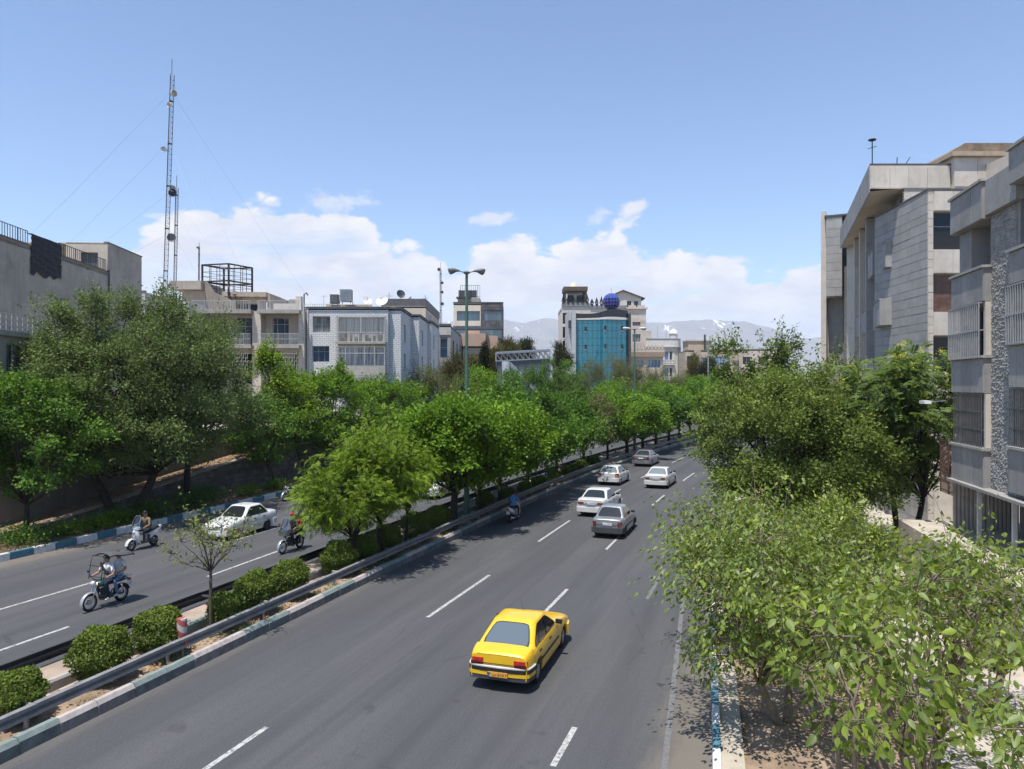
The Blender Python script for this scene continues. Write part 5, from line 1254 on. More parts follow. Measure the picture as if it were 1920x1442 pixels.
def wheel2(parent, x, r, wd, rimm, spokes=True, nm='wheel'):
    w_ = bpy.data.objects.new(nm, None); COL.objects.link(w_); w_.parent = parent; w_.location = (x, 0, r); Rx = Matrix.Rotation(R_(90), 4, 'X')
    t_ = MB(); pr = [(r-wd*.55+wd*.55*math.cos(a), wd*.5*math.sin(a)) for a in np.linspace(0, 2*math.pi, 9)[:-1]]; t_.lathe(pr, 28, Rx, close=True); t_.build('tyre', RUB, w_, smooth=True, uv=False)
    m = MB(); ri = r-wd*1.05; m.lathe([(ri, -wd*.3), (ri+.012, -wd*.3), (ri+.012, wd*.3), (ri, wd*.3)], 28, Rx, close=True); m.build('rim', rimm, w_, smooth=30, uv=False)
    m = MB(); m.tube([(0, -.07, 0), (0, .07, 0)], .045, 12); m.tube([(0, -.05, 0), (0, -.075, 0)], .09, 14); m.build('hub', ALLOY, w_, smooth=40, uv=False)
    m = MB()
    for k in range(16 if spokes else 5):
        a = 2*math.pi*k/(16 if spokes else 5); m.bar((0, (.04 if k % 2 else -.04), 0), (ri*math.cos(a), 0, ri*math.sin(a)), .006 if spokes else .035, .006 if spokes else .02)
    m.build('spokes', CHROME if spokes else DARKG, w_, uv=False); return w_
def pipe(name, mat, parent, *paths, rad=.015, n=8):
    m = MB()
    for p in paths: m.tube(p, rad, n)
    return m.build(name, mat, parent, smooth=True, uv=False)
def motorbike(label, s, t, back, tank, wbs=1.28, fend=None, shield=None, canopy=False, rack=True, lean=0.):
    fend = fend or M('fender_silver', (.5, .5, .5), .3, .05, 5, metal=.5)
    root = thing('motorcycle', label, 'motorcycle', W(s, t, 0), road_rot(s, back)); r = .30; xf, xr = wbs/2, -wbs/2; V = Vector
    wheel2(root, xf, r, .085, ALLOY); wheel2(root, xr, r, .10, ALLOY)
    hd = V((xf-.26, 0, .92))
    pipe('fork', CHROME, root, [(xf, .075, r), (xf-.17, .075, .68), (xf-.27, .075, .98)], [(xf, -.075, r), (xf-.17, -.075, .68), (xf-.27, -.075, .98)], rad=.02)
    pipe('frame', BLK, root, [hd+V((0, 0, -.05)), (.1, 0, .72), (-.45, 0, .72), (xr-.1, 0, .74)], [hd+V((.02, 0, -.15)), (.22, 0, .34), (-.15, 0, .26), (-.25, 0, .5), (xr+.05, .07, .66)], [(-.22, .1, .36), (xr, .1, r)], [(-.22, -.1, .36), (xr, -.1, r)], rad=.022)
    pipe('shock_absorber', CHROME, root, [(xr, .13, r+.02), (xr+.14, .13, .68)], [(xr, -.13, r+.02), (xr+.14, -.13, .68)], rad=.025)
    for nm, xc, a0, a1 in (('front_fender', xf, -20, 130), ('rear_fender', xr, 10, 170)):
        m = MB(); rg = []; rr = r+.035
        for a in np.linspace(R_(a0), R_(a1), 12): rg.append([V((xc+rr*math.cos(a)*q, y, r+rr*math.sin(a)*q)) for y, q in ((-.065, .93), (-.05, 1.), (.05, 1.), (.065, .93))])
        m.loft(rg, closed=False); m.build(nm, fend if nm[0] == 'f' else BLK, root, smooth=True, uv=False)
    m = MB(); rg = []
    for x, w_, z0, z1 in ((.36, .03, .80, .86), (.30, .10, .74, .92), (.15, .14, .71, .95), (-.02, .12, .71, .91), (-.12, .07, .72, .84)):
        rg.append([V((x, y*w_, z0+(z1-z0)*f)) for y, f in ((-.7, 0), (-1, .35), (-.85, .8), (-.3, 1), (.3, 1), (.85, .8), (1, .35), (.7, 0))])
    m.loft(rg); m.build('fuel_tank', tank, root, smooth=True, uv=False)
    m = MB(); rg = []
    for x, w_, z0, z1 in ((-.08, .09, .74, .80), (-.2, .13, .74, .82), (-.5, .14, .74, .83), (-.8, .12, .76, .85), (-.86, .06, .78, .83)):
        rg.append([V((x, -w_, z0)), V((x, -w_, z1-.02)), V((x, -w_*.6, z1)), V((x, w_*.6, z1)), V((x, w_, z1-.02)), V((x, w_, z0))])
    m.loft(rg); m.build('saddle', BLK, root, smooth=40, uv=False)
    m = MB(); m.tube([(-.15, 0, .36), (.12, 0, .36)], .12, 12); m.tube([(.05, 0, .40), (.13, 0, .64)], .085, 10)
    for k in range(5): m.lathe([(.0, 0), (.11, 0), (.11, .012), (.0, .012)], 10, Matrix.Translation((.065+k*.014, 0, .45+k*.04)) @ Matrix.Rotation(R_(15), 4, 'Y'))
    m.box(-.2, .0, -.13, .13, .28, .42); m.build('engine', M('engine_grey', (.10, .10, .105), .45, .2, 8, metal=.5), root, smooth=40, uv=False)
    pipe('exhaust', CHROME, root, [(.12, -.06, .55), (.22, -.1, .36), (.1, -.14, .24), (-.3, -.16, .26), (-.9, -.17, .34)], rad=.03)
    pipe('handlebar', BLK, root, [(hd.x-.14, .36, 1.05), (hd.x-.06, .30, 1.06), (hd.x, .1, 1.0), (hd.x, -.1, 1.0), (hd.x-.06, -.30, 1.06), (hd.x-.14, -.36, 1.05)], rad=.015)
    m = MB(); m.lathe([(.0, -.07), (.06, -.06), (.088, .0), (.085, .05), (.0, .065)], 16, Matrix.Translation((hd.x+.12, 0, .90)) @ Matrix.Rotation(R_(90), 4, 'Y')); m.build('headlight', LAMPG, root, smooth=True, uv=False)
    m = MB()
    for y in (1, -1): m.tube([(hd.x+.1, y*.09, .86), (hd.x+.1, y*.17, .86)], [.015, .03], 8); 
    m.build('indicator', TAILO, root, smooth=True, uv=False)
    for y in (1, -1):
        pipe('mirror', BLK, root, [(hd.x-.05, y*.27, 1.06), (hd.x-.02, y*.36, 1.22)], rad=.008); m = MB(); m.box(-.012, .012, -.05, .05, -.035, .035, Matrix.Translation((hd.x-.02, y*.37, 1.24))); m.build('mirror', BLK, root, uv=False)
    if rack: pipe('rear_rack', CHROME, root, [(-.62, .12, .80), (-.98, .12, .86), (-.98, -.12, .86), (-.62, -.12, .80)], [(-.86, .12, .84), (-.86, -.12, .84)], rad=.012)
    m = MB(); m.box(-.03, .03, -.06, .06, -.04, .04, Matrix.Translation((xr-.33, 0, .70))); m.build('tail_light', TAILR, root, uv=False)
    m = MB(); m.box(-.006, .006, -.10, .10, -.08, .08, Matrix.Translation((xr-.36, 0, .56))); m.build('number_plate', PLW, root, uv=False)
    gl = M('clear_plastic_shield', (.30, .33, .34), .15, .1, 6, spec=.7)
    if shield == 'tall':
        m = MB(); rg = []
        for f in np.linspace(0, 1, 6): rg.append([V((hd.x+.20-.22*f+ .10*(1-abs(q)), q*(.23 - .07*f), .98+.60*f)) for q in np.linspace(-1, 1, 7)])
        m.loft(rg, closed=False); g_ = m.build('windshield', clear_shield(), root, smooth=True, uv=False)
        pipe('windshield_trim', M('trim_grey', (.22, .22, .22), .5), root, [rg[i][0] for i in range(6)]+[p for p in rg[5]]+[rg[i][-1] for i in range(5, -1, -1)], rad=.012)
        m = MB(); rg = []
        for f in np.linspace(0, 1, 5): rg.append([V((hd.x+.16-.05*f+.14*(1-abs(q)**2), q*(.26+.10*f), .80+.22*f)) for q in np.linspace(-1, 1, 9)])
        m.loft(rg, closed=False); m.build('leg_fairing', M('fairing_khaki', (.085, .08, .06), .6), root, smooth=True, uv=False)
    if canopy:                # thin frame with a cloth sunshade over the riders
        z1 = 1.80; pipe('shade_frame', BLK, root, [(hd.x+.05, .28, 1.02), (hd.x-.02, .28, 1.5), (hd.x-.10, .27, z1-.02), (-.75, .27, z1-.10)], [(hd.x+.05, -.28, 1.02), (hd.x-.02, -.28, 1.5), (hd.x-.10, -.27, z1-.02), (-.75, -.27, z1-.10)],
             [(hd.x-.10, .27, z1-.02), (hd.x-.10, -.27, z1-.02)], [(hd.x-.03, .28, 1.45), (hd.x-.03, -.28, 1.45)], [(hd.x+.03, .28, 1.10), (hd.x+.03, -.28, 1.10)], rad=.013)
        m = MB(); rg = []
        for f in np.linspace(0, 1, 8): rg.append([V((.12-1.0*f, q*(.33+.05*math.sin(f*3.1)), z1-.02+.06*math.cos(q*1.5)-.13*f*f-.05*abs(q)**3+.02*math.sin(f*9))) for q in np.linspace(-1, 1, 9)])
        m.loft(rg, closed=False); m.build('sunshade', M('sunshade_grey_cloth', (.085, .085, .09), .7, .1, 3), root, smooth=True, uv=False)
        pipe('sunshade_hem', BLACKC, root, [rg[i][0] for i in range(8)]+list(rg[7])+[rg[i][-1] for i in range(7, -1, -1)], rad=.022)
    return root
def clear_shield():
    if 'shield_glass' in MATS: return MATS['shield_glass']
    m = bpy.data.materials.new('shield_glass'); m.use_nodes = True; nt = NT(m.node_tree); nt.n.clear(); out = nt.node('ShaderNodeOutputMaterial')
    gl = nt.node('ShaderNodeBsdfGlossy', ins={'Color': (.8, .85, .88, 1), 'Roughness': .08}); tr = nt.node('ShaderNodeBsdfTransparent', ins={0: (.62, .66, .68, 1)})
    mx = nt.node('ShaderNodeMixShader', ins={0: .16, 1: tr.outputs[0], 2: gl.outputs[0]}); nt.l.new(mx.outputs[0], out.inputs[0]); MATS['shield_glass'] = m; return m
def scooter(label, s, t, back, colm, shield=True, box=False):
    root = thing('scooter', label, 'scooter', W(s, t, 0), road_rot(s, back)); r = .26; xf, xr = .66, -.62; V = Vector
    wheel2(root, xf, r, .10, ALLOY, False); wheel2(root, xr, r, .12, ALLOY, False)
    pipe('fork', ALLOY, root, [(xf, .08, r), (xf-.13, .08, .62), (xf-.22, .05, .90)], [(xf, -.08, r), (xf-.13, -.08, .62), (xf-.22, -.05, .90)], rad=.022)
    m = MB(); rg = []
    for a in np.linspace(R_(5), R_(140), 10): rg.append([V((xf+(r+.04)*math.cos(a)*q, y, r+(r+.04)*math.sin(a)*q)) for y, q in ((-.08, .9), (-.06, 1.02), (.06, 1.02), (.08, .9))])
    m.loft(rg, closed=False); m.build('front_fender', colm, root, smooth=True, uv=False)
    m = MB(); rg = []
    for x, z_, w_, dx in ((.30, .20, .17, .06), (.36, .42, .20, .10), (.40, .64, .21, .12), (.42, .82, .17, .12), (.40, .96, .10, .08)): rg.append([V((x+dx*(1-q*q), q*w_, z_)) for q in np.linspace(-1, 1, 9)]+[V((x-.06, q*w_*.95, z_)) for q in np.linspace(1, -1, 5)])
    m.loft(rg); m.build('front_apron', colm, root, smooth=40, uv=False)
    m = MB(); rg = []
    for x, w_, z0, z1 in ((.50, .05, .93, 1.0), (.44, .14, .92, 1.06), (.32, .18, .94, 1.08), (.22, .12, .96, 1.04)): rg.append([V((x, y*w_, z0+(z1-z0)*f)) for y, f in ((-1, 0), (-1, .6), (-.5, 1), (.5, 1), (1, .6), (1, 0))])
    m.loft(rg); m.build('handlebar_cowl', colm, root, smooth=40, uv=False)
    m = MB(); m.lathe([(.0, -.03), (.08, -.02), (.075, .02), (0, .035)], 14, Matrix.Translation((.52, 0, .84)) @ Matrix.Rotation(R_(80), 4, 'Y')); m.build('headlight', LAMPG, root, smooth=True, uv=False)
    pipe('handlebar', BLK, root, [(.20, .36, 1.02), (.28, .12, 1.03), (.28, -.12, 1.03), (.20, -.36, 1.02)], rad=.018)
    m = MB(); m.box(-.20, .38, -.16, .16, .26, .33); m.box(-.28, -.15, -.15, .15, .28, .62); m.build('footboard', DARKG, root, uv=False)
    m = MB(); rg = []
    for x, w_, z0, z1 in ((-.14, .10, .42, .66), (-.3, .15, .42, .70), (-.6, .15, .56, .80), (-.9, .11, .70, .90), (-1.05, .05, .80, .92)): rg.append([V((x, -w_, z0)), V((x, -w_*1.02, z0+(z1-z0)*.6)), V((x, -w_*.7, z1)), V((x, w_*.7, z1)), V((x, w_*1.02, z0+(z1-z0)*.6)), V((x, w_, z0))])
    m.loft(rg); m.build('tail_cowl', colm, root, smooth=40, uv=False)
    m = MB(); rg = []
    for x, w_, z0, z1 in ((-.06, .09, .68, .76), (-.2, .13, .68, .79), (-.5, .14, .76, .84), (-.85, .11, .84, .93)): rg.append([V((x, -w_, z0)), V((x, -w_*.9, z1)), V((x, w_*.9, z1)), V((x, w_, z0))])
    m.loft(rg); m.build('saddle', BLK, root, smooth=40, uv=False)
    m = MB(); m.tube([(xr+.25, .05, .30), (xr-.05, .13, .28)], .09, 12); m.build('engine', M('engine_grey', (.10, .10, .105)), root, smooth=40, uv=False)
    pipe('exhaust', CHROME, root, [(-.3, -.15, .26), (-.6, -.17, .28), (-1.0, -.17, .36)], rad=.045)
    m = MB(); m.box(-.03, .03, -.07, .07, -.035, .035, Matrix.Translation((-1.04, 0, .82))); m.build('tail_light', TAILR, root, uv=False)
    m = MB(); m.box(-.006, .006, -.10, .10, -.08, .08, Matrix.Translation((-1.0, 0, .62))); m.build('number_plate', PLW, root, uv=False)
    for y in (1, -1): pipe('mirror', BLK, root, [(.26, y*.24, 1.04), (.28, y*.34, 1.22), (.28, y*.38, 1.24)], rad=.012)
    if shield:
        m = MB(); rg = []
        for f in np.linspace(0, 1, 7): rg.append([V((.46-.22*f+.08*(1-q*q), q*(.22*(1-.45*f**3)), 1.04+.52*f)) for q in np.linspace(-1, 1, 7)])
        m.loft(rg, closed=False); m.build('windshield', clear_shield(), root, smooth=True, uv=False)
        pipe('windshield_trim', M('trim_grey', (.22, .22, .22), .5), root, [rg[i][0] for i in range(7)]+list(rg[6])+[rg[i][-1] for i in range(6, -1, -1)], rad=.010)
    return root
# 1: two riders in white shirts under a cloth sunshade
def at(s, t, back, f=lambda: None): return W(s, t, 0), road_rot(s, back)
p, a = at(19.05, -21.45, True)
motorbike('black motorcycle with green tank, chrome front fender and grey cloth sunshade', 19.05, -21.45, True, M('tank_green', (.015, .075, .07), .3, .2, 5, coat=.6), canopy=True)
person('person in white shirt and navy trousers with black shoulder bag, driving under the sunshade', p, a, rider_pose(-.22, .80, (.27, 1.05), (.05, .26), .15), WSHIRT, NAVY, SHOEW)
person('person in white shirt and light blue jeans riding pillion under the sunshade', p, a, rider_pose(-.60, .83, None, (-.30, .30), .06, back=True), WSHIRT, JEAN, SHOEW)
m = MB(); rg = []
b_ = thing('shoulder_bag', 'black shoulder bag across the chest of the driver under the sunshade', 'bag', p, a)
m = MB(); m.loft([[Vector((-.22+.10+dx*1.0, y-.03, zz)) for dx, zz in ((.11, z_+.05), (.17, z_+.05), (.17, z_-.05), (.11, z_-.05))] for y, z_ in ((.16, 1.12), (.05, 1.2), (-.06, 1.31), (-.17, 1.44))]); m.build('bag', BLACKC, b_, smooth=40, uv=False)
m = MB(); m.tube([(-.02, -.17, 1.44), (-.16, -.16, 1.47), (-.27, -.05, 1.38), (-.32, .1, 1.2), (-.22, .19, 1.1), (-.02, .14, 1.12)], .014, 6); m.build('strap', BLACKC, b_, smooth=True, uv=False)
# 2: white scooter, rider in brown jacket
p, a = at(26.35, -27.4, True)
scooter('white scooter with tall clear windshield, ridden toward the viewer near the far kerb', 26.35, -27.4, True, WHT)
person('person in brown jacket riding the white scooter with the windshield', p, a, rider_pose(-.28, .76, (.22, 1.02), (.12, .30), .12), BROWN, NAVY, SHOE, 'hair', True)
# 3: motorcycle with fairing and two riders
p, a = at(28.15, -20.55, True)
motorbike('dark motorcycle with khaki leg fairing and tall windshield, two people on it', 28.15, -20.55, True, M('tank_black', (.02, .02, .022), .3, .2, 5, coat=.5), shield='tall')
person('person in dark clothes and red cap driving the motorcycle with the khaki fairing', p, a, rider_pose(-.22, .80, (.27, 1.05), (.05, .26), .10, hz=.0), CLOTH('charcoal_top', (.05, .05, .055)), BLACKC, SHOE, REDC, True)
person('person in black headscarf and dark blue trousers holding a child on the back seat', p, a, rider_pose(-.70, .83, None, (-.38, .30), .02, back=True, hz=.06), BLACKC, CLOTH('dark_jeans', (.03, .045, .085)), SHOE, 'scarf', True)
J = rider_pose(-.40, .86, None, (-.2, .55), .02)
J = {k: tuple(Vector(v)*.72+Vector((-.13, .05 if True else 0, .30))) if not k.startswith('hand') else v for k, v in J.items()}
person('child in red top with black hair sitting between the two riders', p, a, J, REDC, BLACKC, SHOE, 'hair', True)
# 4: parked
motorbike('dark motorcycle standing by the far kerb in deep shade', 40.2, -29.7, True, M('tank_blue', (.03, .06, .12), .3, .2, 5), rack=True)
# 5: scooter ahead by the guard rail
p, a = at(38.3, -13.35, False)
scooter('white step-through scooter seen from behind beside the guard rail', 38.3, -13.35, False, WHT2, shield=False)
person('person in bright blue patterned shirt riding away beside the guard rail', p, a, rider_pose(-.28, .76, (.22, 1.02), (.12, .30), .12), BLUESH, BLACKC, SHOE)
q_ = thing('shirt_print', 'white print on the back of the blue shirt', 'print', p, a) if False else None
# ------------------------------------------------------------------ buildings
WCACHE = {}
class Bld:
    """local frame: x to the right along the front, y away from the street, z up"""
    def __init__(s, name, label, loc, ang=0., cat='building', group=None):
        s.r = thing(name, label, cat, loc, ang, group); s.n = 0
    def part(s, mb, name, mat, parent=None, **kw): return mb.build(name, mat, parent or s.r, **kw)
    def box(s, name, x0, x1, y0, y1, z0, z1, mat, parent=None):
        m = MB(); m.box(x0, x1, y0, y1, z0, z1); return m.build(name, mat, parent or s.r)
    def frame(s, p0, p1):
        d = Vector((p1[0]-p0[0], p1[1]-p0[1], 0)); L = d.length; d /= L; inn = Vector((-d.y, d.x, 0)); return Vector((*p0, 0)), d, inn, L
    def wall(s, p0, p1, z0, z1, mat, op=(), rev=.2, name='wall', revmat=None, win=True):
        """wall sheet from p0 to p1 (outside on the right-hand side of travel) with real openings; op: (a0, a1, b0, b1, style)"""
        o, d, inn, L = s.frame(p0, p1); m = MB(); pt = lambda a, b, q=0.: o+d*a+inn*q+Vector((0, 0, b))
        xs = sorted({0., L}|{q for w_ in op for q in w_[:2]}); zs = sorted({z0, z1}|{q for w_ in op for q in w_[2:4]})
        for j in range(len(zs)-1):
            i = 0
            while i < len(xs)-1:
                inside = lambda k: any(w_[0]-1e-6 <= (xs[k]+xs[k+1])/2 <= w_[1] and w_[2] <= (zs[j]+zs[j+1])/2 <= w_[3] for w_ in op)
                if inside(i): i += 1; continue
                k = i
                while k+1 < len(xs)-1 and not inside(k+1): k += 1
                m.quad(pt(xs[i], zs[j]), pt(xs[k+1], zs[j]), pt(xs[k+1], zs[j+1]), pt(xs[i], zs[j+1])); i = k+1
        for a0, a1, b0, b1, *_ in op:
            m.quad(pt(a0, b0), pt(a0, b1), pt(a0, b1, rev), pt(a0, b0, rev)); m.quad(pt(a1, b1), pt(a1, b0), pt(a1, b0, rev), pt(a1, b1, rev))
            m.quad(pt(a0, b0), pt(a0, b0, rev), pt(a1, b0, rev), pt(a1, b0)); m.quad(pt(a0, b1, rev), pt(a0, b1), pt(a1, b1), pt(a1, b1, rev))
        w_o = m.build(name, mat, s.r)
        if win:
            for a0, a1, b0, b1, *st in op:
                if st and st[0] is not None: s.window(o+d*a0+inn*(rev-.06), d, inn, a1-a0, b1-b0, b0, **st[0])
        return w_o
    def window(s, o, d, inn, w_, h, z, nx=2, tr=None, fm=None, gl=None, fw=.06, sill=None, grille=None, gm=None, name='window', gproud=.1, gstep=.13):
        fm = fm or M('window_frame_white', (.55, .55, .53), .6); gl = gl or WG
        nxs = [i/nx for i in range(nx+1)] if isinstance(nx, int) else nx
        key = (round(w_, 3), round(h, 3), tuple(nxs), tr, fm.name, fw)
        if key not in WCACHE:
            m = MB(); e = fw
            m.box(0, w_, 0, .05, 0, e); m.box(0, w_, 0, .05, h-e, h); m.box(0, e, 0, .05, e, h-e); m.box(w_-e, w_, 0, .05, e, h-e)
            for f in nxs[1:-1]: m.box(w_*f-e*.4, w_*f+e*.4, .004, .046, e, h-e)
            if tr: m.box(e, w_-e, .006, .044, h*tr-e*.4, h*tr+e*.4)
            WCACHE[key] = m.mesh('window', fm)
        M4 = Matrix((( d.x, inn.x, 0, o.x), (d.y, inn.y, 0, o.y), (0, 0, 1, z), (0, 0, 0, 1)))
        w0 = link(name, WCACHE[key], s.r); w0.matrix_basis = M4
        zz = [(0, h)] if not tr else [(0, h*tr), (h*tr, h)]
        for i in range(len(nxs)-1):
            for z0, z1 in zz:
                k2 = ('pane', round(w_*(nxs[i+1]-nxs[i]), 3), round(z1-z0, 3), gl.name)
                if k2 not in WCACHE: m = MB(); m.box(0, w_*(nxs[i+1]-nxs[i]), .026, .034, 0, z1-z0); WCACHE[k2] = m.mesh('pane', gl)
                link('pane', WCACHE[k2], w0, (w_*nxs[i], 0, z0))
        if sill: m = MB(); m.box(-.08, w_+.08, -.22, .02, -.09, -.003); m.build('sill', sill, w0)
        if grille: s.bars(w0, w_, h, grille, -(gproud+.0), gm or M('grille_white', (.62, .61, .58), .6), gstep)
        return w0
    def bars(s, parent, w_, h, hb, y, mat, step=.13, name='grille', th=.022, ret=0.):
        m = MB(); n = max(2, int(w_/step))
        for i in range(n+1): m.box(w_*i/n-th/2, w_*i/n+th/2, y-th/2, y+th/2, 0, h)
        for q in range(hb): zq = h*(q/(hb-1) if hb > 1 else .5); m.box(0, w_, y-th*.4, y+th*.4, zq-th*.55, zq+th*.55)
        if ret:
            k = max(1, int(ret/step))
            for x in (0, w_):
                for i in range(1, k+1): m.box(x-th/2, x+th/2, y+ret*i/k-th/2, y+ret*i/k+th/2, 0, h)
                for q in range(hb): zq = h*q/(hb-1); m.box(x-th/2, x+th/2, y, y+ret, zq-th*.5, zq+th*.5)
        return m.build(name, mat, parent, uv=False)
    def railing(s, p0, p1, z, h, mat, step=.14, th=.025, mid=True, name='railing', rails=(0.06, 1.0)):
        o, d, inn, L = s.frame(p0, p1); m = MB(); n = max(1, int(L/step)); P0 = o+Vector((0, 0, z))
        for i in range(n+1): q = P0+d*(L*i/n); m.bar(q, q+Vector((0, 0, h)), th if i % 8 else th*1.7)
        for f in rails: m.bar(P0+Vector((0, 0, h*f)), P0+d*L+Vector((0, 0, h*f)), th*1.3)
        return m.build(name, mat, s.r, uv=False)
    def clad(s, p0, p1, z0, z1, rows, lens, mats, proud=.03, gap=.012, name='cladding_panel', seed=1, stag=True):
        """single facing slabs with open joints"""
        o, d, inn, L = s.frame(p0, p1); r = random.Random(seed); nz = len(rows); z = z0; j = 0
        while z < z1-.02:
            zt = min(z+rows[j % nz], z1); a = 0.; first = stag and j % 2
            while a < L-.02:
                ln = lens[r.randrange(len(lens))]*(r.uniform(.4, .7) if first else 1); first = False
                e = min(a+ln, L); e = L if L-e < .25 else e; pr = proud+r.uniform(-.006, .006)
                m = MB(); M4 = Matrix(((d.x, inn.x, 0, o.x), (d.y, inn.y, 0, o.y), (0, 0, 1, 0), (0, 0, 0, 1)))
                m.box(a+gap, e-gap, -pr, -.002, z+gap, zt-gap, M4); s.part(m, name, mats[r.randrange(len(mats))]); a = e
            z = zt; j += 1
WG = GLASS('window_glass_dark', (.016, .020, .025), .07, .3); WGB = GLASS('window_glass_blue', (.035, .075, .13), .04, .9); WGC = GLASS('window_glass_curtain', (.045, .06, .075), .08, .3, curtain=.75, ccol=(.42, .44, .44)); WGW = GLASS('window_glass_pale_curtain', (.2, .23, .25), .08, .6, curtain=.8, ccol=(.55, .56, .54))
WGBC = GLASS('window_glass_blue_curtain', (.05, .13, .26), .06, .7, curtain=.7, ccol=(.45, .55, .66)); WGO = GLASS('office_glass', (.05, .11, .145), .04, .9)
FW = M('window_frame_white', (.55, .55, .53), .6); FD = M('window_frame_dark', (.05, .05, .052), .5); FA = M('window_frame_grey', (.25, .26, .27), .5)
GW = M('grille_white', (.50, .49, .46), .6, .1, 3, dirt=.4); GR = M('grille_grey', (.33, .33, .34), .6, .1, 3, dirt=.3); BLACKI = M('black_iron', (.02, .02, .022), .6)
ROOFM = M('flat_roof', (.22, .2, .18), .95, .2, .5, dirt=.4)

# ---- right: concrete apartment block nearest the camera
CPAN = M('grey_cladding', (.315, .298, .28), .85, .10, 1.1, bump=.3, streak=.45, fine=.25, dirt=.35, dirtcol=(.13, .12, .115)); CPAN2 = M('grey_cladding_light', (.35, .333, .312), .85, .10, 1.1, bump=.3, streak=.45, fine=.25, dirt=.3, dirtcol=(.13, .12, .115))
BEIG = M('beige_stone', (.60, .535, .455), .85, .08, 1.0, bump=.2, streak=.22, fine=.15, dirt=.2, dirtcol=(.22, .19, .16)); BEIG2 = M('beige_stone_pale', (.64, .575, .495), .85, .08, 1.0, bump=.2, streak=.22, fine=.15, dirt=.2, dirtcol=(.22, .19, .16))
GREYC = M('grey_stone', (.36, .346, .328), .85, .08, 1.0, bump=.25, streak=.25, fine=.2, dirt=.25, dirtcol=(.15, .14, .13)); GREYC2 = M('grey_stone_light', (.39, .375, .355), .85, .08, 1.0, bump=.25, streak=.25, fine=.2, dirt=.25, dirtcol=(.15, .14, .13))
def right_near():
    zg = 2.1; nd = Vector((-.215, -.977)); B = Bld('apartment_block', 'nearest grey concrete apartment block at the right edge with rough stone pier and barred windows', (16.78, 27.4, 0), math.atan2(nd.y, nd.x))
    # local x runs toward the camera, local -y is the street side
    B.wall((0, .0), (10, .0), 4.1, 14.5, CPAN, [(.25, 2.7, 5.45, 7.25, dict(nx=2, gl=WGC, fm=FA)), (.25, 2.7, 8.6, 10.35, dict(nx=2, gl=WG, fm=FA)), (1.1, 2.75, 11.65, 13.2, dict(nx=1, tr=.62, gl=WGB, fm=FA)),
            (4.9, 8.6, 5.7, 7.45, dict(nx=3, gl=WGC, fm=FA)), (4.9, 8.6, 8.9, 10.6, dict(nx=3, gl=WG, fm=FA)), (4.9, 8.6, 11.8, 13.9, dict(nx=3, tr=.6, gl=WGB, fm=FA))], rev=.65)
    B.wall((0, 12), (0, 0), 4.1, 14.5, CPAN, name='end_wall'); B.wall((10, 0), (10, 12), 4.1, 14.5, CPAN, name='end_wall')
    B.box('roof', 0, 10, .0, 12, 14.2, 14.45, ROOFM)
    def spandrel(x0, x1, z0, z1, pr, nm='spandrel', parts=2, mat=None):
        sp = B.box(nm, x0, x1, -pr, -.003, z0, z1, CPAN)
        n = max(1, int(round((x1-x0)/1.15)))
        for i in range(n):
            m = MB(); a, c = x0+(x1-x0)*i/n+.012, x0+(x1-x0)*(i+1)/n-.012; m.box(a, c, -pr-.03, -pr-.002, z0+.02, z1-.02); m.build('cladding_panel', CPAN2 if (i+int(z0)) % 2 else CPAN, sp)
        m = MB(); m.box(x0-.06, x1+.06, -pr-.10, .0, z1+.002, z1+.09); m.build('sill', M('sill_concrete', (.36, .34, .31), .85, .1, 2, streak=.4), sp)
        return sp
    for x0, x1, lv in ((-.05, 2.85, ((4.05, 5.35), (7.3, 8.5), (10.42, 11.55))), (4.75, 10.0, ((4.25, 5.6), (7.5, 8.8), (10.7, 11.7)))):
        for z0, z1 in lv: spandrel(x0, x1, z0, z1, .24)
    spandrel(-.05, 2.85, 13.2, 14.46, .28, 'fascia'); spandrel(5.2, 10, 13.7, 14.75, .42, 'fascia')
    B.box('fascia', 2.87, 5.15, -.22, -.003, 13.3, 14.46, CPAN2)
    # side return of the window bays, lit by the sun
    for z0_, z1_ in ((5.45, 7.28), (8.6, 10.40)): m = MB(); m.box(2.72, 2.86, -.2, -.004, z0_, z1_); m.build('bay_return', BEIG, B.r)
    # rough split-stone pier
    rng = np.random.default_rng(5); m = MB()
    z = 4.12
    while z < 13.28:
        hgt_ = .035+.025*rng.random(); x = 2.90
        while x < 4.70:
            ln = .07+.13*rng.random(); x1 = min(x+ln, 4.71); d0 = .02+.04*rng.random(); d1 = .02+.04*rng.random(); zt = min(z+hgt_, 13.29)
            m.add([(x, -.002, z), (x1, -.002, z), (x1, -.002, zt), (x, -.002, zt), (x+.005, -d0, z+.004), (x1-.005, -d1, z+.004), (x1-.008, -d1*.8, zt-.004), (x+.008, -d0*.8, zt-.004)], ((4, 5, 6, 7), (0, 4, 7, 3), (1, 2, 6, 5), (3, 7, 6, 2), (0, 1, 5, 4))); x = x1
        z += hgt_
    m.build('split_stone', M('split_stone', (.40, .375, .345), .9, .22, 2.2, bump=.4, bscale=30, fine=.3, dirt=.35, dirtcol=(.14, .13, .12)), B.r, kind='stuff')
    B.box('pier', 2.87, 4.73, -.018, -.001, 4.1, 13.3, CPAN)
    # window cages
    for x0, x1, z0, z1, st in ((-.05, 2.72, 8.5, 10.36, .16), (4.8, 9.2, 8.82, 10.62, .16)):
        c = bpy.data.objects.new('window_cage', None); COL.objects.link(c); c.parent = B.r; c.location = (x0, -.36, z0+.02); B.bars(c, x1-x0, z1-z0, 3, 0, GR, st, th=.034, ret=.34)
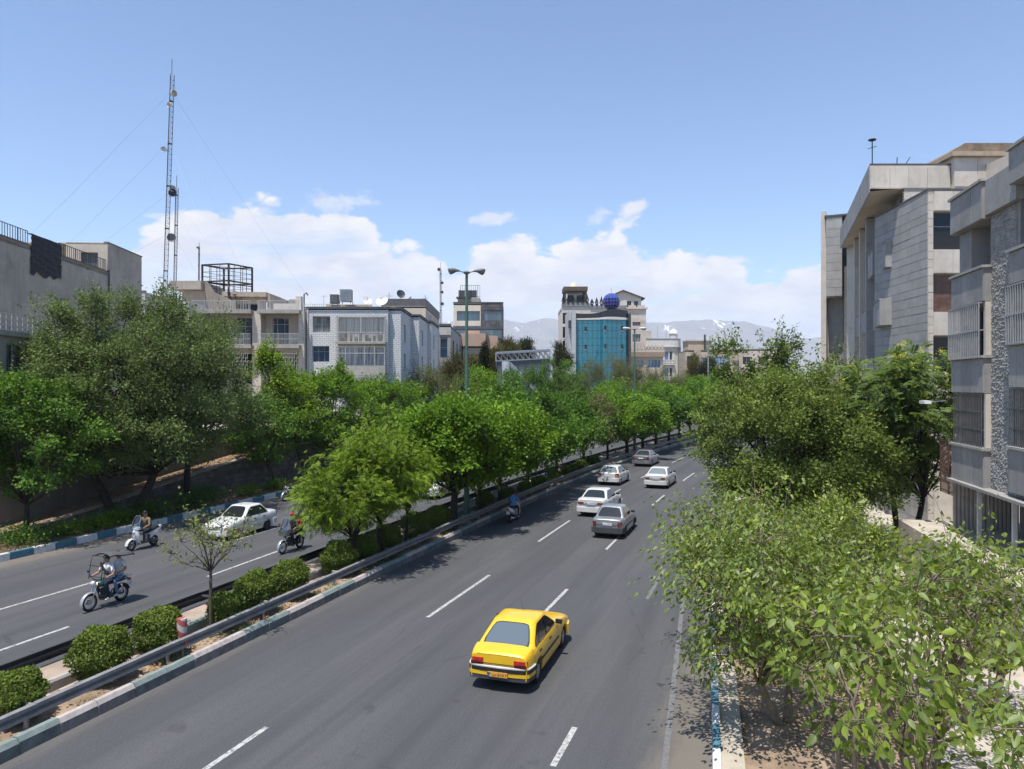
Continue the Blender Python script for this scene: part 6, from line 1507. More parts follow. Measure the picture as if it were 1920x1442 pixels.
    for x0, x1, z0, z1, st in ((.2, 2.7, 5.42, 7.24, .13), (4.8, 9.2, 5.62, 7.45, .14)):
        c = bpy.data.objects.new('window_cage', None); COL.objects.link(c); c.parent = B.r; c.location = (x0, -.27, z0+.02); B.bars(c, x1-x0, z1-z0, 4, 0, M('cage_dark', (.12, .118, .115), .6, .2, 3), st, th=.022, ret=.3)
    # recessed ground floor with ribbed metal sheets
    RIB = M('ribbed_sheet', (.30, .27, .25), .7, .12, 1.5, metal=.2, streak=.5, dirt=.3); m = MB()
    for i in range(64):
        x = -.4+i*.16; m.add([(x, 2.2, .2), (x+.05, 2.14, .2), (x+.11, 2.14, .2), (x+.16, 2.2, .2), (x, 2.2, 4.1), (x+.05, 2.14, 4.1), (x+.11, 2.14, 4.1), (x+.16, 2.2, 4.1)], ((0, 1, 5, 4), (1, 2, 6, 5), (2, 3, 7, 6)))
    m.build('ribbed_wall', RIB, B.r)
    m = MB()
    for i in range(16):
        y = -.1+i*.14; m.add([(-.4, y, .2), (-.34, y+.04, .2), (-.34, y+.10, .2), (-.4, y+.14, .2), (-.4, y, 4.0), (-.34, y+.04, 4.0), (-.34, y+.10, 4.0), (-.4, y+.14, 4.0)], ((1, 0, 4, 5), (2, 1, 5, 6), (3, 2, 6, 7)))
    m.build('ribbed_wall', M('ribbed_sheet_pale', (.44, .40, .36), .7, .12, 1.5, metal=.2, streak=.5, dirt=.3), B.r)
    B.box('soffit', 0, 10, -.45, 12, 4.0, 4.098, CPAN)
    for x in (1.9, 4.6, 7.6): B.box('post', x-.06, x+.06, -.1, .02, zg, 4.0, M('post_pale', (.5, .5, .5), .6))
    m = MB(); m.prism([(-2.2, -1.5), (10, -1.5), (10, 12), (-2.2, 12)], .15, zg); m.build('terrace', PAVE, B.r)
    m = MB(); m.bar((.1, -.5, 7.0), (-.55, -.95, 6.92), .03); m.build('lamp_bracket', FA, B.r, uv=False)
    m = MB(); m.box(-.95, -.35, -1.1, -.85, 6.86, 6.98); m.build('lamp_head', M('lamp_white', (.8, .8, .78), .4), B.r, uv=False)
    B.railing((-1.4, -.2), (-.1, -.2), 3.4, 2.0, M('rusty_iron', (.10, .055, .04), .8), .10, .02)
right_near()
def right_mid():
    B = Bld('office_block', 'beige stone clad block with serrated bays behind the golden rain tree', (21.33, 37.5, 0))
    zt = 17.55; fl = [(16.5, 14.52), (13.3, 11.3), (10.1, 8.2), (6.9, 5.0)]
    # south face of the front bay
    op = [(.28, 3.2, b, a, dict(nx=[0, .56, 1], tr=.62 if k == 0 else None, gl=(WG, M('curtain_brown_glass', (.14, .075, .055), .3, .3, 3), WG, WG)[k], fm=FA, sill=FW)) for k, (a, b) in enumerate(fl)]
    B.wall((0, 0), (5, 0), .15, zt, BEIG, op, rev=.3)
    z = .15; edges = sorted([q for f in fl for q in f]+[.15, zt])
    for i in range(0, len(edges)-1, 2):         # spandrels clad in tall slabs
        B.clad((.3, 0), (5, 0), edges[i]+.02, edges[i+1]-.02, [edges[i+1]-edges[i]], [.98], [BEIG, BEIG2], seed=i, stag=False)
    B.clad((0, 0), (.27, 0), .15, zt-.1, [.42], [.3], [BEIG, BEIG2], seed=3, stag=False)
    # grey west flank with staggered long slabs
    p = [(.47, 6.4), (.30, 4.2), (.12, 1.8), (0, 0)]
    for a, c in zip(p[:-1], p[1:]):
        B.wall(a, c, .15, zt, GREYC, name='flank_wall'); B.clad(a, c, .15, zt-.25, [.41, .52], [1.9, 2.6], [GREYC, GREYC2], seed=int(a[1]*10), proud=.028, gap=.011)
    m = MB(); m.prism([(-.02, -.04), (5, -.04), (5, 3.6), (5, 6.5), (.46, 6.5), (.27, 4.2), (.09, 1.8)], zt, zt+.10); m.build('coping', M('dark_coping', (.10, .10, .10), .7), B.r)
    B.wall((5, 0), (5, 20), .15, 19.8, BEIG, name='end_wall')
    # taller slab behind, its south face
    x0, x1, y = -1.28, 8.5, 3.5
    B.wall((.62, y), (x1, y), 14, 20.0, BEIG, name='south_wall')
    B.clad((.62, y), (x1, y), zt+.05, 18.55, [.36, .52], [2.6, 3.4], [BEIG, BEIG2], seed=21)
    B.clad((x0+.05, y-.06), (3.2, y-.06), 18.6, 19.78, [1.2], [1.05], [BEIG, BEIG2], seed=22, stag=False)
    B.wall((x0, y-.06), (3.22, y-.06), 18.55, 19.86, BEIG, name='fascia_wall')
    # street fascia runs back along the road, with its soffit and fine slats under it
    dr = Vector((math.sin(R_(19.4)), math.cos(R_(19.4)))); e = Vector((x0, y-.06)); f = e+dr*18
    B.wall(tuple(f), tuple(e), 18.35, 19.9, GREYC2, name='fascia_wall'); B.clad(tuple(f), tuple(e), 18.36, 19.88, [1.52], [1.2], [GREYC, GREYC2], seed=24, stag=False)
    i_ = Vector((dr.y, -dr.x)); g1, g2 = e+i_*1.75+Vector((0, .0)), f+i_*1.75
    m = MB(); m.poly([(e.x, e.y, 18.42), (g1.x, g1.y, 18.42), (g2.x, g2.y, 18.42), (f.x, f.y, 18.42)]); m.build('soffit', BEIG2, B.r)
    m = MB(); m.prism([tuple(e), (8.5, y-.06), (8.5, y+20), tuple(f)], 19.86, 19.98); m.build('roof', M('dark_coping', (.10, .10, .10), .7), B.r)
    # street wall under the soffit
    w0, w1 = e+i_*1.7, f+i_*1.7; L = (w1-w0).length
    ops = []
    for k, (a, b) in enumerate([(17.9, 15.9), (14.6, 12.6), (11.3, 9.3), (8.0, 6.0), (4.7, 2.7)]):
        for q in (1.2, 4.2, 7.6, 11.2, 14.6): ops.append((L-q-2.2, L-q, b, a, dict(nx=2, gl=(WG, WGC)[k % 2], fm=FA)))
    B.wall(tuple(w1), tuple(w0), .15, 18.42, GREYC, ops, rev=.35, name='street_wall')
    m = MB()                        # horizontal fine slats at the top storey
    for i in range(15): zq = 16.0+i*.155; m.loft([[Vector((*(w0+dr*q-i_*off), zq+dz)) for off, dz in ((.02, 0), (.07, .0), (.02, .10))] for q in (.0, 1.2)]); m.loft([[Vector((*(w0+dr*q-i_*off), zq+dz)) for off, dz in ((.02, 0), (.07, .0), (.02, .10))] for q in (3.45, 4.15)])
    m.build('slats', GREYC2, B.r)
    for q, wd in ((7.0, .5), (10.6, .55), (13.95, .6)):   # full-height fins
        a = w0+dr*q; m = MB(); m.prism([tuple(a), tuple(a-i_*1.1), tuple(a-i_*1.1+dr*wd), tuple(a+dr*wd)][::-1], .15, 18.36); m.build('fin', GREYC2 if q < 10 else BEIG, B.r)
    for k, zq in enumerate((15.75, 12.45, 9.15, 5.85, 2.6)):        # boxed spandrels below each window row
        for q in (1.1, 4.15, 7.55, 11.15):
            a = w0+dr*q; d_ = .75 if (k+int(q)) % 2 else 1.05; m = MB(); m.prism([tuple(a-i_*.003), tuple(a-i_*d_), tuple(a-i_*d_+dr*2.3), tuple(a-i_*.003+dr*2.3)][::-1], zq-1.45, zq); sp = m.build('spandrel', GREYC, B.r)
            for j in range(2):
                m = MB(); c0 = a-i_*(d_+.025)+dr*(2.3*j/2+.015); c1 = a-i_*(d_+.025)+dr*(2.3*(j+1)/2-.015); m.loft([[Vector((*c0, zz)), Vector((*(c0+i_*.022), zz)), Vector((*(c1+i_*.022), zz)), Vector((*c1, zz))] for zz in (zq-1.43, zq-.02)]); m.build('cladding_panel', GREYC2, sp)
            m = MB(); m.prism([tuple(a), tuple(a-i_*(d_+.06)), tuple(a-i_*(d_+.06)+dr*2.34), tuple(a+dr*2.34)][::-1], zq+.003, zq+.07); m.build('sill', M('sill_concrete', (.36, .34, .31)), sp)
    B.wall((8.5, y-.06), (8.5, y+20), .15, 19.9, BEIG, name='end_wall')
    # raised stair head on the right with its brown eaves
    B.box('stair_head', 3.25, 8.5, y-.35, y+6, 18.4, 20.25, BEIG); B.clad((3.25, y-.35), (8.5, y-.35), 18.6, 20.2, [1.6], [1.3], [BEIG, BEIG2], seed=31, stag=False)
    B.box('eaves', 3.0, 8.9, y-.6, y+6.3, 20.25, 20.5, M('eaves_sandstone', (.42, .33, .24), .85, .1, 2, dirt=.3)); 
    m = MB(); m.loft([[Vector((3.0, y-.3, 20.5)), Vector((3.9, y-.3, 21.05)), Vector((8.9, y-.3, 21.05)), Vector((8.9, y-.3, 20.5))], [Vector((3.0, y+6, 20.5)), Vector((3.9, y+6, 21.05)), Vector((8.9, y+6, 21.05)), Vector((8.9, y+6, 20.5))]]); m.build('roof_curb', M('roof_brown', (.24, .18, .13), .9, .25, 2, dirt=.5), B.r)
    m = MB(); m.lathe([(.9, 0), (.7, .22), (.35, .38), (.0, .42)], 14, Matrix.Translation((2.1, y+2, 19.98))); m.build('roof_vent', M('roof_brown', (.24, .18, .13)), B.r, smooth=True)
right_mid()
a_ = thing('roof_antenna', 'thin antenna mast with flat dark head on the beige block roof', 'antenna', (20.45, 41.5, 19.98))
m = MB(); m.tube([(0, 0, 0), (0, 0, 1.45)], .03, 6); m.bar((-.25, 0, 1.0), (.25, 0, 1.15), .03); m.build('pole', BLACKI, a_, uv=False); m = MB(); m.lathe([(.0, -.07), (.2, -.03), (.22, .03), (.0, .08)], 10, Matrix.Translation((0, 0, 1.5))); m.build('head', BLACKI, a_, smooth=True, uv=False)
for x, lean, lb in ((21.9, .02, 'upright short rod on the beige block roof'), (22.3, .35, 'slanting short rod on the beige block roof')):
    o_ = thing('roof_rod', lb, 'rod', (x, 41.6, 19.98)); m = MB(); m.tube([(0, 0, 0), (lean, 0, .55)], .025, 5); m.build('rod', BLACKI, o_, uv=False)
def right_far():
    B = Bld('grey_block', 'far grey block with overhanging box and white framed windows left of the beige block', (26.2, 62, 0), R_(-25))
    B.box('edge_wall', 0, .42, 0, 11, .15, 22.25, BEIG)
    B.box('tower', .424, 4.0, .6, 11, .15, 21.5, GREYC)
    b = B.box('overhang_box', .43, 1.65, -.9, .59, 14.9, 21.55, GREYC2); B.clad((.43, -.9), (1.65, -.9), 14.95, 21.5, [.7], [.62], [GREYC2, GREYC], seed=41)
    B.box('coping', .3, 4.1, -1.0, 11, 21.56, 21.7, M('dark_coping', (.10, .10, .10)))
    B.wall((1.7, .3), (4.0, .3), .15, 19.2, M('dark_grey_stone', (.17, .17, .175), .85, .1, 1.5, streak=.3), [(.5, 1.15, 16.2, 17.3, dict(nx=1, fm=FW, fw=.14)), (.5, 1.3, 12.6, 14.6, dict(nx=1, fm=FW, fw=.14)), (.5, 1.3, 9.4, 11.6, dict(nx=1, fm=FW, fw=.14)), (.5, 1.3, 6.2, 8.2, dict(nx=1, fm=FW, fw=.14))], rev=.12)
    m = MB(); m.tube([(1.9, 2, 21.6), (1.9, 2, 22.2), (2.2, 2, 22.35), (2.4, 2, 22.15)], .09, 8); m.build('vent_pipe', BLACKI, B.r, smooth=True, uv=False)
right_far()

# ---- left: plastered block with roof railings
PLAST = M('tan_plaster', (.42, .37, .315), .95, .13, .45, bump=.35, bscale=6, streak=.55, fine=.2, dirt=.35, dirtcol=(.15, .125, .105)); PLASTL = M('tan_plaster_light', (.55, .48, .40), .95, .1, .5, bump=.3, streak=.25, dirt=.2)
def left_block():
    d = Vector((-.095, .9955)); B = Bld('plastered_block', 'tan plastered block at the left edge with black roof railings and tar patch', (-28.75, 35.5, 3.6), math.atan2(d.y, d.x))
    # local x runs away from the camera, -y is the street side; heights are above the upper terrace
    k = -3.6
    B.wall((0, 0), (20, 0), 0, 16.05+k, PLAST); B.wall((20, 0), (26.3, 0), 0, 18.35+k, PLAST); B.wall((26.3, 0), (26.3, 9), 0, 18.35+k, PLAST, name='end_wall'); B.wall((20, 3.0), (20, 0), 16.0+k, 18.35+k, PLASTL, [(1.05, 2.3, 16.1+k, 17.6+k, None)], rev=.3, name='stair_wall')
    B.box('roof_door', 20.2, 20.26, .72, 1.95, 16.1+k, 17.6+k, M('door_grey_blue', (.11, .12, .135), .5, .2, 4))
    B.wall((0, 14), (0, 0), 0, 16.05+k, PLAST, name='end_wall'); B.box('roof', .02, 20, .25, 14, 15.6+k, 15.8+k, ROOFM); B.box('stair_roof', 20, 26.3, .02, 9, 18.2+k, 18.3+k, PLASTL); B.box('parapet', 0, 20, .0, .28, 15.85+k, 16.12+k, PLAST)
    B.box('coping', -.05, 19.98, -.06, .3, 16.122+k, 16.2+k, M('coping_brown', (.2, .165, .13), .9)); B.box('coping', 19.97, 26.36, -.05, .28, 18.352+k, 18.42+k, M('coping_brown', (.2, .165, .13)))
    for a, c in ((0, 9.45), (13.15, 19.9)): B.railing((a, .1), (c, .1), 16.2+k, .82, BLACKI, .26, .03, name='roof_railing')
    TAR = M('tar_patch', (.016, .017, .022), .6, .3, 3, bump=1., bscale=7, spec=.25); m = MB(); nx_, nz_ = 12, 16; r = random.Random(4); g_ = []
    for j in range(nz_+1):
        for i in range(nx_+1): g_.append((9.5+3.6*i/nx_+(r.uniform(-.07, .07) if i in (0, nx_) else 0), -.05-.03*r.random()-.03*abs(math.sin(j*1.1+.4*i)), 14.55+k+2.35*j/nz_+(r.uniform(-.25, .12) if j == 0 else 0)))
    m.add(g_, [(j*(nx_+1)+i, j*(nx_+1)+i+1, (j+1)*(nx_+1)+i+1, (j+1)*(nx_+1)+i) for j in range(nz_) for i in range(nx_)]); m.add([(9.5, -.06, 16.9+k), (13.1, -.06, 16.9+k), (13.1, .35, 16.95+k), (9.5, .35, 16.95+k)], ((0, 1, 2, 3),)); m.build('tar_patch', TAR, B.r)
    m = MB(); m.tube([(20.05, -.08, 12.6+k), (20.05, -.08, 16.3+k)], .05, 8); m.build('drain_pipe', BLACKI, B.r, uv=False)
    B.box('rubble', 2.5, 7.5, 3.0, 6, 15.8+k, 17.0+k, PLASTL)
    # lower wing toward the street
    B.wall((1.0, -2.6), (15, -2.6), 0, 10.15+k, M('wing_plaster', (.36, .335, .30), .9, .12, .6, bump=.3, streak=.4, dirt=.3), [(4.6, 6.6, 7.9+k, 9.75+k, dict(nx=3, gl=WGC, fm=FW)), (7.8, 10.4, 7.9+k, 9.75+k, dict(nx=3, gl=WGC, fm=FW)), (11.2, 13.4, 7.9+k, 9.75+k, dict(nx=3, gl=WG, fm=FW)), (1.4, 3.8, 7.9+k, 9.75+k, dict(nx=3, gl=WGC, fm=FW))], name='wing_wall')
    B.box('wing_roof', .9, 15.1, -2.75, -.01, 10.15+k, 10.4+k, CONC); B.wall((15, -2.6), (15, -.01), 0, 10.15+k, PLAST, name='wing_end')
    B.railing((1.0, -2.55), (15, -2.55), 10.4+k, .95, GW, .5, .03, rails=(.08, .36, .68, 1.), name='wing_railing'); B.box('awning', 6, 14.5, -3.6, -2.61, 5.9+k, 6.05+k, M('awning_tan', (.45, .36, .26), .8))
    B.box('sign_band', 5, 14.5, -2.75, -2.61, 6.15+k, 6.75+k, M('white_band', (.6, .6, .58), .7, .1, 2))
left_block()
def left_back():
    B = Bld('roof_house', 'stepped tan house behind the huge elm with overhanging slab roof', (-33.2, 78, 0)); T_ = M('tan_wall', (.52, .435, .345), .9, .1, .6, streak=.3, dirt=.3)
    WPL = M('white_plaster', (.52, .50, .465), .9, .1, .6, streak=.35, dirt=.25)
    B.box('white_wall', -5.2, -1.95, -8, -2, 3.6, 16.45, WPL); B.box('white_wall', -1.9, .95, -5, -1, 3.6, 15.9, WPL); B.box('parapet', -5.25, -1.9, -8.05, -7.8, 16.452, 16.6, M('dark_coping', (.10, .10, .10)))
    B.box('tower', -2.0, .6, 0, 5, 3.6, 17.6, T_); B.box('slab_roof', -2.75, .5, -1.2, 5, 17.62, 18.5, M('slab_beige', (.40, .35, .29), .9, .1, .8, streak=.4))
    m = MB(); m.loft([[Vector((x, y, z)) for x, z in ((.62, 3.6), (.62, 18.6), (.75, 18.6), (1.6, 17.4), (3.9, 16.3), (3.9, 3.6))] for y in (-.5, -.2)]); m.build('wing_wall', M('tan_wall_dark', (.285, .24, .195), .9, .1, .6, streak=.4), B.r)
    c = bpy.data.objects.new('window_grille', None); COL.objects.link(c); c.parent = B.r; c.location = (-1.8, -.1, 15.6); B.bars(c, 2.0, 1.9, 2, 0, GW, .22)
left_back()
def cage():
    o_ = thing('steel_frame', 'rusty black open steel frame standing on the house roofs', 'frame', (-31.4, 79, 16.9)); m = MB(); V = Vector
    A, B_, C_, D_ = V((-1.9, -.4, 0)), V((1.25, -1.2, 0)), V((2.75, 1.6, 0)), V((-.6, 2.2, 0))
    zs = (1.75, 3.55)
    for p, zb in ((A, .2), (B_, .1), (C_, -.1), (D_, .2)): m.bar(p+V((0, 0, zb)), p+V((0, 0, 3.6)), .17)
    for z_ in zs:
        for a, b in ((A, B_), (B_, C_), (C_, D_), (D_, A)): m.bar(a+V((0, 0, z_)), b+V((0, 0, z_)), .14)
    for a, b, n in ((A, B_, 3), (B_, C_, 4), (D_, C_, 3), (A, D_, 3)):
        for i in range(1, n): p = a+(b-a)*i/n; m.bar(p+V((0, 0, .3)), p+V((0, 0, 3.55)), .05)
        for z_ in (.7, 1.2, 2.3, 2.8): m.bar(a+V((0, 0, z_)), b+V((0, 0, z_)), .035)
    m.bar(A+V((0, 0, 3.55)), C_+V((0, 0, 3.3)), .06); m.bar(A+V((0, 0, 1.75)), C_+V((0, 0, 1.5)), .1)
    m.build('frame', M('rusty_black_steel', (.035, .026, .022), .75, .3, 3), o_, uv=False)
    m = MB(); r = random.Random(3)
    for i in range(14): a = V((r.uniform(-1.5, 3.2), r.uniform(-1.5, .6), r.uniform(-.15, .35))); m.bar(a, a+V((r.uniform(-1.4, 1.4), r.uniform(-.4, .4), r.uniform(-.25, .25))), .09)
    m.build('scrap', M('rusty_scrap', (.13, .07, .05), .85, .3, 4), o_, uv=False)
cage()
STRIP = M('striped_stone', (.60, .53, .445), .9, .08, .8, streak=.2, dirt=.15)
def balcony_house():
    B = Bld('balcony_house', 'beige house with stacked balconies and white railings beside the white brick house', (-32.8, 75, 3.6)); k = -3.6; X1 = 11.35
    def lintel_wall(p0, p1, z0, z1, nm, mat=STRIP, **kw):
        w_ = B.wall(p0, p1, z0, z1, mat, name=nm, **kw); return w_
    y = 1.5        # recessed back wall of the balconies
    ops = [(2.1, 3.1, 11.7+k, 14.1+k, dict(nx=2, gl=M('shutter_white', (.5, .51, .52), .6), fm=FW)), (4.0, 5.75, 11.7+k, 14.6+k, dict(nx=2, tr=.68, gl=WGB, fm=FW)), (7.75, 9.45, 11.7+k, 14.6+k, dict(nx=[0, .28, .72, 1], tr=.76, gl=WGB, fm=FW)),
           (3.4, 5.6, 7.6+k, 10.9+k, dict(nx=2, gl=WG, fm=FW)), (7.6, 10.4, 7.6+k, 10.9+k, dict(nx=3, gl=WGC, fm=FW))]
    lintel_wall((0, y), (X1, y), 0, 15.1+k, 'wall', op=ops)
    for a, c in ((0, .8), (6.15, 7.05), (10.9, X1)): m = MB(); m.box(a, c, 0, y-.003, 0, 15.1+k); m.build('pier', STRIP, B.r)
    B.clad((6.15, 0), (7.05, 0), 10+k, 15.0+k, [.22], [.9], [STRIP, BEIG2], proud=.02, gap=.012, seed=3, stag=False, name='stone_strip')
    SL = M('balcony_slab', (.36, .335, .30), .9, .1, 1.5, streak=.4)
    for a, c in ((.2, 6.3), (6.9, X1-.15)):
        for z_ in (14.85, 11.3): B.box('balcony_slab', a, c, -.85, y-.01, z_+k, z_+.34+k, SL)
        B.railing((a+.1, -.75), (c-.1, -.75), 11.64+k, 1.15, GW, .13, .028, rails=(.03, .52, 1.), name='balcony_railing'); B.railing((a+.1, -.75), (c-.1, -.75), 15.19+k, .95, GW, .16, .03, name='roof_railing')
        # brick-like welded lattice closing the storey below
        m = MB(); n = int((c-a-.4)/.19)
        for i in range(n+1):
            x = a+.2+i*.19
            for q in range(4): z_ = 8.3+q*.75+(.37 if i % 2 else 0); m.box(x-.016, x+.016, -.72, -.69, z_+k, z_+.56+k); m.box(x-.016, x+.19, -.72, -.69, z_+.56+k, z_+.60+k)
        m.build('lattice', GW, B.r, uv=False)
    B.box('roof', 0, X1, y, 12, 15.0+k, 15.18+k, ROOFM); B.wall((X1, 1.5), (X1, 12), 0, 15.1+k, STRIP, name='end_wall'); B.box('side_pier', -.9, -.0, .4, 12, 0, 15.6+k, M('white_plaster', (.52, .50, .465)))
    # roof room and parapet walls
    B.wall((2.2, 3.6), (6.4, 3.6), 15.18+k, 17.0+k, M('tan_wall', (.40, .335, .265)), [(.5, 1.35, 15.3+k, 16.3+k, dict(nx=1, gl=WG, fm=FW)), (1.5, 2.3, 15.25+k, 16.35+k, dict(nx=2, gl=WG, fm=FW)), (2.35, 3.3, 15.3+k, 16.3+k, dict(nx=1, gl=WG, fm=FW))], name='roof_room')
    m = MB(); m.loft([[Vector((x, yy, z_+k)) for x, z_ in ((1.9, 17.0), (1.9, 17.5), (6.6, 17.45), (6.6, 16.95))] for yy in (2.9, 8)]); m.build('roof_room_slab', M('slab_brown', (.43, .345, .27), .9, .15, 1.2, streak=.45), B.r)
    m = MB(); m.loft([[Vector((6.6, 3.2, z_)) for z_ in (15.18+k, 17.4+k)]+[Vector((6.9, 3.2, 17.3+k)), Vector((6.9, 3.2, 15.18+k))], [Vector((10.2, 7.5, z_)) for z_ in (15.18+k, 16.0+k)]+[Vector((10.4, 7.5, 16.0+k)), Vector((10.4, 7.5, 15.18+k))]]); m.build('sloping_wall', M('slab_brown', (.33, .265, .205)), B.r)
    B.box('roof_parapet', 7.6, 10.1, 2.2, 2.5, 15.19+k, 16.15+k, BEIG2); B.box('chimney', 10.0, 10.6, 2.0, 2.6, 15.19+k, 16.9+k, BEIG2); B.box('water_tank', 8.7, 9.7, 4, 5, 16.0+k, 16.8+k, SL)
    m = MB(); m.tube([(10.9, 2, 15.2+k), (10.9, 2, 17.1+k), (11.15, 2, 17.25+k), (11.3, 2, 17.0+k)], .07, 8); m.build('vent_pipe', BLACKI, B.r, uv=False)
    m = MB(); m.box(X1-.02, X1+.12, 0, .14, 3+k, 15.9+k); m.build('drain_pipe', M('pipe_pale', (.5, .5, .5), .5), B.r)
balcony_house()
pot = thing('plant_pot', 'pale plant pot on the left balcony of the beige house', 'pot', (-27.9, 74.6, 11.64)); m = MB(); m.lathe([(.0, 0), (.28, 0), (.38, .7), (.34, .7), (.0, .62)], 12); m.build('pot', M('pot_cream', (.5, .46, .36), .8), pot, smooth=40)
WBR = BRICK('white_brick', (.70, .695, .69), (.63, .63, .625), (.25, .245, .24), .46, .20, .016, .5, .22, streak=.25)
def brick_house():
    B = Bld('white_brick_house', 'white brick house with saw tooth flank and barred balconies', (-21.35, 76, 3.6)); k = -3.6; zt = 15.6+k
    gk = dict(fm=FW, gl=WGC)
    ops = [(.62, 2.45, 13.05+k, 14.7+k, dict(nx=2, grille=3, gstep=.12, **gk)), (.55, 2.35, 9.95+k, 11.6+k, dict(nx=3, tr=.66, fm=FA, gl=WGB, sill=M('sill_white', (.6, .6, .58), .8))), (.55, 2.35, 6.9+k, 8.5+k, dict(nx=3, fm=FA, gl=WG)),
           (3.35, 8.15, 12.05+k, 14.6+k, dict(nx=[0, .18, .42, .62, .72, 1], gl=WGW, fm=M('window_frame_cream', (.5, .47, .38), .6))), (3.35, 8.15, 9.55+k, 11.5+k, dict(nx=6, gl=WGBC, fm=FW)), (3.9, 8.15, 6.2+k, 8.0+k, dict(nx=4, gl=WGC, fm=FW))]
    B.wall((0, 0), (8.45, 0), 0, zt, WBR, ops, rev=.5)
    pl = [(8.45, .7), (9.7, .7), (9.7, 8.2), (10.65, 8.2), (10.65, 16.5), (11.1, 16.5), (11.1, 26)]
    B.wall((8.45, 0), pl[0], 0, zt, WBR)
    for i, (a, c) in enumerate(zip(pl[:-1], pl[1:])):
        o_ = []
        if a[0] == c[0]: L = c[1]-a[1]; o_ = [(L*.30, L*.30+1.15, z0+k, z1+k, dict(nx=1, gl=WG, fm=FD)) for z0, z1 in ((12.15, 14.05), (9.0, 10.95), (6.0, 7.9))]
        B.wall(a, c, 0, zt, WBR, o_, rev=.22)
    m = MB(); pts = [(0, 0), (8.45, 0)]+pl+[(0, 26)]; m.prism(pts, zt-.25, zt-.1); m.build('roof', ROOFM, B.r)
    DC = M('dark_coping', (.10, .10, .10)); q = [(-.05, -.06), (8.5, -.06), (8.5, .64), (9.76, .64), (9.76, 8.14), (10.71, 8.14), (10.71, 16.44), (11.16, 16.44), (11.16, 26)]
    for a, c in zip(q[:-1], q[1:]): m = MB(); m.bar((*a, zt+.04), (*c, zt+.04), .22, .09); m.build('coping', DC, B.r)
    SLB = M('balcony_slab', (.36, .335, .30))
    # enclosed balconies
    B.box('balcony_slab', 3.2, 8.35, -.85, -.01, 11.78+k, 12.02+k, SLB)
    c = bpy.data.objects.new('balcony_grille', None); COL.objects.link(c); c.parent = B.r; c.location = (3.28, -.75, 12.04+k); B.bars(c, 4.95, 2.6, 2, 0, GW, .135, th=.028, ret=.7); m = MB(); m.box(0, 4.95, -.03, .02, .90, .97); m.box(2.45, 2.53, -.02, .02, .97, 2.6); m.build('grille_rail', GW, c, uv=False)
    m = MB(); r = random.Random(2)
    for i in range(9): x = .3+i*.5+r.uniform(-.1, .1); m.box(x, x+r.uniform(.15, .35), .25, .5, 0, r.uniform(.35, 1.0))
    m.build('stored_things', M('stored_things', (.22, .15, .11), .8, .6, 1.5), c, uv=False)
    B.box('balcony_parapet', 3.15, 8.3, -.85, -.01, 8.55+k, 9.5+k, M('stained_parapet', (.42, .40, .35), .9, .12, 2, streak=.9, dirt=.3)); B.box('balcony_slab', 3.15, 8.3, -.9, -.01, 8.25+k, 8.53+k, SLB)
    c = bpy.data.objects.new('balcony_grille', None); COL.objects.link(c); c.parent = B.r; c.location = (3.2, -.78, 9.54+k); B.bars(c, 5.0, 1.95, 2, 0, GW, .14, th=.025, ret=.7)
    m = MB()
    for i in range(6): m.box(i*1.0-.03, i*1.0+.03, -.02, .04, 0, 1.95)
    m.box(0, 5.0, -.03, .03, 1.25, 1.31); m.build('grille_post', FW, c, uv=False)
    B.box('balcony_slab', 3.6, 8.35, -.9, -.01, 7.95+k, 8.22+k, SLB)
    c = bpy.data.objects.new('balcony_grille', None); COL.objects.link(c); c.parent = B.r; c.location = (3.9, -.4, 6.2+k); B.bars(c, 4.2, 1.7, 2, 0, GW, .14, th=.025)
    m = MB(); m.box(.06, .20, -.10, .0, 0, zt-.1); m.build('drain_pipe', M('pipe_pale', (.5, .5, .5)), B.r)
    B.box('roof_parapet', 1.0, 6.0, 4, 4.3, zt-.1, zt+.75, M('tan_wall', (.40, .335, .265))); B.box('roof_hut', 3.2, 8.0, 8, 12, zt-.1, zt+.9, M('tan_wall', (.40, .335, .265)))
    B.railing((-2.5, 5), (1.0, 5), zt, .9, GW, .25, .03, name='roof_railing')
brick_house()
# roof-top things
def cooler(loc, s_, label, mat):
    o_ = thing('evaporative_cooler', label, 'cooler', loc); w_ = s_/2; m = MB(); m.box(-w_, w_, -w_, w_, .25, .25+s_*1.05); m.box(-w_*1.05, w_*1.05, -w_*1.05, w_*1.05, .25+s_*1.05, .32+s_*1.05); m.build('cabinet', mat, o_)
    m = MB()
    for i in range(9): zq = .35+s_*.95*i/9; m.box(-w_*.9, w_*.9, -w_-.03, -w_-.002, zq, zq+.03); m.box(w_+.002, w_+.03, -w_*.9, w_*.9, zq, zq+.03)
    m.build('louvre', FA, o_, uv=False); m = MB()
    for x in (-w_, w_):
        for y in (-w_, w_): m.box(x-.03, x+.03, y-.03, y+.03, 0, .25)
    m.build('leg', BLACKI, o_, uv=False); return o_
GALV = M('galvanised_sheet', (.42, .45, .45), .4, .15, 1.5, metal=.5, streak=.3)
cooler((-17.9, 79, 16.3), 1.15, 'shiny galvanised cooler on the white brick house roof', GALV); cooler((-19.4, 80, 16.2), .85, 'dark small cooler left of the shiny one on the brick house roof', M('cooler_dark', (.12, .12, .125), .6))
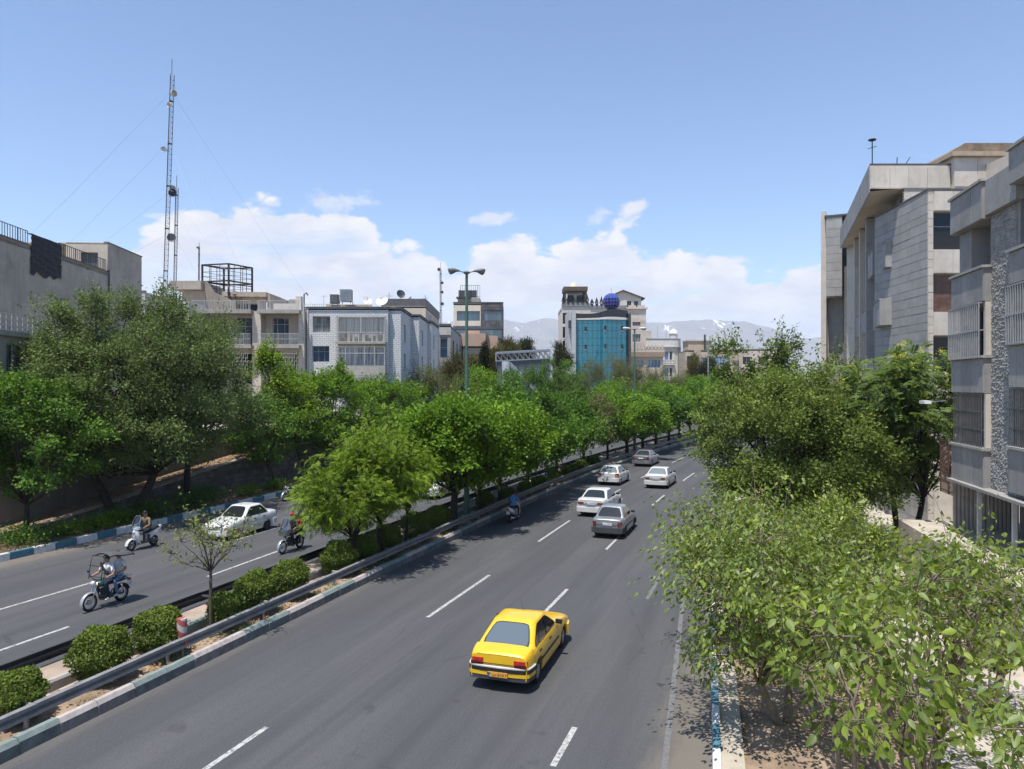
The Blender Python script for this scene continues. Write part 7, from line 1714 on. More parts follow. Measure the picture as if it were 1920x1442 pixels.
def dish(loc, r, az_, el_, label, mat, hgt=.8):
    o_ = thing('satellite_dish', label, 'satellite dish', loc, R_(az_)); m = MB(); m.tube([(0, 0, 0), (0, .0, hgt)], .035, 6); m.build('pole', FA, o_, uv=False)
    M4 = Matrix.Translation((0, -.06, hgt)) @ Matrix.Rotation(R_(90-el_), 4, 'X'); m = MB(); pr = [(r*q, r*.28*q*q) for q in (0, .3, .6, .85, 1)]; pr2 = [(r*q, r*.28*q*q-.02) for q in (1, .6, 0)]; m.lathe(pr+pr2, 18, M4); m.build('reflector', mat, o_, smooth=40, uv=False)
    m = MB(); m.bar(M4 @ Vector((0, r*.95, r*.25)), M4 @ Vector((0, 0, r*.8)), .02); m.box(-.05, .05, -.05, .05, -.06, .06, M4 @ Matrix.Translation((0, 0, r*.8))); m.build('feed_arm', FA, o_, uv=False); return o_
DW = M('dish_white', (.62, .62, .60), .5, .05, 3); DG = M('dish_grey', (.20, .20, .205), .5)
dish((-15.2, 76.6, 15.5), .52, 20, 35, 'left white satellite dish on the front roof edge of the white brick house', DW); dish((-13.6, 76.8, 15.5), .66, -10, 35, 'larger white satellite dish on the front roof edge of the white brick house', DW)
for x, h, lb in ((-20.6, 2.0, 'thin bare roof aerial at the left of the white brick house'), (-19.6, 1.4, 'small comb aerial on the white brick house roof')):
    o_ = thing('roof_aerial', lb, 'aerial', (x, 80, 15.4)); m = MB(); m.tube([(0, 0, 0), (0, 0, h)], .02, 5); m.bar((-.3, 0, h*.9), (.5, 0, h*.95), .02); m.build('rod', FA, o_, uv=False)

# ---- mid-distance blocks on the left
def plain_block(name, label, loc, w_, d_, h, mat, wins=(), side=(), roof=None, cop=.25):
    B = Bld(name, label, loc); B.wall((0, 0), (w_, 0), 0, h, mat, wins, rev=.2); B.wall((w_, 0), (w_, d_), 0, h, mat, side, rev=.2, name='side_wall'); B.wall((0, d_), (0, 0), 0, h, mat, name='side_wall'); B.wall((w_, d_), (0, d_), 0, h, mat, name='back_wall')
    B.box('roof', 0, w_, 0, d_, h-.3, h-.12, roof or ROOFM)
    if cop: B.box('coping', -.08, w_+.08, -.1, .2, h+.002, h+cop, M('dark_coping', (.10, .10, .10)))
    return B
BEI3 = M('warm_beige_render', (.56, .48, .40), .9, .07, .4, streak=.2)
B = plain_block('beige_hall', 'plain beige block with dark sheet metal parapet behind the white brick house', (-19.7, 110, 0), 6.7, 21, 19.4, BEI3, [(4.4, 6.2, 14.6, 15.9, dict(nx=3, gl=WG, fm=FA))], cop=0)
for i in range(6): m = MB(); m.box(.05+i*1.1, 1.13+i*1.1, -.07, .05, 19.42, 20.5); B.part(m, 'parapet_sheet', M('parapet_sheet', (.13, .125, .12), .5, .15, 2, metal=.3))
m = MB(); m.box(6.62, 6.74, -.07, 21, 19.42, 20.5); B.part(m, 'parapet_sheet', M('parapet_sheet_dark', (.10, .10, .10), .5)); m = MB(); m.box(6.72, 6.95, 5.5, 5.75, 8, 18.6); B.part(m, 'drain_pipe', M('pipe_pale', (.5, .5, .5)))
dish((-17.1, 112, 19.2), .68, 30, 20, 'dark round satellite dish on the beige block parapet', M('dish_dark', (.03, .04, .04), .5), 2.2); dish((-15.6, 113, 19.2), .4, -60, 20, 'small dark dish right of the round one on the beige block', DG, 1.6)
for x, h, lb in ((-19.0, 2.6, 'aerial at the left end of the beige block roof'), (-13.4, 2.2, 'grey pipe near the right end of the beige block roof')):
    o_ = thing('roof_aerial', lb, 'aerial', (x, 113, 19.2)); m = MB(); m.tube([(0, 0, 0), (0, 0, h)], .05, 5); m.bar((-.5, 0, h*.8), (.5, 0, h*.8), .05); m.build('rod', FA, o_, uv=False)
B = plain_block('narrow_house', 'narrow grey house with long shaded flank right of the white brick house', (-11.4, 115, 0), 1.75, 62, 16.9, M('grey_render', (.34, .325, .30), .9, .08, .5, streak=.3), [(.12, 1.25, 11.8, 15.0, dict(nx=1, tr=.5, gl=WGB, fm=FA))], [(4+i*8, 7+i*8, 10, 14.8, dict(nx=1, gl=WG, fm=FD)) for i in range(7)])
B.box('fascia', -.02, 1.78, -.12, -.003, 15.4, 16.6, M('white_plaster', (.52, .50, .465)))
PEACH = M('peach_render', (.50, .345, .255), .9, .07, .5, streak=.2); WR = M('white_render', (.60, .585, .55), .9, .06, .5)
B = plain_block('peach_topped_house', 'low house with peach coloured roof band right of the narrow grey house', (-9.4, 140, 0), 4.1, 12, 14.9, WR, cop=0)
B.box('roof_band', -.3, 4.4, -1.2, 12, 14.902, 17.3, PEACH); B.box('roof_band', 4.9, 6.6, .8, 12, 14.5, 17.0, PEACH); B.box('post', 4.42, 4.85, .2, .6, 4, 17.6, M('beam_brown', (.17, .11, .08), .8)); B.box('roof_curb', .4, 3.2, -.4, 3, 17.302, 17.9, PEACH)
B.box('side_bay', 4.42, 6.4, 1.5, 12, 4, 14.4, M('brown_bay', (.16, .11, .085), .8))
B = plain_block('blue_grey_shed', 'small blue grey flat topped annex below the peach house', (-6.9, 132, 0), 3.3, 10, 11.6, M('blue_grey_render', (.36, .38, .41), .9, .08, .6, streak=.3), [(.4, 1.5, 9.2, 10.6, dict(nx=1, gl=WG))])
def office_strip():
    B = Bld('office_building', 'office building half pale stone half dark slate with ribbon windows, right of the lamp post', (-14.4, 180, 0)); SL8 = M('dark_slate', (.075, .078, .088), .7, .4, .9, dirt=.3, dirtcol=(.15, .13, .12)); PST = M('pale_stone', (.60, .54, .455), .85, .08, .7)
    rb = [(23.3, 25.6), (18.6, 20.9)]
    B.wall((0, 0), (6.7, 0), 0, 27.6, PST, [(.8, 6.5, 23.3, 25.7, dict(nx=6, gl=WGO, fm=FD))], rev=.25)
    B.wall((6.7, 0), (12.2, 0), 0, 27.6, SL8, [(7.5-6.7, 5.2, 23.3, 25.7, dict(nx=4, gl=WGO, fm=FD)), (2.9, 5.1, 14.8, 17.1, dict(nx=3, gl=WGO, fm=FD))], rev=.25)
    B.box('dark_band', -.1, 12.25, -.2, -.003, 21.2, 22.0, SL8); B.box('ribbon', -.05, 12.2, -.1, -.003, 18.9, 21.19, SL8)
    o_, d_, n_ = Vector((.6, -.2, 0)), Vector((1, 0, 0)), Vector((0, 1, 0)); B.window(o_, d_, n_, 11.3, 2.1, 18.98, nx=11, gl=WGO, fm=FD)
    for i in range(12):     # single slate rows
        pass
    B.clad((6.72, 0), (12.2, 0), 25.9, 27.5, [.8], [2.7], [SL8, M('dark_slate_brown', (.11, .095, .085), .7, .4, .9)], seed=51, proud=.05); B.clad((6.72, 0), (12.2, 0), 22.05, 23.1, [.5], [2.2], [SL8, M('dark_slate_brown', (.11, .095, .085))], seed=52, proud=.05); B.clad((6.72, 0), (12.2, 0), 17.3, 18.7, [.7], [2.6], [SL8, M('dark_slate_brown', (.11, .095, .085))], seed=53, proud=.05)
    B.wall((12.2, 0), (12.2, 14), 0, 27.6, M('slate_side', (.19, .175, .16), .8, .3, .6), [(3, 4.5, 20+i*-4, 22.5+i*-4, dict(nx=1, gl=WG, fm=FD)) for i in range(3)], name='side_wall'); B.wall((0, 14), (0, 0), 0, 27.6, PST, name='side_wall'); B.box('roof', 0, 12.2, 0, 14, 27.2, 27.5, ROOFM); B.box('coping', -.1, 12.3, -.15, .2, 27.602, 27.9, FD)
    B.box('stair_head', .9, 6.4, 2, 9, 27.5, 29.2, M('grey_render', (.34, .325, .30))); B.box('canopy', .6, 4.2, .8, 4, 29.0, 29.3, FD); B.railing((1.6, 2), (6.4, 2), 29.3, 3.0, BLACKI, .5, .06, name='roof_screen')
    return B
office_strip()
for i, x in enumerate((-12.6, -10.9, -9.6)): cooler((x, 183, 29.2), 1.5, ('left', 'middle', 'right')[i]+' grey air cooler inside the roof screen of the office building', M('cooler_dark', (.12, .12, .125)))

# ---- centre: glass building with the globe, hotel behind, small buildings beside
def glass_building():
    B = Bld('glass_building', 'blue glass office building with wavy front under a dark parapet', (15.6, 180, 0)); n, rows = 22, 26; wtot = 13.0; h = 23.5
    def front(a):   # a 0..1 -> plan offset toward the street
        return -(.9*math.sin(a*6.28-1.2)*(.35 if a < .5 else 1.0)+1.6*max(0, (a-.48))**.7*(1-a)**.3*2.0)-.6
    GL = [GLASS('curtain_glass', (.012, .205, .285), .05, .6), GLASS('curtain_glass_deep', (.010, .17, .245), .05, .6)]
    r = random.Random(8); pa = [MB(), MB()]; mu = MB(); pts = [(wtot*i/n, front(i/n)) for i in range(n+1)]
    for i in range(n):
        (xa, ya), (xb, yb) = pts[i], pts[i+1]
        for j in range(rows):
            z0, z1 = h*j/rows+.04, h*(j+1)/rows-.04; t0 = r.uniform(-.015, .015); g_ = pa[r.random() < .3]
            g_.quad((xa+.03, ya+t0, z0), (xb-.03, yb-t0, z0), (xb-.03, yb-t0+r.uniform(-.02, .02), z1), (xa+.03, ya+t0, z1))
        if i % 2 == 0: mu.box(xa-.04, xa+.04, ya-.03, ya+.04, 0, h)
    for j in range(0, rows+1, 2):
        for i in range(n): (xa, ya), (xb, yb) = pts[i], pts[i+1]; mu.bar((xa, ya+.01, h*j/rows), (xb, yb+.01, h*j/rows), .06)
    for k in (0, 1): pa[k].build('glass_pane', GL[k], B.r, kind='stuff')
    mu.build('mullion', M('mullion_pale', (.09, .25, .31), .5, metal=.1), B.r, uv=False)
    bk = MB(); bk.loft([[Vector((x, y+.06, z)) for x, y in pts] for z in (0, h)], closed=False); bk.build('backing', M('dark_backing', (.008, .03, .04), .4), B.r)
    for a, zq in ((.19, 20.6), (.19, 16.2), (.18, 11.6), (.18, 7.2), (.55, 20.8), (.55, 16.3), (.88, 20.8), (.88, 16.3), (.88, 11.5)):
        x = a*wtot; y = front(a); m = MB(); m.box(x-.28, x+.28, y-.08, y-.03, zq, zq+1.2); w_ = m.build('window', FD, B.r); m = MB(); m.box(x-.22, x+.22, y-.12, y-.085, zq+.06, zq+1.14); m.build('pane', WG, w_)
        m = MB(); m.bar((x-.25, y-.09, zq+.1), (x-.25, y-.5, zq+.0), .03); m.box(x-.26, x+.2, y-.14, y-.10, zq-.12, zq-.02); m.build('vent_flap', FW, w_, uv=False)
    # dark wavy parapet, white cornice
    top = MB(); rg = []
    for i in range(n+1):
        a = i/n; x, y = pts[i]; zt = h+1.6+.85*math.exp(-((a-.72)/.28)**2)-.2*math.sin(a*5); rg.append([Vector((x, y-.12, h+.35+.35*math.exp(-((a-.72)/.3)**2))), Vector((x, y-.12, zt)), Vector((x, y+.6, zt)), Vector((x, y+.6, h))])
    top.loft(rg); top.build('parapet', M('dark_parapet', (.022, .024, .032), .45, .15, 2, spec=.5), B.r)
    co_ = MB(); co_.loft([[Vector((x, y-.15, h)), Vector((x, y-.15, h+.34+.3*math.exp(-((i/n-.72)/.3)**2))), Vector((x, y+.3, h+.34)), Vector((x, y+.3, h))] for i, (x, y) in enumerate(pts)]); co_.build('cornice', M('white_render', (.60, .585, .55)), B.r)
    sw = MB(); sw.prism([(-1.0, -1.6), (-.02, -1.6), (-.02, 14), (-1.0, 14)], 0, 25.6); sw.build('side_slab', M('grey_slab', (.42, .43, .44), .8, .06, .5), B.r)
    sw = MB(); sw.prism([(-1.5, 1.0), (-1.02, 1.0), (-1.02, 14), (-1.5, 14)], 0, 25.9); sw.build('side_slab', M('grey_slab_light', (.48, .48, .48), .8, .06, .5), B.r); B.box('side_bracket', -1.7, -1.02, -.2, .98, 21.6, 23.4, FD)
    B.box('end_wall', 13.02, 13.6, -.6, 14, 0, 25.0, FD); B.box('roof', 0, 13, 1.2, 14, 23.0, 23.3, ROOFM)
    return B
glass_building()
def globe():
    c = Vector((24.6, 181.0, 28.1)); R = 2.15; o_ = thing('roof_globe', 'dark blue panelled glass globe on the roof of the glass building', 'globe', c+Vector((0, 0, -R-.4))); ce = Vector((0, 0, R+.4))
    BG = [GLASS('globe_glass', (.006, .012, .15), .1, .3), GLASS('globe_glass_light', (.03, .06, .30), .1, .4), GLASS('globe_glass_pale', (.32, .38, .48), .08, .8)]; nl, nt_ = 16, 8
    fr = MB()
    def sp(i, j, q=R): th = math.pi*j/nt_; ph = 2*math.pi*(i+.5)/nl; return ce+Vector((q*math.sin(th)*math.cos(ph), q*math.sin(th)*math.sin(ph), q*math.cos(th)))
    for j in range(nt_):
        for i in range(nl):
            a, b, c_, d = sp(i, j), sp(i+1, j), sp(i+1, j+1), sp(i, j+1); m_ = (a+b+c_+d)/4; k = lambda p: m_+(p-m_)*.94
            m = MB(); ps = [k(d), k(c_), k(b), k(a)] if 0 < j < nt_-1 else ([k(d), k(c_), k(a)] if j == 0 else [k(d), k(b), k(a)]); m.poly(ps); m.build('globe_panel', BG[2 if j == 0 else 1 if j <= 2 else 0], o_, uv=False)
            if j: fr.bar(sp(i, j, R*.995), sp(i+1, j, R*.995), .045)
            fr.bar(sp(i, j, R*.995), sp(i, j+1, R*.995), .05)
    fr.build('globe_frame', M('globe_frame_white', (.25, .27, .36), .5), o_, uv=False); m = MB(); m.lathe([(R*.95*math.sin(t_), R*.95*math.cos(t_)) for t_ in np.linspace(0, math.pi, 12)], 20, Matrix.Translation(ce)); m.build('globe_core', M('globe_core', (.006, .008, .03), .5), o_, smooth=True, uv=False)
    m = MB(); m.tube([ce+Vector((0, 0, R)), ce+Vector((0, 0, R+1.3))], .04, 5); m.build('spike', FA, o_, uv=False); m = MB(); m.lathe([(1.3, 0), (1.0, .9)], 16); m.build('globe_foot', FD, o_, uv=False)
globe()
def hotel():
    B = Bld('hotel_building', 'large beige building with gabled roof pavilion and roof garden behind the glass building', (14.4, 212, 0)); HB = M('hotel_beige', (.56, .49, .405), .85, .06, .5, dirt=.1); HW = M('hotel_white', (.60, .555, .485), .85, .06, .5)
    wl = [(.3, 2.1, 9+4.05*k, 12.2+4.05*k, dict(nx=2, gl=WG, fm=FD, sill=HW)) for k in range(5)]
    B.wall((0, 0), (8.3, 0), 0, 30.2, HW, wl, rev=.5); B.wall((8.3, 0), (18.9, 0), 0, 29.6, HW, (), name='wall')
    B.wall((18.9, -.4), (24.4, -.4), 0, 29.4, HB, [(1.6, 3.9, 10.6+4.65*k-(0.0), 12.9+4.65*k, dict(nx=3, gl=WGC, fm=FW)) for k in range(4)], rev=.35, name='wall')
    B.clad((18.9, -.4), (24.4, -.4), 25.7, 29.2, [.6], [2.2], [HB, BEIG2], seed=61, proud=.05)
    for a, c, z0 in ((0, 8.3, 30.2), (8.3, 18.9, 29.6)): B.box('parapet', a, c, -.3, .4, z0+.002, z0+.9, M('parapet_grey', (.22, .225, .23), .7))
    B.box('cornice', 18.7, 24.8, -.9, .4, 29.402, 29.9, HB); B.wall((24.4, -.4), (24.4, 16), 0, 29.4, HB, name='side_wall'); B.wall((0, 16), (0, 0), 0, 30.2, HW, name='side_wall'); B.box('roof', 0, 24.4, .4, 16, 29.0, 29.5, ROOFM)
    for k, x in enumerate((19.3, 20.6, 21.9, 23.2)): B.box('merlon', x, x+.8, -.7, .2, 29.902, 30.5, HB)
    # pavilion with a pitched roof
    B.wall((13.5, 3), (23.6, 3), 29.5, 33.2, HW, [(5.9, 7.2, 30.3, 32.2, dict(nx=2, gl=WG, fm=FW)), (8.0, 9.2, 30.3, 32.2, dict(nx=2, gl=WG, fm=FW))], name='pavilion_wall')
    m = MB(); m.loft([[Vector((x, y, z)) for x, z in ((13.2, 33.2), (18.2, 35.4), (24.6, 33.0), (24.6, 32.7), (18.2, 35.05), (13.2, 32.9))] for y in (2.3, 12)]); m.build('pavilion_roof', M('roof_dark_brown', (.10, .075, .06), .8), B.r)
    m = MB(); m.add([(13.5, 3.02, 33.0), (23.6, 3.02, 33.0), (18.2, 3.02, 35.2)], ((0, 1, 2),)); m.build('gable', HW, B.r)
    # roof bar on the left
    WD = M('pergola_brown', (.115, .085, .065), .8, .2, 2); B.box('pergola_floor', 1.0, 7.5, 1.5, 9, 30.2, 31.6, M('parapet_grey', (.22, .225, .23)))
    for x in (1.2, 7.2): B.box('pergola_post', x-.3, x+.3, 1.6, 2.1, 31.6, 35.0, WD); B.box('pergola_post', x-.3, x+.3, 8, 8.5, 31.6, 35.0, WD)
    B.box('pergola_beam', .7, 7.7, 1.3, 9, 35.0, 36.2, WD); m = MB(); m.lathe([(1.6, 36.2), (1.0, 37.0), (.7, 37.6), (.0, 37.9)], 12, Matrix.Translation((3.9, 5, 0))); m.build('finial', M('cream', (.62, .54, .40), .7), B.r, smooth=40); B.box('pergola_glass', 2.0, 6.6, 5, 5.1, 31.6, 34.9, WGW)
    for x in (2.2, 5.2): B.box('screen', x, x+1.3, 3.0, 3.2, 31.6, 33.9, FD)
    o2 = plain_block('low_annex', 'low beige annex with crenellated parapet right of the glass building', (31.9, 196, 0), 8.6, 14, 15.4, BEI3, [(.5, 3.4, 12.0, 14.3, dict(nx=3, gl=WGBC, fm=FW)), (4.4, 7.9, 12.0, 14.3, dict(nx=4, gl=WGBC, fm=FW))], cop=0)
    o2.box('cornice', -.3, 8.9, -.6, -.003, 15.0, 16.3, M('annex_brown', (.32, .24, .18), .85)); o2.box('parapet', -.3, 8.9, -.5, .0, 16.302, 17.0, BEI3)
    for k in range(10): x = -.2+k*.92; o2.box('merlon', x, x+.5, -.55, -.05, 17.002, 18.1, BEI3)
    o2.box('arch_block', .2, 3.4, -.45, -.1, 18.102, 18.7, BEI3)
hotel()
r_ = random.Random(5)
for k in range(9):
    x = 14.9+k*1.38; t = thing('potted_cypress', ('leftmost' if k == 0 else 'rightmost' if k == 8 else 'small')+' conical potted conifer on the roof garden edge of the large beige building', 'potted plant', (x, 211.9, 31.1 if k < 6 else 30.5), 0, 'potted conifers along the roof garden edge')
    h = r_.uniform(1.3, 2.0); m = MB(); m.lathe([(.0, .0), (.38, .0), (.45, .5), (.0, .5)], 10); m.build('pot', M('pot_dark', (.06, .06, .06), .8), t, uv=False); rng = np.random.default_rng(k); q = 260; z = rng.random(q); a = rng.random(q)*6.28; rr = (1-z)*.55*(.6+.4*rng.random(q)); pos = np.stack([rr*np.cos(a), rr*np.sin(a), .5+z*h], 1); co, tr, ti = leaf_cards(rng, pos, pos*[1, 1, 0]+[0, 0, .6], rng.normal(0, 1, (q, 3)), np.full(q, .26), np.full(q, .16), rng.random(q)*.5); link('foliage', fast_mesh('foliage', co, tr, L_CYP, ti), t)
def corner_building():
    B = Bld('corner_building', 'small white rounded corner building with blue windows and roof cupola', (42.0, 235, 1.6)); CW = M('corner_white', (.68, .66, .61), .85, .06, .5); BLU = GLASS('blue_window', (.03, .16, .42), .06, .8)
    pts = [(0, .6), (1.5, 0), (10.2, 0), (11.4, .4), (12.2, 1.2), (12.7, 2.6), (12.9, 10)]
    for i, (a, c) in enumerate(zip(pts[:-1], pts[1:])):
        o_ = []
        if i == 1: o_ = [(x, x+w_, z, z+2.7, dict(nx=1, gl=BLU if x < 7 else WG, fm=FW)) for z in (3.5, 8.6, 13.9) for x, w_ in ((1.6, 1.1), (3.3, 1.4), (5.6, 1.2), (7.2, .8))]
        if i == 0: o_ = [(.3, 1.2, z, z+2.6, dict(nx=1, gl=WGBC, fm=FW)) for z in (8.6, 13.9)]
        B.wall(a, c, 0, 18.4, CW, o_, rev=.3)
    m = MB(); rg = [[Vector((x, y, z)) for x, y in ((x-.3*0, y-.45) for x, y in pts)] for z in (18.402, 20.3)]; m.loft(rg, closed=False); m.build('sign_band', CW, B.r); m = MB(); m.prism([(x, y-.5) for x, y in pts]+[(0, 10)], 20.3, 20.75); m.build('cornice', M('parapet_grey', (.22, .225, .23)), B.r); m = MB(); m.prism([(x, y-.55) for x, y in pts]+[(0, 10)], 18.0, 18.398); m.build('cornice', CW, B.r)
    for z in (12.3, 7.0): B.box('balcony_band', 3.0, 10.3, -.7, -.003, z, z+.35, CW); B.railing((3.0, -.65), (10.3, -.65), z+.35, 1.0, M('blue_iron', (.05, .10, .22), .6), .5, .08)
    for i in range(6): a = R_(-70+i*22); B.box('pilaster', 11.3+.24*i, 11.42+.24*i, .25+.3*i-.2, .4+.3*i, 0, 18.0, M('pilaster_grey', (.42, .42, .41), .8))
    m = MB(); m.lathe([(1.35, 20.7), (1.35, 22.3), (1.55, 22.4), (1.4, 22.9), (.9, 23.6), (.3, 24.0), (.25, 24.4), (.0, 24.5)], 18, Matrix.Translation((10.4, 2.2, 0))); m.build('cupola', WR, B.r, smooth=40)
    for x in (5.2, 8.0): m = MB(); m.tube([(x, 2, 20.7), (x, 2, 25.0)], .05, 5); m.build('flagpole', FA, B.r, uv=False)
    B.box('roof_hut', -.4, 3.2, 2, 7, 18.4, 23.4, HB2 if False else BEI3)
corner_building()
TANB = M('tan_block', (.46, .385, .305), .9, .1, .5, streak=.25)
B = plain_block('tan_block', 'tan flat roofed block right of the small white corner building', (53.6, 226, 0), 17.5, 18, 18.0, TANB, [(5.0, 7.2, 13.4, 16.0, dict(nx=3, gl=WGC, fm=FW)), (8.2, 13.4, 13.2, 16.2, dict(nx=5, gl=WGBC, fm=FA)), (.5, 2.4, 12.8, 16.4, dict(nx=1, gl=WG, fm=FA)), (5.0, 7.2, 8.0, 10.6, dict(nx=3, gl=WG, fm=FW))])
B.box('pier', 2.6, 4.6, -.6, -.003, 0, 18.2, M('tan_pier', (.42, .345, .265), .9)); B.box('stair_head', 1.6, 9.0, 3, 10, 18.0, 21.2, M('tan_head', (.50, .39, .29), .9)); B.box('stair_cap', 1.3, 9.3, 2.7, 10, 21.2, 21.6, BEI3); B.box('flue', 6.4, 6.9, 2.2, 2.6, 18.2, 23.2, FD); B.box('brick_pillar', 14.8, 16.2, -1.2, -.3, 0, 15.0, M('dark_brick', (.16, .135, .12), .9))
B = plain_block('low_beige_house', 'low beige house with slanting roof edge behind the sparse elm shoots', (71.2, 232, 0), 15, 14, 18.6, BEI3, [(2, 4.5, 14, 16.4, dict(nx=2, gl=WG, fm=FW)), (7, 10, 14, 16.4, dict(nx=2, gl=WG, fm=FW))])
plain_block('far_slab', 'tiny far white block left of the large beige building', (13.4*1.9, 400, 0), 8, 12, 30.2, WR, [(1+2.2*i, 2.2+2.2*i, 18+4*j, 20+4*j, dict(nx=1, gl=WG)) for i in range(3) for j in range(3)])
def truss():
    Y = 112.; X0, X1 = P(932, 0, Y).x, P(1036, 0, Y+10).x; o_ = thing('truss_structure', 'grey steel roof truss over ribbed panels with one fat white column', 'structure', (X0, Y, 0)); V = Vector; GS = M('truss_grey', (.42, .44, .47), .5, .08, 2, metal=.2); L = 8.6; ex = V((L, 9, 0)); ey = V((.0, 3.2, 0)); z0, z1 = 11.2, 12.35
    for nm, off in (('truss', V((0, 0, 0))), ('truss', ey)):
        m = MB(); n = 10
        A, B_ = off+V((-.2, 0, z1)), off+ex+V((0, 0, z1+.9)); C_, D = off+V((-.2, 0, z0)), off+ex+V((0, 0, z0+.75)); m.bar(A, B_, .2); m.bar(C_, D, .2)
        for i in range(n+1):
            a = A+(B_-A)*i/n; c = C_+(D-C_)*i/n; m.bar(a, c, .09)
            if i < n: m.bar(a, C_+(D-C_)*(i+1)/n, .11)
        m.build(nm, GS, o_, uv=False)
    m = MB(); m.loft([[V((-.2, 0, z1+.12)), V((-.2, 3.2, z1+.12)), V((-.2, 3.2, z1+.25)), V((-.2, 0, z1+.25))], [ex+V((0, 0, z1+1.02)), ex+V((0, 3.2, z1+1.02)), ex+V((0, 3.2, z1+1.15)), ex+V((0, 0, z1+1.15))]]); m.build('roof_sheet', GS, o_)
    for i in range(14):
        a, c = i/14, (i+1)/14; m = MB(); p, q = ex*a, ex*c; pv = p*.985+q*.015; qv = p*.015+q*.985; m.loft([[V((pv.x, pv.y+1.2, 1)), V((qv.x, qv.y+1.2, 1)), V((qv.x, qv.y+1.3, 1)), V((pv.x, pv.y+1.3, 1))], [V((pv.x, pv.y+1.2, z0-.5+.75*a)), V((qv.x, qv.y+1.2, z0-.5+.75*c)), V((qv.x, qv.y+1.3, z0-.5+.75*c)), V((pv.x, pv.y+1.3, z0-.5+.75*a))]]); m.build('ribbed_panel', M('panel_blue_grey', (.27, .30, .35), .5, .08, 2, metal=.2), o_)
        if i % 2 and i > 2: m = MB(); m.bar(V((pv.x-.55, pv.y+1.1, 5)), V((pv.x+.3, pv.y+1.1, z0-.5)), .10); m.build('diagonal_rib', M('rib_dark', (.05, .06, .08), .5), o_, uv=False)
    m = MB(); m.box(-.2, 0, 0, 3.2, z0-1.1, z0-.05); m.bar((0, .4, z0-.35), ex+V((0, .4, z0+.35)), .12, .7); m.build('fascia', M('fascia_dark', (.07, .085, .11), .5), o_, uv=False)
    m = MB(); m.tube([(1.35, -.6, 0), (1.35, -.6, z0-.1)], .62, 24); m.build('column', M('column_white', (.55, .57, .6), .5, .05, 1), o_, smooth=40)
    m = MB(); m.bar((1.9, -.2, z0-.4), (7.0, -1.5, 5.6), .5, .5); m.build('stair_beam', M('panel_blue_grey', (.27, .30, .35)), o_, uv=False); m = MB(); m.bar(ex+V((.2, 0, 1)), ex+V((.2, 0, z1+1.2)), .35); m.build('end_post', M('column_white', (.55, .57, .6)), o_, uv=False)
truss()
# ------------------------------------------------------------------ masts, lamp posts, marker, cable
MASTM = M('mast_steel', (.05, .038, .038), .6, .4, .8)
def mast(label, base_, top, w_, dishes, spike=1.4, guys=(), name='radio_mast'):
    base_, top = Vector(base_), Vector(top); o_ = thing(name, label, 'radio mast', base_); d = top-base_; L = d.length; V = Vector; m = MB()
    leg = [V((w_*.58*math.cos(a), w_*.58*math.sin(a), 0)) for a in (.5, 2.6, 4.7)]
    for q in leg: m.bar(q, q+d, .045)
    n = int(L/(w_*1.3))
    for i in range(n):
        for k in range(3):
            a, b = leg[k], leg[(k+1) % 3]; f0, f1 = i/n, (i+1)/n; m.bar(a+d*f0, b+d*f1, .02); m.bar(a+d*f0, b+d*f0, .02 if i % 8 else .09)
    m.build('lattice', MASTM, o_, uv=False); m = MB(); m.tube([d, d+V((.02, 0, spike))], .03, 5); m.build('spike', MASTM, o_, uv=False)
    for f, sx, r, mat, az_ in dishes:
        p = d*f+V((sx, -.35, 0)); M4 = Matrix.Translation(p) @ Matrix.Rotation(R_(az_), 4, 'Z') @ Matrix.Rotation(R_(90), 4, 'X'); m = MB(); m.lathe([(0, 0), (r*.6, .04), (r, .16), (r, .32), (r*.96, .32), (r*.6, .12), (0, .08)], 16, M4); dd = m.build('drum_antenna', mat, o_, smooth=40, uv=False)
        m = MB(); m.bar(d*f, p, .06); m.build('bracket', MASTM, dd, uv=False)
    for (f, gx, gy, gz) in guys:
        m = MB(); a = d*f; b = V((gx, gy, gz))-base_; m.tube([a, a*.5+b*.5-V((0, 0, .35)), b], .007, 3, cap=False); m.build('guy_wire', M('wire_grey', (.16, .165, .18), .5), o_, uv=False)
    return o_
YM = 76.
a, b = P(307, 545, YM), P(322, 140, YM)
mast('tall slender guyed lattice mast leaning slightly right', (a.x, YM, 15.0), b, .42, [(.915, .30, .34, M('antenna_cream', (.5, .46, .36), .6), 60), (.866, .2, .26, M('antenna_cream', (.5, .46, .36)), -30), (.68, -.3, .30, M('antenna_glass', (.5, .55, .62), .5), 0)], 1.6,
     [(.93, -46, 58, 12), (.93, -24, 68, 15), (.72, -44, 60, 12), (.72, -25, 66, 15), (.5, -44, 60, 12), (.93, -22, 96, 12), (.5, -26, 68, 15), (.33, -42, 60, 13)])
a, b = P(326, 545, 78), P(331, 352, 78)
mast('shorter lattice mast with round drum antennas beside the tall one', (a.x, 78, 15.0), b, .30, [(.985, -.35, .33, M('antenna_white', (.6, .6, .6), .5), 40), (.95, -.15, .42, M('antenna_black', (.02, .022, .03), .4), 0), (.60, -.25, .45, DG, 20), (.22, -.1, .40, M('antenna_white', (.6, .6, .6)), 0)], 1.3, [(.9, -24, 70, 15), (.6, -27, 68, 15)])
a = P(372, 505, 84); mast('thin small mast left of the rusty steel frame', (a.x, 84, 15), P(373, 462, 84), .12, [(.97, .1, .12, DG, 0)], .4)
a = P(827, 560, 125); mast('thin pale mast behind the beige block, left of the near lamp post', (a.x, 125, 14), P(826, 505, 125), .3, [(.99, -.2, .3, DG, 0), (.82, .3, .25, DG, 0), (.7, .3, .25, DG, 0), (.55, .3, .3, DG, 0)], 1.2)
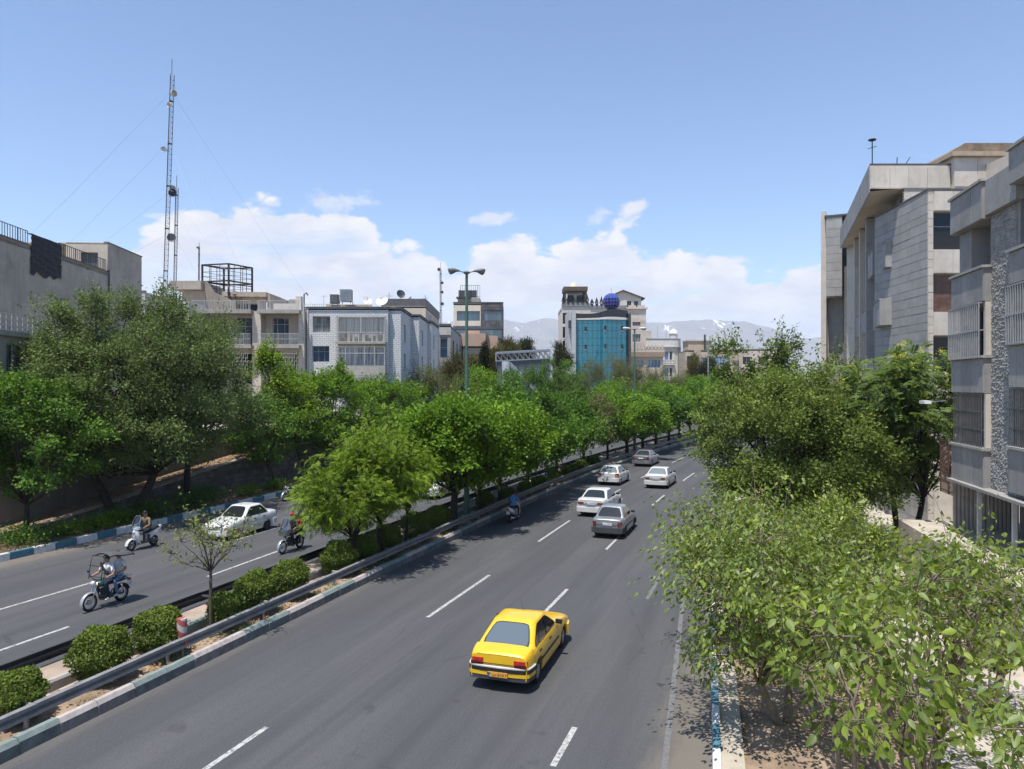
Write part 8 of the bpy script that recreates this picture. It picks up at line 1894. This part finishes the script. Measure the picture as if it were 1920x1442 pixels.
POLEG = M('lamp_pole_green', (.055, .135, .105), .5, .12, 1.5, dirt=.3, dirtcol=(.12, .12, .11)); LHEAD = M('lamp_head_grey', (.16, .165, .16), .45, .1, 3); LGLASS = M('lamp_lens', (.32, .32, .30), .25, .1, 5)
def lamp(label, base_, h, span, headmat, yaw=0.):
    o_ = thing('street_lamp', label, 'street lamp', base_, yaw, 'double armed lamp posts on the median'); m = MB(); m.tube([(0, 0, 0), (0, 0, .5), (0, 0, h*.25), (0, 0, h*.27), (0, 0, h*.62), (0, 0, h*.64), (0, 0, h)], [.16, .15, .14, .115, .105, .085, .075], 12); m.build('pole', POLEG, o_, smooth=40, uv=False)
    m = MB(); m.box(-.24, .24, -.24, .24, -.03, .06); m.build('base_plate', FA, o_, uv=False); m = MB(); m.lathe([(.16, h-.04), (.19, h+.04), (.13, h+.10), (.0, h+.12)], 12); m.build('pole_cap', LHEAD, o_, smooth=40, uv=False)
    for sg in (-1, 1):
        m = MB(); z0 = h+.03; m.tube([(sg*.1, 0, z0), (sg*.40, 0, z0+.07)], .03, 8); m.build('arm', LHEAD, o_, smooth=True, uv=False); hd = MB(); L = span/2-.38; rg = []
        for f, wy, zu, zd in ((0, .05, .05, .03), (.15, .09, .08, .05), (.45, .15, .12, .12), (.75, .18, .10, .24), (.92, .13, .06, .18), (1.0, .04, .02, .05)):
            x = sg*(.36+L*f); zc = z0+.07+.10*f; rg.append([Vector((x, wy*math.cos(q), zc+(zu if math.sin(q) > 0 else zd)*math.sin(q))) for q in np.linspace(0, 2*math.pi, 13)[:-1]])
        hd.loft(rg); ho = hd.build('lamp_head', headmat, o_, smooth=True, uv=False); g_ = MB(); rg = []
        for f, wy, zd in ((.38, .10, .10), (.6, .145, .2), (.78, .16, .245), (.9, .11, .19)):
            x = sg*(.36+L*f); zc = z0+.07+.10*f; rg.append([Vector((x, wy*math.cos(q), zc-zd*(1.0+.12*math.sin(-q)))) for q in np.linspace(math.pi, 2*math.pi, 7)])
        g_.loft(rg, closed=False); g_.build('lens', LGLASS, ho, smooth=True, uv=False)
    return o_
s = s_at(875, -15.75); p = W(s, -15.75, .14); lamp('near tall green lamp post with two dark shell shaped heads', p, 7.6+(721-512)/F*p.y-.14, 72/F*p.y, LHEAD, .12)
s = s_at(1190, -15.7); p = W(s, -15.7, .14); lamp('second green lamp post with two pale heads, in front of the glass building', p, 7.6+(721-618)/F*p.y-.14, 46/F*p.y, M('lamp_head_white', (.55, .56, .56), .4))
p = P(1328, 721, 140); p.z = 0; o_ = thing('street_lamp', 'far bare lamp pole in front of the tan block', 'street lamp', p); m = MB(); m.tube([(0, 0, 0), (0, 0, 15.2)], .14, 8); m.build('pole', M('far_pole', (.25, .29, .30), .6), o_, uv=False); m = MB(); m.box(-.5, .5, -.1, .1, 15.2, 15.4); m.build('lamp_head', LHEAD, o_, uv=False)
for k, (u, v, Y) in enumerate(((1520, 686, 190), (1531, 694, 230))):
    p = P(u, 721, Y); zt = P(u, v, Y).z; p.z = 0; o_ = thing('street_lamp', ('larger' if k == 0 else 'smaller')+' far lamp post with two white heads left of the grey block', 'street lamp', p); m = MB(); m.tube([(0, 0, 0), (0, 0, zt)], .1, 6); m.build('pole', M('far_pole', (.25, .29, .30)), o_, uv=False); m = MB(); m.box(-1.2, -.3, -.15, .15, zt, zt+.15); m.box(.3, 1.2, -.15, .15, zt, zt+.15); m.bar((-.3, 0, zt), (.3, 0, zt), .06); m.build('lamp_heads', WR, o_, uv=False)
# striped hazard marker
s = s_at(341, -15.02); p = W(s, -15.02, .0); o_ = thing('hazard_marker', 'small red and white striped half round marker on a post behind the guard rail', 'marker', p, -heading(s))
m = MB(); m.tube([(0, .03, -.05), (0, .03, 1.25)], .025, 8); m.build('post', M('post_yellow_green', (.25, .27, .08), .6), o_, uv=False)
mm, nt, b_, out = base('striped_marker'); uvs = nt.node('ShaderNodeTexCoord').outputs['Object']; sp = nt.node('ShaderNodeSeparateXYZ', ins={0: uvs}); st = nt.math('FRACT', nt.math('MULTIPLY', nt.math('ADD', sp.outputs[2], nt.math('MULTIPLY', sp.outputs[0], .75)), 3.1))
nt.l.new(nt.mix(nt.math('GREATER_THAN', st, .5), nt.mix(nt.noise(uvs, 12, 5), (.36, .34, .33), (.50, .48, .46)), nt.mix(nt.noise(uvs, 12, 5), (.30, .05, .045), (.42, .11, .09))), b_.inputs['Base Color']); b_.inputs['Roughness'].default_value = .6
m = MB(); m.lathe([(.125, 0), (.13, .02), (.13, .62), (.125, .64)], 20, Matrix.Translation((0, 0, .62))); m.build('striped_sleeve', mm, o_, smooth=40, uv=False)
# slack service cable above the far carriageway
o_ = thing('overhead_cable', 'thin black cable sagging across in front of the kerb trees at the left', 'cable', (-24, 32, 6.6)); m = MB(); a, b = Vector((-3, -4, .15)), Vector((14.2, 17, .35)); m.tube([a*(1-f)+b*f-Vector((0, 0, 1.0*4*f*(1-f)*.35)) for f in np.linspace(0, 1, 24)], .014, 5); m.build('cable', BLACKI, o_, uv=False)
# stones dumped round the foot of the near lamp post
r = random.Random(9); s0_ = s_at(875, -15.75)
for k in range(14):
    p = W(s0_+r.uniform(-2.6, 2.2), -15.6+r.uniform(-.5, .6), .16); t = thing('rock', 'tan rock in the heap round the near lamp post foot', 'rock', p, r.random()*6, 'tan rocks heaped round the near lamp post'); q = r.uniform(.12, .28); m = MB(); rng = np.random.default_rng(k); n = 7
    rg = [[Vector((math.cos(6.28*i/n)*q*w_*rng.uniform(.8, 1.15), math.sin(6.28*i/n)*q*w_*rng.uniform(.8, 1.15), z*q)) for i in range(n)] for w_, z in ((.75, -.2), (1., .15), (.85, .5), (.45, .75))]; m.loft(rg); m.build('stone', M('tan_rock', (.42, .33, .23), .9, .2, 4, bump=.5), t, uv=False)
